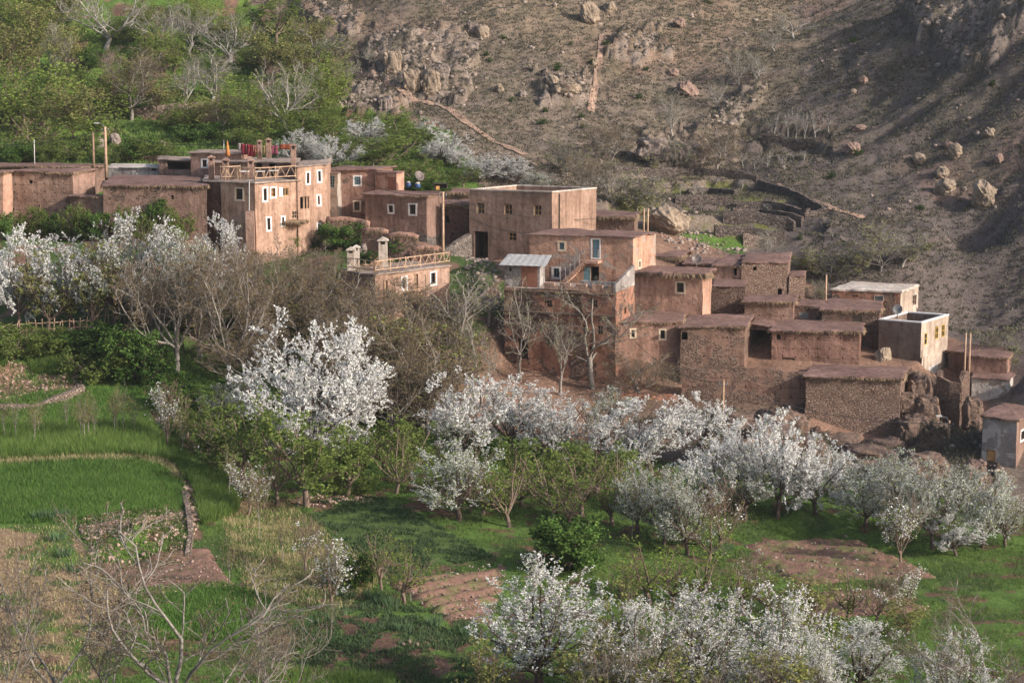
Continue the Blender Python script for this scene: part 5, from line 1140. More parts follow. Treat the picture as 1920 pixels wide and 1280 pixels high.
 ('leafy_pale','crooked young leafy tree on the mound crest',882,850,962,None,80),
 ('leafy_pale','pale green tree with a stout forked trunk in the orchard',956,850,988,None,110),
 ('leafy_pale','pale green orchard tree behind the glossy bush',1035,850,975,None,120),
 ('leafy_pale','pale green orchard tree, tallest, left of the white row',1090,830,968,None,130),
 ('leafy_pale','pale green orchard tree before the white row',1150,850,985,None,110),
 ('leafy','fuller green orchard tree behind the pale ones',1000,818,930,None,130),
 ('leafy','green orchard tree under the broad white tree',1120,820,925,None,140),
 ('leafy_pale','pale green tree low beside the pale bushy one',820,850,950,None,90),
 ('leafy_pale','green young tree over the ridged plot, left',1440,1060,1150,None,110),
 ('leafy_pale','green young tree over the ridged plot, right',1590,1065,1160,None,90),
 ('leafy_pale','green young tree behind the bottom white trees, left',1220,1000,1130,None,140),
 ('leafy_pale','green young tree behind the bottom white trees, middle',1320,1020,1130,None,130),
 ('leafy_pale','bright green young tree near the lower small plot',1540,1130,1240,None,110),
 ('blossom_hint','small orchard tree with scattered flowers at the small plot corner',1640,1060,1175,None,80),
 ('blossom_hint','small tree with scattered flowers above the small plot',1700,1055,1160,None,60),
 ('blossom_hint','small tree with scattered flowers in the ridged plot',1420,1030,1120,None,80),
 ('blossom_hint','broom-like leafless young tree in the dark grass at the right',1690,930,1060,None,70),
 ('leafy_pale','thin feathery tree above the small left plot of soil',760,1000,1130,None,100),
 ('leafy_pale','second thin feathery tree above the small left plot of soil',715,980,1105,None,80),
 # big bushes at the left
 ('shrub_bright','bright leafy bush at the left edge under the stick fence',28,612,668,None,120),
 ('shrub_bright','bright leafy bush second from the left edge under the stick fence',98,614,662,None,90),
 ('shrub','dark leafy bush behind the big light one, under the fence end',175,608,668,None,110),
 ('shrub_bright','big light green bush over the end of the stone bank',188,645,716,None,110),
 ('shrub','dark green bush right of the big light one',240,615,712,None,110),
 ('shrub_dark','dark green bush at the shaded hollow by the bare forked tree',278,640,722,None,90),
 ('shrub_dark','dark bush at the head of the path row',330,700,770,None,90),
 ('leafy','bush of small white-green leaves above the path',350,740,820,None,70),
]
for e in PL:
    kind, lab, px_, top, base, D_, w_ = e; plant(kind, lab, px_, top, base, D_, w_, var=px_ % 3 if kind == 'blossom' and top < 480 else None)
rp = random.Random(4)
# shrubs against the walls of the western houses
LS = [(12,362,430,60),(62,388,446,56),(95,400,448,36),(140,384,452,62),(178,398,450,50),(232,388,450,44),(300,376,450,56),(335,392,455,50),(8,400,450,50),(270,400,455,50)]
LB = ranked([(q[0], q[2]) for q in LS], 'green bush', [(999, 'against the mud walls of the western houses')])
for i, (x_, t_, b_, w_) in enumerate(LS):
    plant('shrub' if i % 2 == 0 else 'shrub_bright', LB[i], x_, t_, b_, None, w_, 'green bushes along the western house walls')
# woods of the green slope: many soft green crowns, told apart by nothing but their place
LS = [(25,10,110,110),(75,20,120,90),(15,120,240,120),(80,130,250,130),(140,170,262,110),(60,225,290,110),(10,235,300,90),(125,60,140,70),(180,195,262,90),(215,140,225,90),
    (290,150,215,80),(300,60,120,70),(445,150,232,110),(500,60,140,80),(470,170,250,90),(590,130,230,100),(560,90,160,80),(625,110,210,70),(500,185,262,90),(380,190,255,80),(270,-10,60,60),(40,-30,60,120),(120,-30,50,100),(600,215,262,80),(520,10,80,90),
    (720,210,268,80),(760,225,290,90),(720,262,322,110),(780,300,340,70),(640,245,300,90),(868,318,350,50),(700,300,352,120),(800,322,358,80),(565,215,262,70),(30,60,170,100),(200,150,215,80),(330,70,140,70),(250,110,175,70),(420,20,75,80),(370,-20,50,80),(585,40,110,70),(520,150,215,80),(340,190,250,70)]
LK = [('leafy_pale', 'leafy_olive', 'leafy_pale')[(i * 7) % 3] if i < 24 or i > 33 else 'leafy' for i in range(len(LS))]
ROWS = [(85, 'at the top edge of the green slope'), (150, 'in the upper woods of the green slope'), (235, 'in the middle woods of the green slope'), (272, 'in the lower woods of the green slope'), (999, 'just above the village roofs')]
LB = ranked([(q[0], q[2]) for q in LS], lambda i: {'leafy_pale': 'pale green tree', 'leafy_olive': 'olive green tree', 'leafy': 'fresh green tree'}[LK[i]], ROWS)
for i, (x_, t_, b_, w_) in enumerate(LS):
    plant('feather' if LK[i] != 'leafy' and b_ < 280 else LK[i], LB[i], x_, t_ - (b_ - t_) * .15, b_, None, w_ * 1.15, var=None if LK[i] == 'leafy' or b_ >= 280 else (1 if LK[i] == 'leafy_olive' else (i % 2) * 2), group= 'spring trees of the green slope')
LS = [(265,255,300,60),(310,262,300,60),(90,262,308,80),(40,268,310,70),(150,250,300,80),(215,270,305,50),(350,235,270,60),(440,240,275,60),(480,250,285,50),(395,230,262,50),(15,180,235,70),(130,120,165,60),(170,90,130,50),(240,40,80,60),(470,95,130,60),(370,65,100,50),(560,262,300,50),(610,200,240,60),(780,330,360,60),(740,335,362,60),(660,300,330,60),(820,345,370,60)]
LB = ranked([(q[0], q[2]) for q in LS], lambda i: ('green bush', 'bright green bush', 'bright green bush')[i % 3], ROWS)
for i, (x_, t_, b_, w_) in enumerate(LS):
    plant(('shrub', 'shrub_bright', 'shrub_bright')[i % 3], LB[i], x_, t_, b_, None, w_, 'bushes on the green slope')
plant('shrub_bright', 'glowing yellow-green round bush right of the telegraph poles', 272, 258, 300, None, 70)
# young pale trunks of the terrace rows
SG = 'pale young fruit trees in rows on the hill terraces'
LS = [(1450,212,252),(1478,205,258),(1490,200,262),(1508,200,268),(1530,206,266),(1552,212,250),(1395,285,312),(1415,290,316),(1437,282,318),(1472,292,318),(1462,288,308),(1508,280,302),(1488,284,300),
                 (1225,326,346),(1247,342,362),(1275,340,366),(1300,345,367),(1318,340,372),(1340,330,347),(1392,335,354),(1442,380,400),(1499,372,386),(1520,370,394),(1550,408,425),(1440,408,424),(1562,425,444),(1745,412,432),(1737,434,456),(1770,430,448)]
LB = ranked([(q[0], q[2]) for q in LS], 'tiny pale-trunked tree', [(270, 'on the upper gully terrace'), (322, 'below the upper gully terrace wall'), (375, 'on the grassy steps'), (409, 'on the stone steps'), (999, 'on the slope under the boulders')])
for (x_, t_, b_), l_ in zip(LS, LB):
    plant('bare_small', l_, x_, t_, b_, None, 22, SG, cat='young tree')
SG2 = 'leafless saplings on the wheat terraces'
LS = [(30,745,832),(70,748,822),(64,760,838),(152,742,830),(158,750,832),(166,740,825),(178,752,824),(220,735,812),(216,740,818),(232,728,816),(255,748,820),(10,750,825),(125,750,812)]
LB = ranked([(q[0], q[2]) for q in LS], 'leafless sapling', [(999, 'on the upper wheat terrace')])
for (x_, t_, b_), l_ in zip(LS, LB):
    plant('sapling', l_, x_, t_ - 8, b_, None, 34, SG2)
for x_, t_, b_, l_ in ((488,885,1015,'slim sapling on the straw bank below the fan-shaped white tree'),(530,962,1052,'slim sapling at the top of the clover mound'),(234,628,722,'white-trunked sapling in front of the dark left bushes'),
    (430,820,938,'sapling at the wheat corner by the path'),(430,1010,1100,'sapling at the lower end of the straw bank'),(498,1035,1160,'forked sapling above the irises'),(340,770,850,'sapling beside the path with a few flowers'),(1180,1085,1180,'thin sapling between the bottom white trees'),
    (770,1040,1130,'thin sapling beside the small left plot'),(620,1110,1195,'sapling with two stones at its foot'),(1185,905,1010,'thin leafy stem in the orchard shade'),(1690,1080,1150,'sapling on the small soil plot')):
    plant('sapling', l_, x_, t_, b_, None, 40)

# ------------------------------------------------------------------ grass, tufts, stones that nobody could count
def scatter_tris(name, pts, h, w, mat, seed, lean=.35, blades=1, kind='stuff', smin=.6):
    rng = np.random.default_rng(seed); p = np.repeat(pts, blades, 0); N = len(p)
    if blades > 1: p = p + np.column_stack([rng.normal(0, w * 1.2, (N, 2)), np.zeros(N)])
    a = rng.random(N) * np.pi * 2; s = rng.uniform(smin, 1.3, N); sd = np.stack([np.cos(a), np.sin(a), 0 * a], 1) * (w * s * .5)[:, None]
    tip = p + np.column_stack([rng.normal(0, lean, (N, 2)) * (h * s)[:, None], h * s]); base = p - np.array([0, 0, .04])
    v = np.stack([base - sd, base + sd, tip], 1).reshape(-1, 3); o = link(name, mesh_np(name, v, np.arange(N * 3).reshape(-1, 3), [mat])); return tag(o, kind=kind)
def sample_poly(poly, n, seed):
    rng = np.random.default_rng(seed); w = [G(a, b) for a, b in poly]; wp = [(p.x, p.y) for p in w]; x0, x1 = min(p[0] for p in wp), max(p[0] for p in wp); y0, y1 = min(p[1] for p in wp), max(p[1] for p in wp)
    x = rng.uniform(x0, x1, n * 3); y = rng.uniform(y0, y1, n * 3); i = inpoly(x + .3 * vnoise(x, y, 1), y + .3 * vnoise(y, x, 2), wp); x, y = x[i][:n], y[i][:n]; return np.stack([x, y, H(x, y)], 1)
M_WHEAT = leafy('wheat_blade', (.07, .14, .034), (.125, .225, .05), (.17, .27, .08), .45, .5); M_WHEATL = leafy('tall_wheat_blade', (.09, .15, .035), (.16, .25, .06), (.24, .31, .10), .45, .5)
M_GRASSB = leafy('grass_blade', (.06, .105, .028), (.11, .17, .045), (.17, .215, .07), .4, .3); M_STRAWB = leafy('dry_grass', (.20, .17, .08), (.38, .32, .17), (.50, .43, .25), .3, .5)
M_TUFT = leafy('hill_tuft', (.075, .070, .050), (.13, .118, .082), (.185, .165, .12), .15, .08); M_IRIS = leafy('iris_leaf', (.06, .11, .05), (.12, .19, .09), (.17, .24, .13), .35, 1); M_CLOVER = leafy('clover_leaf', (.045, .075, .038), (.08, .125, .055), (.12, .165, .08), .3, .6)
for nm, pl, n, h, w, mt in [('wheat', [(-260,868),(300,866),(345,900),(350,955),(150,975),(-260,985)], 60000, .26, .05, M_WHEAT),
    ('wheat', [(-260,795),(150,800),(285,800),(320,866),(-260,866)], 42000, .75, .05, M_WHEATL),
    ('wheat', [(-260,780),(150,730),(265,728),(290,795),(-260,800)], 26000, .32, .05, M_WHEAT),
    ('wheat', [(50,650),(130,655),(140,705),(55,700)], 6000, .5, .05, M_WHEATL), ('wheat', [(-30,652),(15,650),(10,690),(-30,690)], 2500, .5, .05, M_WHEATL),
    ('wheat', [(355,880),(430,900),(450,960),(380,985)], 9000, .7, .05, M_WHEATL),
    ('wheat', [(280,800),(330,830),(400,900),(350,900)], 6000, .45, .05, M_WHEATL)]:
    scatter_tris(nm, sample_poly(pl, n, n), h, w, mt, n)
CLP = []
for i, (pl, n, h, w, mt, nm) in enumerate([([(400,945),(540,935),(730,1085),(640,1145),(470,1130),(430,1020)], 9000, .22, .05, M_STRAWB, 'dry_grass'), ([(-40,985),(140,985),(175,1060),(235,1115),(170,1290),(-40,1290)], 6000, .2, .05, M_STRAWB, 'dry_grass'),
    ([(560,940),(720,925),(930,1045),(760,1085),(680,1060)], 24000, .16, .09, M_CLOVER, 'clover'), ([(480,1150),(700,1120),(900,1170),(890,1280),(520,1270)], 22000, .16, .10, M_CLOVER, 'clover'),
    ([(500,1255),(740,1270),(740,1340),(440,1340)], 14000, .45, .05, M_WHEATL, 'wheat'), ([(230,1105),(430,1095),(620,1160),(500,1200),(300,1200)], 15000, .3, .07, M_WHEAT, 'grass')]):
    q = sample_poly(pl, n, i + 3)
    if nm == 'clover': q = q[fbm(q[:, 0] / 1.1, q[:, 1] / 1.1, 37, 3) > -.02]; CLP.append(pl)
    scatter_tris(nm, q, h, w, mt, i)
g_ = sample_poly([(-200,1320),(300,700),(420,640),(760,800),(1250,880),(1500,880),(1950,950),(2100,1330)], 150000, 9); X_, Y_ = project_arr(g_[:, 0], g_[:, 1], g_[:, 2]); bad = np.zeros(len(g_), bool)
for _, pl, _, _ in plots: bad |= inpoly(X_, Y_, pl)
for pl in CLP + [[(160,975),(350,965),(360,1050),(170,1060)], [(160,1040),(400,1020),(455,1100),(236,1122)], [(-60,990),(150,985),(170,1060),(240,1120),(180,1290),(-60,1300)]]: bad |= inpoly(X_, Y_, pl) & (np.random.default_rng(3).random(len(bad)) < .85)
g_ = g_[~bad & (fbm(g_[:, 0] / 2.2, g_[:, 1] / 2.2, 33, 3) > -.22)]; scatter_tris('grass', g_, .2, .06, M_GRASSB, 5, .5)
for i, pl in enumerate([[(-300,60),(450,20),(620,120),(640,210),(820,240),(880,340),(-300,320)]]): scatter_tris('grass', sample_poly(pl, 60000, 77), .35, .22, M_GRASSB, 8, .5)
rng_ = np.random.default_rng(6); xs = rng_.uniform(-52, 84, 200000); ys = rng_.uniform(168, 292, 200000); zs_ = Hraw(xs, ys); X_, Y_ = project_arr(xs, ys, zs_)
gsl = inpoly(X_, Y_, Z_GREENHILL); k = ~gsl & ((ys > 197) | ((X_ > 1500) & (Y_ < 520 + (X_ - 1500) * .35))) & (X_ > -100) & (X_ < 2050) & (Y_ > -60) & (Y_ < 680) & (fbm(xs / 5, ys / 5, 91, 3) * .5 + .9 * rng_.random(200000) > .42); xs, ys = xs[k], ys[k]
tp_ = np.stack([xs, ys, H(xs, ys)], 1)[:52000]; scatter_tris('dry_tufts', tp_, .20, .13, M_TUFT, 2, .8, 5)
M_STONEB = plain('field_stone', (.25, .195, .165), .95, .35, 1.5, 0, .6); M_STONED = plain('dark_stone', (.25, .19, .165), .95, .35, 1.2, 0, .6)
_ico = None
def ico(sub):
    import bmesh
    bm = bmesh.new(); bmesh.ops.create_icosphere(bm, subdivisions=sub, radius=1); v = np.array([x.co[:] for x in bm.verts]); f = np.array([[q.index for q in p.verts] for p in bm.faces]); bm.free(); return v, f
def stones(name, pts, r0, r1, mat, seed):
    rng = np.random.default_rng(seed); v, f = ico(1); N = len(pts); r = r0 * (r1 / r0) ** (rng.random(N) ** 2.2); jit = rng.uniform(.45, 1.25, (N, len(v), 1)); sc3 = rng.uniform(.7, 1.3, (N, 1, 3)) * np.array([1, 1, .75])
    V = pts[:, None] + v[None] * jit * sc3 * r[:, None, None]; F = f[None] + (np.arange(N) * len(v))[:, None, None]; return tag(link(name, mesh_np(name, V.reshape(-1, 3), F.reshape(-1, 3), [mat])), kind='stuff')
xs = rng_.uniform(-52, 84, 60000); ys = rng_.uniform(196, 285, 60000); zs_ = Hraw(xs, ys); X_, Y_ = project_arr(xs, ys, zs_); inr = np.zeros(60000, bool)
for pl in ROCKY: inr |= inpoly(X_, Y_, pl)
sel = (inr & (rng_.random(60000) < .42)) | (~inpoly(X_, Y_, Z_GREENHILL) & (rng_.random(60000) < .07) & (fbm(xs / 6, ys / 6, 95, 2) > -.05)); sel &= (X_ > -50) & (X_ < 2000) & (Y_ > -40)
stones('rubble_stones', np.stack([xs[sel], ys[sel], H(xs[sel], ys[sel])], 1), .07, .5, M_STONEB, 3)
for i, pl in enumerate([[(1230,440),(1300,430),(1440,480),(1300,490)], [(1340,780),(1500,830),(1700,850),(1850,880),(1900,960),(1750,900),(1500,860)], [(1730,740),(1900,800),(1880,900),(1780,860)], [(850,470),(900,470),(950,600),(880,560)]]):
    q = sample_poly(pl, 420, i + 50); stones('rubble_stones', q, .06, .35, M_STONEB if i != 1 else M_STONED, i + 9)

M_PINKST = plain('pink_field_stones', (.36, .25, .20), .95, .4, 1.5, 0, .6)
for i, (pl, n, r1) in enumerate([([(150,975),(350,955),(362,1000),(350,1060),(170,1066)], 800, .22), ([(340,880),(352,880),(372,960),(362,1010),(350,960)], 260, .3), ([(-30,665),(60,690),(150,690),(158,745),(60,775),(-30,775)], 700, .2), ([(560,930),(690,925),(700,940),(560,955)], 200, .2)]):
    stones('rubble_stones', sample_poly(pl, n, i + 90), .06, r1, M_PINKST, i + 29)
scatter_tris('grass', sample_poly([(150,975),(350,955),(362,1000),(350,1060),(170,1066)], 4500, 5), .25, .08, M_GRASSB, 3, .5)

for i, (pl, n) in enumerate([([(1385,1018),(1600,1006),(1770,1085),(1500,1100)], 260), ([(715,1090),(955,1060),(930,1175),(830,1165)], 160), ([(168,1048),(400,1024),(452,1100),(236,1122)], 160), ([(1530,1108),(1640,1100),(1755,1145),(1540,1165)], 120)]):
    q = sample_poly(pl, n, i + 120); q[:, 2] += .15; stones('soil_clods', q, .05, .14, M_PINKST if i > 1 else M_STONED, i + 60); scatter_tris('weeds', sample_poly(pl, n * 2, i + 140) + np.array([0, 0, .15]), .16, .07, M_GRASSB, i + 9, .5)

scatter_tris('dry_tufts', sample_poly([(1180,790),(1320,795),(1520,835),(1700,870),(1850,900),(1830,800),(1700,700),(1720,860),(1500,800),(1300,770)], 9000, 41), .4, .12, M_TUFT, 12, .8, 1)
scatter_tris('dry_tufts', sample_poly([(1330,790),(1510,815),(1700,845),(1850,900),(1800,940),(1600,890),(1400,850)], 12000, 43), .4, .12, M_TUFT, 13, .8, 1)

stones('rubble_stones', sample_poly([(150,998),(150,984),(250,974),(347,955),(350,968),(250,988)], 420, 17), .10, .26, M_PINKST, 77)

for i, pl in enumerate([[(-260,864),(300,862),(322,868),(345,898),(330,900),(300,872),(-260,874)], [(-260,796),(285,797),(285,803),(-260,803)]]): scatter_tris('dry_grass', sample_poly(pl, 4000, i + 160), .35, .05, M_STRAWB if i == 0 else M_WHEATL, i + 161)
scatter_tris('grass', sample_poly([(-30,665),(60,690),(150,690),(158,745),(60,775),(-30,775)], 2500, 163), .25, .08, M_GRASSB, 164, .5)
# ------------------------------------------------------------------ boulders
def m_rock(name, col):
    t = NT(name); c0 = np.array(col); n1 = t.noise(.8, 7, .65); n2 = t.noise(5, 6, .7); v = t.n('ShaderNodeTexVoronoi', feature='DISTANCE_TO_EDGE'); v.inputs['Scale'].default_value = .9; t.l(t.coord(), v.inputs[0])
    c = t.ramp(n1, [(.3, tuple(c0 * .62)), (.5, tuple(c0)), (.72, tuple(c0 * 1.3))]); c = t.mix(.6, c, t.ramp(n2, [(.35, (.6, .58, .56)), (.6, (1.1, 1.1, 1.1))]), 'MULTIPLY')
    c = t.mix(.4, c, t.ramp(v.outputs['Distance'], [(.0, (.35, .33, .32)), (.04, (1, 1, 1))]), 'MULTIPLY'); return t.done(c, .95, t.bump(n2, .8, .1, t.bump(n1, .8, .5)), .1)
M_ROCKT = m_rock('tan_rock', (.31, .24, .18)); M_ROCKR = m_rock('red_rock', (.28, .19, .155)); M_ROCKG = m_rock('grey_rock', (.26, .21, .185))
def boulder(label, px, top, base, w, mat, seed, group=None, D=None, flat=.25, name='boulder', tilt=0, crag=False):
    g = G(px, base) if D is None else P(px, base, D); ppm = F_ / (g.y * CP - g.z * SP); rx = w / ppm / 2; h = (base - top) / ppm
    v, f = ico(5 if crag or w > 30 else 4); s = seed * 3.7; q = v * 1.3 + s
    d = fbm(q[:, 0] + q[:, 2] * .6, q[:, 1] - q[:, 2] * .8, seed, 4, .5); d2 = np.abs(vnoise(v[:, 0] * 2.2 + s, v[:, 2] * 2.4 + v[:, 1] * 1.7, seed + 5)); r = 1 + .30 * d - .22 * (.5 - d2) * .6
    v = v * r[:, None]
    rg = np.random.default_rng(seed)                        # flat fracture faces
    for _ in range(16):
        n = rg.normal(size=3); n /= np.linalg.norm(n); k = rg.uniform(.62, .9); o = v @ n - k; v = v - np.where(o > 0, o * .95, 0)[:, None] * n
    nn = v / np.linalg.norm(v, axis=1)[:, None]; v = v + nn * (.22 * fbm(v[:, 0] * 3 + v[:, 2] * 2, v[:, 1] * 3 - v[:, 2] * 2.5, seed + 9, 5, .65) - .12 * np.abs(vnoise(v[:, 0] * 5, v[:, 2] * 4 + v[:, 1] * 3, seed + 2)) + .05 * np.abs(vnoise(v[:, 0] * 9, v[:, 2] * 9, seed)))[:, None]
    if crag:
        v, f = ico(5); v = np.sign(v) * np.abs(v) ** .45; X3, Z3 = v[:, 0] + v[:, 1] * .7 + s, v[:, 2]
        q = .34 * np.abs(vnoise(X3 * 2.2, Z3 * 1.0 + s, seed)) + .26 * np.abs(vnoise(X3 * 4.6, Z3 * 2.6, seed + 1)) + .16 * np.abs(vnoise(X3 * 9, Z3 * 7, seed + 2)) + .08 * np.abs(vnoise(X3 * 19, Z3 * 17, seed + 3)); v = v * (.7 + q * 1.6)[:, None]
    v = v / np.array([np.abs(v[:, 0]).max(), np.abs(v[:, 1]).max(), (v[:, 2].max() - v[:, 2].min()) / 2]); v = v * np.array([rx, rx * .9, h * .62]); v[:, 2] += h * .5 - v[:, 2].max() * 0 - h * .10
    if tilt: c_, s_ = math.cos(tilt), math.sin(tilt); v = np.stack([v[:, 0] * c_ + v[:, 2] * s_, v[:, 1], -v[:, 0] * s_ + v[:, 2] * c_], 1)
    o = link(name, mesh_np(name, v, f, [mat], smooth=False), None, (g.x, g.y + rx * .5, g.z)); return tag(o, label, 'boulder' if name == 'boulder' else 'rock', group)
M_ROCKC = m_rock('cliff_rock', (.20, .138, .108))
for i, (l_, x_, t_, b_, w_, m_, kw) in enumerate([
 ('large round tan boulder high on the middle slope near the top edge',1106,2,46,40,M_ROCKT,{}), ('smaller rounded rock right of the large round boulder at the top',1142,2,24,30,M_ROCKT,{}),
 ('big egg-shaped sunlit boulder alone at the right edge slope',1844,340,393,54,M_ROCKT,{}), ('wedge-shaped boulder of the pair left of the egg-shaped one',1775,333,366,46,M_ROCKT,{}),
 ('upper rounded boulder of the pair left of the egg-shaped one',1766,313,336,32,M_ROCKT,{}), ('leaning tan boulder left above the stacked pair',1724,286,310,28,M_ROCKT,{}),
 ('small boulder near the right edge above the egg-shaped one',1872,288,308,24,M_ROCKR,{}), ('split pointed rock high at the right slope',1792,268,298,28,M_ROCKT,{}), ('flat tan rock at the top of the right boulder field',1855,240,257,26,M_ROCKT,{}),
 ('small tan stone left of the split rock',1780,264,280,26,M_ROCKR,{}), ('huge domed boulder at the edge of the green patch behind the village',1256,380,440,84,M_ROCKT,{}),
 ('pale twin-topped rock below the upper slope crest',905,46,72,30,M_ROCKT,{}), ('craggy grey rock left of the pale twin-topped one',885,40,62,24,M_ROCKG,{'crag':True,}), ('grey outcrop block on the middle slope',882,76,92,32,M_ROCKG,{'crag':True,}),
 ('boulder beside the small shrub in the middle of the tan slope',937,158,174,20,M_ROCKT,{}), ('grey rounded rock above the white streak of the tan slope',1036,143,162,28,M_ROCKT,{}),
 ('small tan boulder right of the path slope',1114,112,123,14,M_ROCKT,{}), ('rock on the lower tan slope',980,170,184,20,M_ROCKG,{}), ('overhanging dark-shaded rock slab in the gully',1282,152,182,56,M_ROCKR,{'tilt':.3}),
 ('reddish rock on the upper right of the tan slope',1262,128,144,24,M_ROCKR,{}), ('rock beside the top gully track',1275,34,54,32,M_ROCKR,{}), ('flat rock left of the row of young trees at the right',1612,232,246,36,M_ROCKR,{}),
 ('low reddish rock below the row of young trees',1600,268,288,40,M_ROCKR,{}), ('tan block high on the right slope',1620,142,158,26,M_ROCKR,{}), ('small pale stone on the right slope middle',1600,166,178,14,M_ROCKT,{}),
 ('craggy outcrop beside the dark step walls, left',735,96,140,40,M_ROCKT,{'crag':True,}), ('craggy outcrop over the path, tall one',772,128,172,38,M_ROCKT,{'crag':True,}), ('craggy outcrop over the path, right one',808,128,174,38,M_ROCKT,{'crag':True,}),
 ('craggy outcrop top block above the path',830,118,150,30,M_ROCKG,{'crag':True,}), ('outcrop block beneath the path bend',722,178,206,34,M_ROCKG,{'crag':True,}), ('long dark rock face below the lone ledge tree',1225,262,300,70,M_ROCKG,{'crag':True,}),
 ('dark rock face right of the long one under the ledge',1290,268,318,72,M_ROCKG,{'crag':True,}), ('jagged slab on the tan slope, upper right of the shrubs',1060,158,178,60,M_ROCKT,{'crag':True,}), ('boulder lodged beside the dark mud wall above the cliff',1650,648,680,36,M_ROCKT,{'D':160.2,'tilt':.5}),
 ('cliff rock mass behind the orchard pole',1375,795,872,130,M_ROCKC,{'crag':True}), ('cliff rock mass above the spiky white tree top',1440,800,880,120,M_ROCKC,{'crag':True}), ('cliff rock mass left below the rubble building',1505,822,885,110,M_ROCKC,{'crag':True}), ('cliff ledge under the middle of the rubble building',1625,842,888,130,M_ROCKC,{'crag':True}), ('cliff ledge below the lamp pole',1735,850,905,110,M_ROCKC,{'crag':True}), ('cliff rib between rubble building and bastion',1722,700,800,56,M_ROCKC,{'crag':True,'D':155}),
 ('dark knob on the cliff right of the rubble building, upper',1700,735,772,48,M_ROCKC,{'crag':True,'D':152.5}), ('dark knob on the cliff under the ruined enclosure',1738,742,800,54,M_ROCKC,{'crag':True,'D':152}), ('dark cliff block low right of the rubble building',1712,775,850,70,M_ROCKC,{'crag':True,'D':150.5}),
 ('dark cliff block under the enclosure wall',1750,790,860,64,M_ROCKC,{'crag':True,'D':150.5}), ('brown rock mass under the low houses',1395,775,825,120,M_ROCKC,{'crag':True,'D':150}), ('brown rock mass left of the rubble building foot',1465,770,842,110,M_ROCKC,{'crag':True,'D':149}),
 ('rock step under the rubble building',1570,820,862,110,M_ROCKC,{'crag':True,'D':147.5}), ('rock step under the right corner of the rubble building',1660,828,872,90,M_ROCKC,{'crag':True,'D':147}), ('dark rock between the ruin and the grey house',1825,745,800,40,M_ROCKC,{'crag':True,'D':152}),
 ('rock pile at the foot of the grey house',1830,862,905,50,M_ROCKR,{'crag':True,}), ('round grey rock in the garden beside the ivy bush',679,456,476,22,M_ROCKG,{}), ('two garden stones, the left small one, by the sapling',768,1198,1206,8,M_ROCKT,{}),
 ('grey streambed rock behind the telegraph poles',180,255,282,34,M_ROCKG,{}), ('grey rock on the green slope right of the poles',215,250,272,24,M_ROCKG,{}), ('pale rock half hidden on the green slope',302,262,276,20,M_ROCKT,{})]):
    boulder(l_, x_, t_, b_, w_, m_, i + 3, **kw)

# ------------------------------------------------------------------ dry stone walls, garden walls, fences
M_DRY = m_stone('dry_stone', [(.14, .10, .085), (.26, .19, .155), (.34, .26, .21), (.20, .15, .125), (.40, .31, .25)], 2.6)
M_DRYD = m_stone('dark_dry_stone', [(.07, .055, .05), (.13, .10, .09), (.18, .145, .125), (.10, .08, .07), (.21, .17, .145)], 2.2)
def wall(name, label, pts, h, thick, mat, seed, straw=0, cat='wall', group=None, wav=.15):
    """free-standing wall following the land; pts = photo pixels of its foot (px, py) or (px, py, D)"""
    w = []
    for p in pts: w.append(G(*p) if len(p) == 2 else P(*p))
    root = thing(name, label, cat, w[0], 0, group); mb = MB(); q = []
    for a, b in zip(w[:-1], w[1:]):
        n = max(1, int((b - a).length / .5)); q += [a.lerp(b, k / n) for k in range(n)]
    q.append(w[-1]); N = len(q); top = []
    for i, p in enumerate(q):
        t = (q[min(i + 1, N - 1)] - q[max(i - 1, 0)]); t.z = 0; t.normalize(); n_ = Vector((t.y, -t.x, 0)); hh = h * (1 + wav * 2 * float(vnoise(i * .31, seed, 3))) + .12 * float(vnoise(i * 1.7, seed, 8)); lvl = [(-.6, 1.1), (hh * .35, 1.0), (hh * .7, .95), (hh, .8)]
        for z, k in lvl:
            for s_ in (1, -1): o = thick / 2 * k * s_; j = .05 * float(vnoise(i * .9, z * 2 + s_, seed)); mb.v.append((p.x + n_.x * (o + j), p.y + n_.y * (o + j), p.z + z))
        top.append(p + Vector((0, 0, hh)))
    for i in range(N - 1):
        a, b = i * 8, (i + 1) * 8
        for k in range(3): mb.f += [(a + 2 * k, b + 2 * k, b + 2 * k + 2, a + 2 * k + 2), (a + 2 * k + 3, b + 2 * k + 3, b + 2 * k + 1, a + 2 * k + 1)]
        mb.f.append((a + 6, b + 6, b + 7, a + 7))
    mb.f += [(0, 2, 4, 6, 7, 5, 3, 1), tuple((N - 1) * 8 + k for k in (1, 3, 5, 7, 6, 4, 2, 0))]; mb.m = [0] * len(mb.f)
    mb.v = [tuple(Vector(v) - root.location) for v in mb.v]; mb.build('masonry', mat, root)
    if straw:
        rng = np.random.default_rng(seed); T = np.array([t[:] for t in top]); n = int(N * 60 * .5); i = rng.integers(0, N - 1, n); f_ = rng.random(n)[:, None]; p = T[i] * (1 - f_) + T[i + 1] * f_; p[:, 1] -= rng.uniform(.0, thick * .6, n); p[:, 2] += rng.uniform(-.05, .22, n)
        e = p + np.stack([rng.normal(0, .1, n), -rng.uniform(.05, .3, n), -rng.uniform(.2, 1, n) * straw], 1); s_ = np.array([1., 0, 0]) * rng.uniform(.03, .06, (n, 1)); v = np.stack([p - s_, p + s_, e], 1).reshape(-1, 3) - np.array(root.location); link('thatch', mesh_np('thatch', v, np.arange(n * 3).reshape(-1, 3), [M_STRAW]), root)
        cp = MB(); cp.tube([t + Vector((0, -.02, .03)) - root.location for t in top], .30, 7); cp.build('mud_cap', MA['low'], root, True)
    return root
wall('garden_wall', 'straw-capped garden wall curving down from the guesthouse to the rubble-footed house', [(612,432,176),(640,432,176),(668,436,176),(692,442,175.5)], 1.0, .45, MA['brownm'], 3, .5)
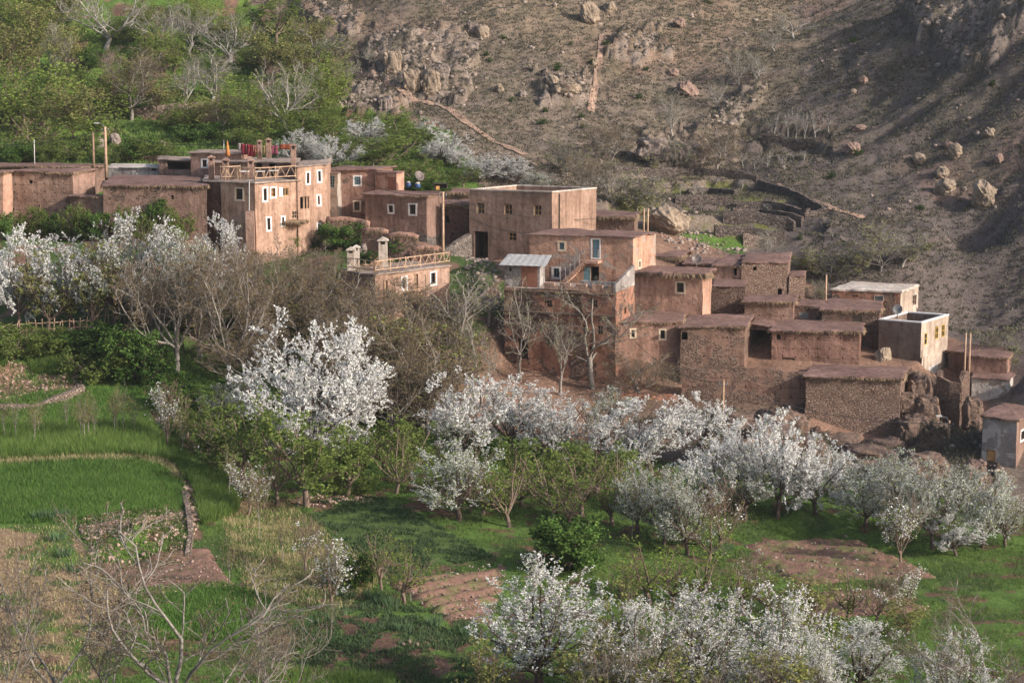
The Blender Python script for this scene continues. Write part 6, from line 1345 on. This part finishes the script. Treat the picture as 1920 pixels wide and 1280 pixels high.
wall('garden_wall', 'straw-capped rubble garden wall in front of the rubble-footed house', [(680,470,174),(705,470,173.6),(727,472,173.4)], 1.7, .5, MA['dark'], 4, .5)
wall('garden_wall', 'straw-capped garden wall behind the dark garden bush', [(722,472,173),(750,470,172.6),(784,474,172.6)], 1.3, .5, MA['dark'], 5, .6)
wall('garden_wall', 'lowest straw-capped garden wall ending at the telegraph pole', [(772,492,171),(800,490,171),(823,494,171)], 1.3, .5, MA['dark'], 6, .6)
wall('stone_wall', 'grey rubble wall climbing to the dark doorway of the plain house', [(832,488,176),(850,482,176.5),(866,474,178),(880,466,179)], 1.3, .6, MA['stoneg'], 7)
wall('retaining_wall', 'rubble and earth retaining wall under the barn and low houses', [(1278,790,155.5),(1340,795,155.1),(1400,798,154.8),(1460,800,154.5),(1512,805,154.2)], 4.7, .7, MA['wallmix'], 8, wav=.05)
wall('retaining_wall', 'rubble retaining wall under the low red house', [(1150,785,155.6),(1215,786,155.6),(1282,790,155.6)], 2.2, .7, MA['red'], 18, wav=.05)
wall('stone_wall', 'pink stone wall holding up the big wheat field', [(150,992),(220,984),(290,975),(347,963)], .22, .35, m_stone('pink_field_stone', [(.20, .12, .095), (.33, .215, .165), (.42, .29, .23), (.26, .165, .13), (.50, .37, .30)], 2.2), 9, wav=.6)
wall('stone_wall', 'low stone edging of the path beside the wheat field', [(352,1046),(358,1000),(350,950),(345,925)], .35, .4, M_DRY, 10, wav=.6)
wall('stone_bank', 'pink stone bank around the small upper wheat patch at the left edge', [(-20,770),(60,765),(120,752),(155,735)], .4, .6, M_DRY, 11, wav=.8)
for i, (l_, pts, h_) in enumerate([('upper dark dry stone terrace wall below the gully trees',[(1430,268),(1480,270),(1530,270),(1545,264)],.6), ('dark terrace wall at the top of the grassy steps',[(1150,322),(1220,326),(1300,328),(1360,330),(1420,340)],.7),
    ('terrace wall of the grassy steps, second from the top',[(1290,365),(1330,362),(1380,366)],.6), ('long dark terrace wall running down beside the hill path',[(1422,352),(1460,360),(1500,376),(1545,396)],.9), ('dark terrace wall of the stone steps, upper',[(1380,392),(1430,392),(1480,402),(1515,410)],.9),
    ('dark terrace wall of the stone steps, middle',[(1355,414),(1420,414),(1475,425),(1490,430)],.9), ('dark terrace wall of the stone steps, lowest',[(1340,440),(1400,440),(1440,450),(1470,446)],.9), ('dark terrace wall of the stone steps, between upper and middle',[(1372,403),(1425,403),(1480,413),(1505,420)],.7), ('short dark terrace wall above the green patch',[(1392,452),(1430,456),(1455,462)],.9), ('thin terrace wall under the grassy steps',[(1265,378),(1320,376),(1372,380)],.6), ('cross wall of pale stones ending the terrace steps',[(1505,412),(1530,404),(1552,396)],.5),
    ('short dark terrace wall by the foot of the outcrop, upper',[(650,124),(672,122),(695,120)],1.0), ('short dark terrace wall by the foot of the outcrop, lower',[(640,150),(668,148),(692,146)],1.0), ('short terrace wall on the green slope',[(120,118),(170,112),(215,110)],.8), ('low terrace wall among the woods of the green slope',[(250,215),(320,208),(380,205)],.8)]):
    wall('terrace_wall', l_, pts, h_, .6, M_DRYD if 'green' not in l_ else M_DRY, 30 + i, group='dry stone terrace walls on the hill')
def fence(label, pts, h, seed, mat, step=.9, lean=.25):
    w = [G(*p) for p in pts]; root = thing('stick_fence', label, 'fence', w[0]); rnd = random.Random(seed); q = []
    for a, b in zip(w[:-1], w[1:]):
        n = max(1, int((b - a).length / step)); q += [a.lerp(b, k / n) for k in range(n)]
    q.append(w[-1])
    for p in q:
        mb = MB(); l = Vector((rnd.uniform(-lean, lean), rnd.uniform(-.1, .1), 0)); b = p - root.location; mb.tube([b - Vector((0, 0, .2)), b + Vector((0, 0, h * rnd.uniform(.8, 1.15))) + l], [.06, .045], 5); mb.build('stake', mat, root)
    for k in (.45, .85):
        mb = MB(); mb.tube([p - root.location + Vector((0, 0, h * k + rnd.uniform(-.05, .05))) for p in q], .04, 5); mb.build('rail', mat, root)
    return root
wall('ruined_enclosure', 'roofless curved ruin wall on top of the bastion, right of the tower house', [(1762,738,157.2),(1760,738,154.9),(1782,739,154.3),(1800,741,154.0),(1812,738,156.5),(1806,736,158.5)], 1.3, .5, MA['stone'], 21, cat='ruin', wav=.7)
fence('rustic stick fence along the terrace under the left blossoming trees', [(-10,640),(60,632),(120,628),(170,626)], 1.3, 3, M_POLE, .4); fence('rustic stick fence behind the tallest left blossoming tree', [(175,606),(215,602),(262,600)], 1.2, 4, M_POLE, .4)

# ------------------------------------------------------------------ poles, cables, dishes, tanks, washing
def pole(label, px, top, bot, D, r=.13, lamp=False, mat=M_POLE, n=1, hardware=True, name='telegraph_pole'):
    b = P(px, bot, D); t = P(px, top, D); root = thing(name, label, 'pole', b); h = t.z - b.z
    for k in range(n): mb = MB(); mb.tube([(k * .38, 0, -.8), (k * .38, 0, h * .5), (k * .38 + .02, 0, h)], [r, r * .9, r * .75], 8); mb.build('post', mat, root, True)
    if hardware: mb = MB(); mb.tube([(-.35, 0, h - .35), (.35, 0, h - .35)], .03, 5); mb.tube([(-.3, 0, h - .3), (-.3, 0, h - .15)], .045, 6); mb.tube([(.3, 0, h - .3), (.3, 0, h - .15)], .045, 6); mb.build('insulator_bracket', M_METAL, root)
    if lamp: mb = MB(); mb.tube([(0, 0, h - .1), (-.2, 0, h + .25), (-.75, 0, h + .35)], .03, 5); mb.build('lamp_arm', M_METAL, root); mb = MB(); mb.box((-.8, 0, h + .36), (.45, .2, .12)); mb.build('lamp_head', M_TIN, root)
    return root, t
_, t1 = pole('telegraph pole with a small street lamp, behind the western houses', 199, 238, 318, 187.5, .17, True)
_, t2 = pole('shorter weathered pole left of the street lamp pole', 176, 248, 310, 188, .14, mat=M_WOODG, hardware=False)
_, t3 = pole('tall wooden telegraph pole in the street left of the big plain house', 831, 360, 492, 174, .13)
_, t4 = pole('double wooden pole beside the domed boulder', 1207, 391, 436, 183, .09, n=2, hardware=False)
_, t5 = pole('wooden pole standing behind the dark red house', 1548, 515, 562, 171, .1, hardware=False)
_, t6 = pole('double wooden pole behind the tower house', 1808, 624, 705, 159, .09, n=2, hardware=False)
_, t7 = pole('weathered telegraph pole rising from the white orchard', 1354, 712, 845, 147.5, .12, mat=M_WOODG)
_, t8 = pole('telegraph pole with a white lamp below the ruined enclosure', 1777, 788, 862, 147, .12, True, mat=M_WOODG)
pole('thin white mast on the far west roof', 65, 262, 302, 190, .04, hardware=False, mat=M_WHITE, name='mast'); pole('thin mast on the terrace guesthouse roof', 420, 262, 298, 181, .035, hardware=False, mat=M_METAL, name='mast')
mb = MB(); b = P(800, 860, 148)
M_CABLE = plain('black_cable', (.03, .03, .03), .6, .1, 4)
def cable(label, a, b, sag, n=14, r=.022):
    mb = MB(); mb.tube([a.lerp(b, i / n) - Vector((0, 0, sag * 4 * (i / n) * (1 - i / n))) - a for i in range(n + 1)], r, 4); o = mb.build('cable', M_CABLE, None, loc=a); return tag(o, label, 'cable')
dz = Vector((0, 0, -.2))
cable('cable from the lamp pole to the guesthouse roof mast', t1 + dz, P(420, 266, 181), .8); cable('cable leaving the lamp pole to the left photo edge', t1 + dz, P(-60, 268, 185), .7); cable('cable from the reddish house to the street telegraph pole', P(628, 316, 184), t3 + dz, .9)
cable('upper cable crossing the front of the big plain house', t3 + dz, P(1190, 398, 182.5) , 1.4); cable('lower cable crossing the front of the big plain house', t3 + dz * 3, P(1068, 404, 183.5), 1.0); cable('cable from the street pole down to the terracotta house', t3 + dz * 4, P(990, 437, 167), .7)
cable('cable crossing below the rubble building to the white lamp pole', P(1360, 722, 147.5), t8 + dz, .9); cable('cable from the white lamp pole to the grey house', t8 + dz, P(1845, 795, 142.5), .3); cable('cable from the orchard pole up to the low red house', t7 + dz, P(1190, 640, 156.5), .9)
cable('cable from the tower house to the double pole', P(1779, 622, 165), t6 + dz * .5, .2)
def dish(label, px, py, D, r, mat, az, foot=.9):
    c = P(px, py, D); root = thing('satellite_dish', label, 'satellite dish', (c.x, c.y, c.z - foot)); mb = MB(); n = 20; rings = 5; d = Vector((math.cos(az), math.sin(az), .55)).normalized(); a = d.orthogonal().normalized(); b = d.cross(a); vs = []
    for k in range(rings + 1):
        q = k / rings * r
        for i in range(n): w = 2 * math.pi * i / n; p = (a * math.cos(w) + b * math.sin(w)) * q + d * (q * q / r * .35); vs.append(Vector((0, 0, foot)) + p)
    fs = []
    for k in range(rings):
        for i in range(n): j = (i + 1) % n; fs.append((k * n + i, k * n + j, (k + 1) * n + j, (k + 1) * n + i))
    mb.add(vs, fs); o = mb.build('reflector', mat, root, True); so = o.modifiers.new('thick', 'SOLIDIFY'); so.thickness = .02
    mb = MB(); mb.tube([(0, 0, 0), (0, 0, foot)], .04, 6); mb.build('mount', M_METAL, root); mb = MB(); e = Vector((0, 0, foot)) + d * r * .95; mb.tube([Vector((0, 0, foot)) - a * r * .9 + d * r * .3, e], .02, 5); mb.build('feed_arm', M_METAL, root); return root
M_DISH = plain('dish_metal', (.13, .105, .10), .5, .2, 3, .3); M_DISHG = plain('grey_dish', (.17, .165, .165), .5, .15, 3)
dish('dark tilted satellite dish on the roof beside the blue water tanks', 785, 331, 184, .5, M_DISH, -.9, .7); dish('dark satellite dish behind the salmon house roof', 1306, 487, 171, .5, M_DISH, -1.5, .6); dish('large grey satellite dish on the tower house terrace', 1683, 581, 165, .45, M_DISHG, -1.9, .8)
def tank(label, px, py, D, r, h, mat):
    c = P(px, py, D); root = thing('water_barrel', label, 'barrel', c); mb = MB(); mb.tube([(0, 0, 0), (0, 0, h * .15), (0, 0, h * .5), (0, 0, h * .85), (0, 0, h)], [r * .9, r, r * 1.06, r, r * .85], 14); mb.build('body', mat, root, True); mb = MB(); mb.tube([(0, 0, h), (0, 0, h + .05), (0, 0, h + .12)], [r * .8, r * .8, r * .4], 12); mb.build('lid', M_CREAM, root)
M_BLUEP = plain('blue_plastic', (.04, .08, .18), .4, .2, 3)
tank('blue plastic barrel nearest the white column on the roof', 766, 351, 184, .25, .45, M_BLUEP); tank('blue barrel with a clay-coloured lid under the satellite dish', 783, 352, 183.5, .28, .4, M_BLUEP)
c = P(826, 354, 182); root = thing('roof_box', 'open black box frame on the thatched house roof beside the pole', 'box', c); mb = MB(); mb.box((0, 0, .5), (1.3, .7, .06)); mb.box((-.62, 0, .25), (.06, .7, .5)); mb.box((.62, 0, .25), (.06, .7, .5)); mb.box((0, .32, .25), (1.18, .05, .44)); mb.build('body', M_DARKF, root); mb = MB(); mb.box((-.25, -.3, .1), (.35, .1, .35)); mb.build('panel', M_WOOD, root)
# washing on the guesthouse roof line
rl = GQ[2]['zt'] + .4; A0 = P(446, 268, 182.5); B0 = P(552, 268, 182.0); cl = cable('washing line across the guesthouse roof', A0, B0, .25, r=.015)
for i, (x_, w_, h_, col, l_) in enumerate([(451,.5,.7,(.34,.27,.26),'pale pink cloth on the roof washing line'),(459,.7,1.0,(.17,.02,.028),'left dark red blanket on the roof washing line'),(464,.35,.85,(.24,.13,.12),'narrow rose cloth between the two dark red blankets'),(471,.75,1.1,(.15,.018,.025),'right dark red blanket on the roof washing line'),(479,.45,.8,(.27,.13,.09),'coral cloth right of the dark red blankets'),(496,.4,.9,(.26,.21,.09),'yellow cloth beside the roof chimney'),(513,.8,.9,(.17,.05,.07),'purple-red rug right of the middle roof chimney'),(536,1.3,.5,(.24,.07,.035),'orange and red patterned rug before the last roof chimney')]):
    t_ = (x_ - 446) / 106; p = A0.lerp(B0, t_) - Vector((0, 0, .25 * 4 * t_ * (1 - t_))); mb = MB(); vs = []; n = 8
    for r_ in range(5):
        for k in range(n + 1): u = k / n - .5; vs.append((u * w_, .05 * math.sin(k * 1.7 + r_ * .5 + i) + .04 * r_, -h_ * r_ / 4 + .01 * math.sin(k)))
    fs = [(r_ * (n + 1) + k, r_ * (n + 1) + k + 1, (r_ + 1) * (n + 1) + k + 1, (r_ + 1) * (n + 1) + k) for r_ in range(4) for k in range(n)]
    mb.add(vs, fs); o = mb.build('hanging_cloth', plain('cloth_%d' % i, col, .9, .25, 4), None, True, loc=p); tag(o, l_, 'cloth', 'washing on the guesthouse roof'); so = o.modifiers.new('t', 'SOLIDIFY'); so.thickness = .015
# orange umbrella folded
c = P(427, 294, 178); root = thing('folded_umbrella', 'folded orange parasol on the guesthouse roof', 'parasol', c); mb = MB(); mb.tube([(0, 0, .1), (0, 0, .6), (0, 0, 1.1), (0, 0, 1.45)], [.24, .17, .09, .03], 10); mb.build('canopy', plain('orange_cloth', (.42, .17, .05), .8, .2, 4), root, True); mb = MB(); mb.tube([(0, 0, -.6), (0, 0, 1.55)], .03, 6); mb.build('pole', M_WOODG, root)
# terrace furniture
def cone_tent(label, px, py, D, h, r):
    c = P(px, py, D); root = thing('tripod_frame', label, 'stand', c)
    for k in range(3): mb = MB(); w = k * 2.09 + .4; mb.tube([(math.cos(w) * r, math.sin(w) * r, 0), (-math.cos(w) * .05, -math.sin(w) * .05, h)], .04, 5); mb.build('leg', M_POLE, root)
for px_, py_, D_, l_ in ((425,338,173.6,'wooden tripod frame under the orange parasol on the roof terrace'),(449,338,173.6,'second wooden tripod frame on the guesthouse roof terrace')): cone_tent(l_, px_, py_, D_, 1.0, .45)
def table(label, px, py, D, h=.72, w=.8, mat=M_WHITE):
    c = P(px, py, D); root = thing('terrace_table', label, 'table', c); mb = MB(); mb.box((0, 0, h), (w, w, .05)); mb.build('tabletop', mat, root)
    for a, b in ((-1, -1), (1, -1), (1, 1), (-1, 1)): mb = MB(); mb.tube([(a * w * .42, b * w * .42, 0), (a * w * .42, b * w * .42, h - .03)], .03, 5); mb.build('leg', M_POLE, root)
z_ = GQ[0]['zt'] + .16
for px_, D_, l_ in ((459,173.4,'white-topped table left of the posts on the guesthouse terrace'),(514,174.6,'white-topped table before the dark door on the guesthouse terrace'),(488,173.4,'table with bright cloth on the guesthouse terrace')):
    p = P(px_, 338, D_); k = z_ / p.z; p = P(px_, 338, D_); c_ = Vector((p.x, p.y, z_)); root = thing('terrace_table', l_, 'table', c_); mb = MB(); mb.box((0, 0, .72), (.8, .8, .05)); mb.build('tabletop', M_WHITE, root)
    for a, b in ((-1, -1), (1, -1), (1, 1), (-1, 1)): mb = MB(); mb.tube([(a * .33, b * .33, 0), (a * .33, b * .33, .7)], .03, 5); mb.build('leg', M_POLE, root)
for k, (px_, l_) in enumerate(((690,'left wooden sun lounger on the lower guesthouse terrace'),(701,'right wooden sun lounger on the lower guesthouse terrace'))):
    p = P(px_, 507, 164.3); root = thing('sun_lounger', l_, 'sun lounger', (p.x, p.y, TGZ)); root.rotation_euler = (0, 0, 2.2); mb = MB()
    for i in range(6): mb.box((-.55 + i * .22, 0, .3), (.16, .6, .04))
    mb.build('seat', M_POLE, root); mb = MB(); v = [(-.62, -.3, .3), (-.62, .3, .3), (-1.05, .3, .72), (-1.05, -.3, .72)]; mb.add(v + [(x, y, z - .04) for x, y, z in v], [(0, 1, 2, 3), (7, 6, 5, 4), (0, 4, 5, 1), (1, 5, 6, 2), (2, 6, 7, 3), (3, 7, 4, 0)]); mb.build('backrest', M_POLE, root)
    for a, b in ((-.5, -.27), (.5, -.27), (.5, .27), (-.5, .27)): mb = MB(); mb.box((a, b, .14), (.06, .06, .28)); mb.build('leg', M_POLE, root)
# small outdoor bits
mb = MB(); p = G(130, 628); vs = [(0, 0, .7), (.25, .05, .45), (.3, 0, 0), (-.3, .05, 0), (-.22, 0, .4), (0, -.2, .35), (0, .2, .3)]; mb.add(vs, [(0, 5, 1), (0, 1, 6), (0, 6, 4), (0, 4, 5), (5, 3, 2), (5, 2, 1), (1, 2, 6), (6, 2, 3), (6, 3, 4), (4, 3, 5)]); tag(mb.build('white_sack', M_WHITE, None, loc=p), 'white sack standing at the foot of the round blossoming tree', 'sack')
for px_, py_, l_ in ((586,1203,'left pale stone at the foot of the lowest sapling'),(612,1203,'right pale stone at the foot of the lowest sapling')): boulder(l_, px_ + 170, py_, py_ + 8, 9, M_ROCKT, px_, name='stone')
def iris(label, px, py, seed, n=90, r=.5, h=.55):
    g = G(px, py); rng = np.random.default_rng(seed); a = rng.random(n) * 6.28; q = rng.random(n) ** .5 * r; p = np.stack([np.cos(a) * q, np.sin(a) * q, np.zeros(n) - .03], 1); t = p + np.stack([np.cos(a) * rng.uniform(.05, .3, n), np.sin(a) * rng.uniform(.05, .3, n), rng.uniform(.6, 1.2, n) * h], 1); b = rng.random(n) * 6.28; s_ = np.stack([np.cos(b), np.sin(b), 0 * b], 1) * .035
    v = np.stack([p - s_, p + s_, t], 1).reshape(-1, 3); return tag(link('iris_clump', mesh_np('iris_clump', v, np.arange(n * 3).reshape(-1, 3), [M_IRIS]), None, g), label, 'iris', 'blue-green iris clumps on the banks')
LS = [(505,1160),(530,1150),(560,1160),(595,1165),(620,1158),(640,1150),(700,1120),(720,1130),(735,1135),(755,1180),(815,1170),(880,1190),(1360,1030),(1352,1040),(1655,1098),(1682,1108),(1700,1120),(1668,1100),(90,968),(105,972),(120,968),(75,970),(110,1010),(120,1040),(140,1070),(570,1175),(480,1158),(650,1120)]
LB = ranked(LS, 'iris clump', [(1000, 'on the big wheat field edge'), (1075, 'around the ridged plot and left bank'), (1135, 'beside the soil plots'), (9999, 'along the foot of the straw bank')])
for i, (x_, y_) in enumerate(LS):
    iris(LB[i], x_, y_, i, r=.45)
# small green shrubs dotted on the tan slope
LS = [(912,106,14),(918,117,12),(1137,84,16),(1044,126,14),(1044,134,12),(1016,234,20),(1094,241,14),(1023,211,12),(1110,119,14),(944,74,12),(1212,134,12),(1198,185,12),(1090,222,10),(958,190,12),(1608,292,22),(1560,335,18),(1725,393,16),(1330,8,16),(1070,85,8),(1600,80,14),(1500,450,10),(1860,160,10)]
LB = ranked(LS, 'small round bush', [(100, 'high on the dry slope'), (200, 'on the middle of the dry slope'), (300, 'low on the dry slope'), (999, 'on the right slope below the boulders')])
for i, (x_, y_, w_) in enumerate(LS):
    plant('shrub_dark', LB[i], x_, y_ - w_ * .55, y_, None, w_, 'round bushes dotted on the dry slope')
# ------------------------------------------------------------------ the thin spring haze of the valley
mb = MB(); mb.box((0, 185, 20), (560, 540, 180)); hz = mb.build('haze', []); tag(hz, kind='stuff')
hm = bpy.data.materials.new('haze'); hm.use_nodes = True; ht = hm.node_tree; ht.nodes.clear(); ho = ht.nodes.new('ShaderNodeOutputMaterial'); hv = ht.nodes.new('ShaderNodeVolumePrincipled')
hv.inputs['Color'].default_value = (.80, .84, .90, 1); hv.inputs['Density'].default_value = .00012; hv.inputs['Anisotropy'].default_value = .1; ht.links.new(hv.outputs[0], ho.inputs['Volume']); hz.data.materials.append(hm)
sc.cycles.volume_bounces = 0
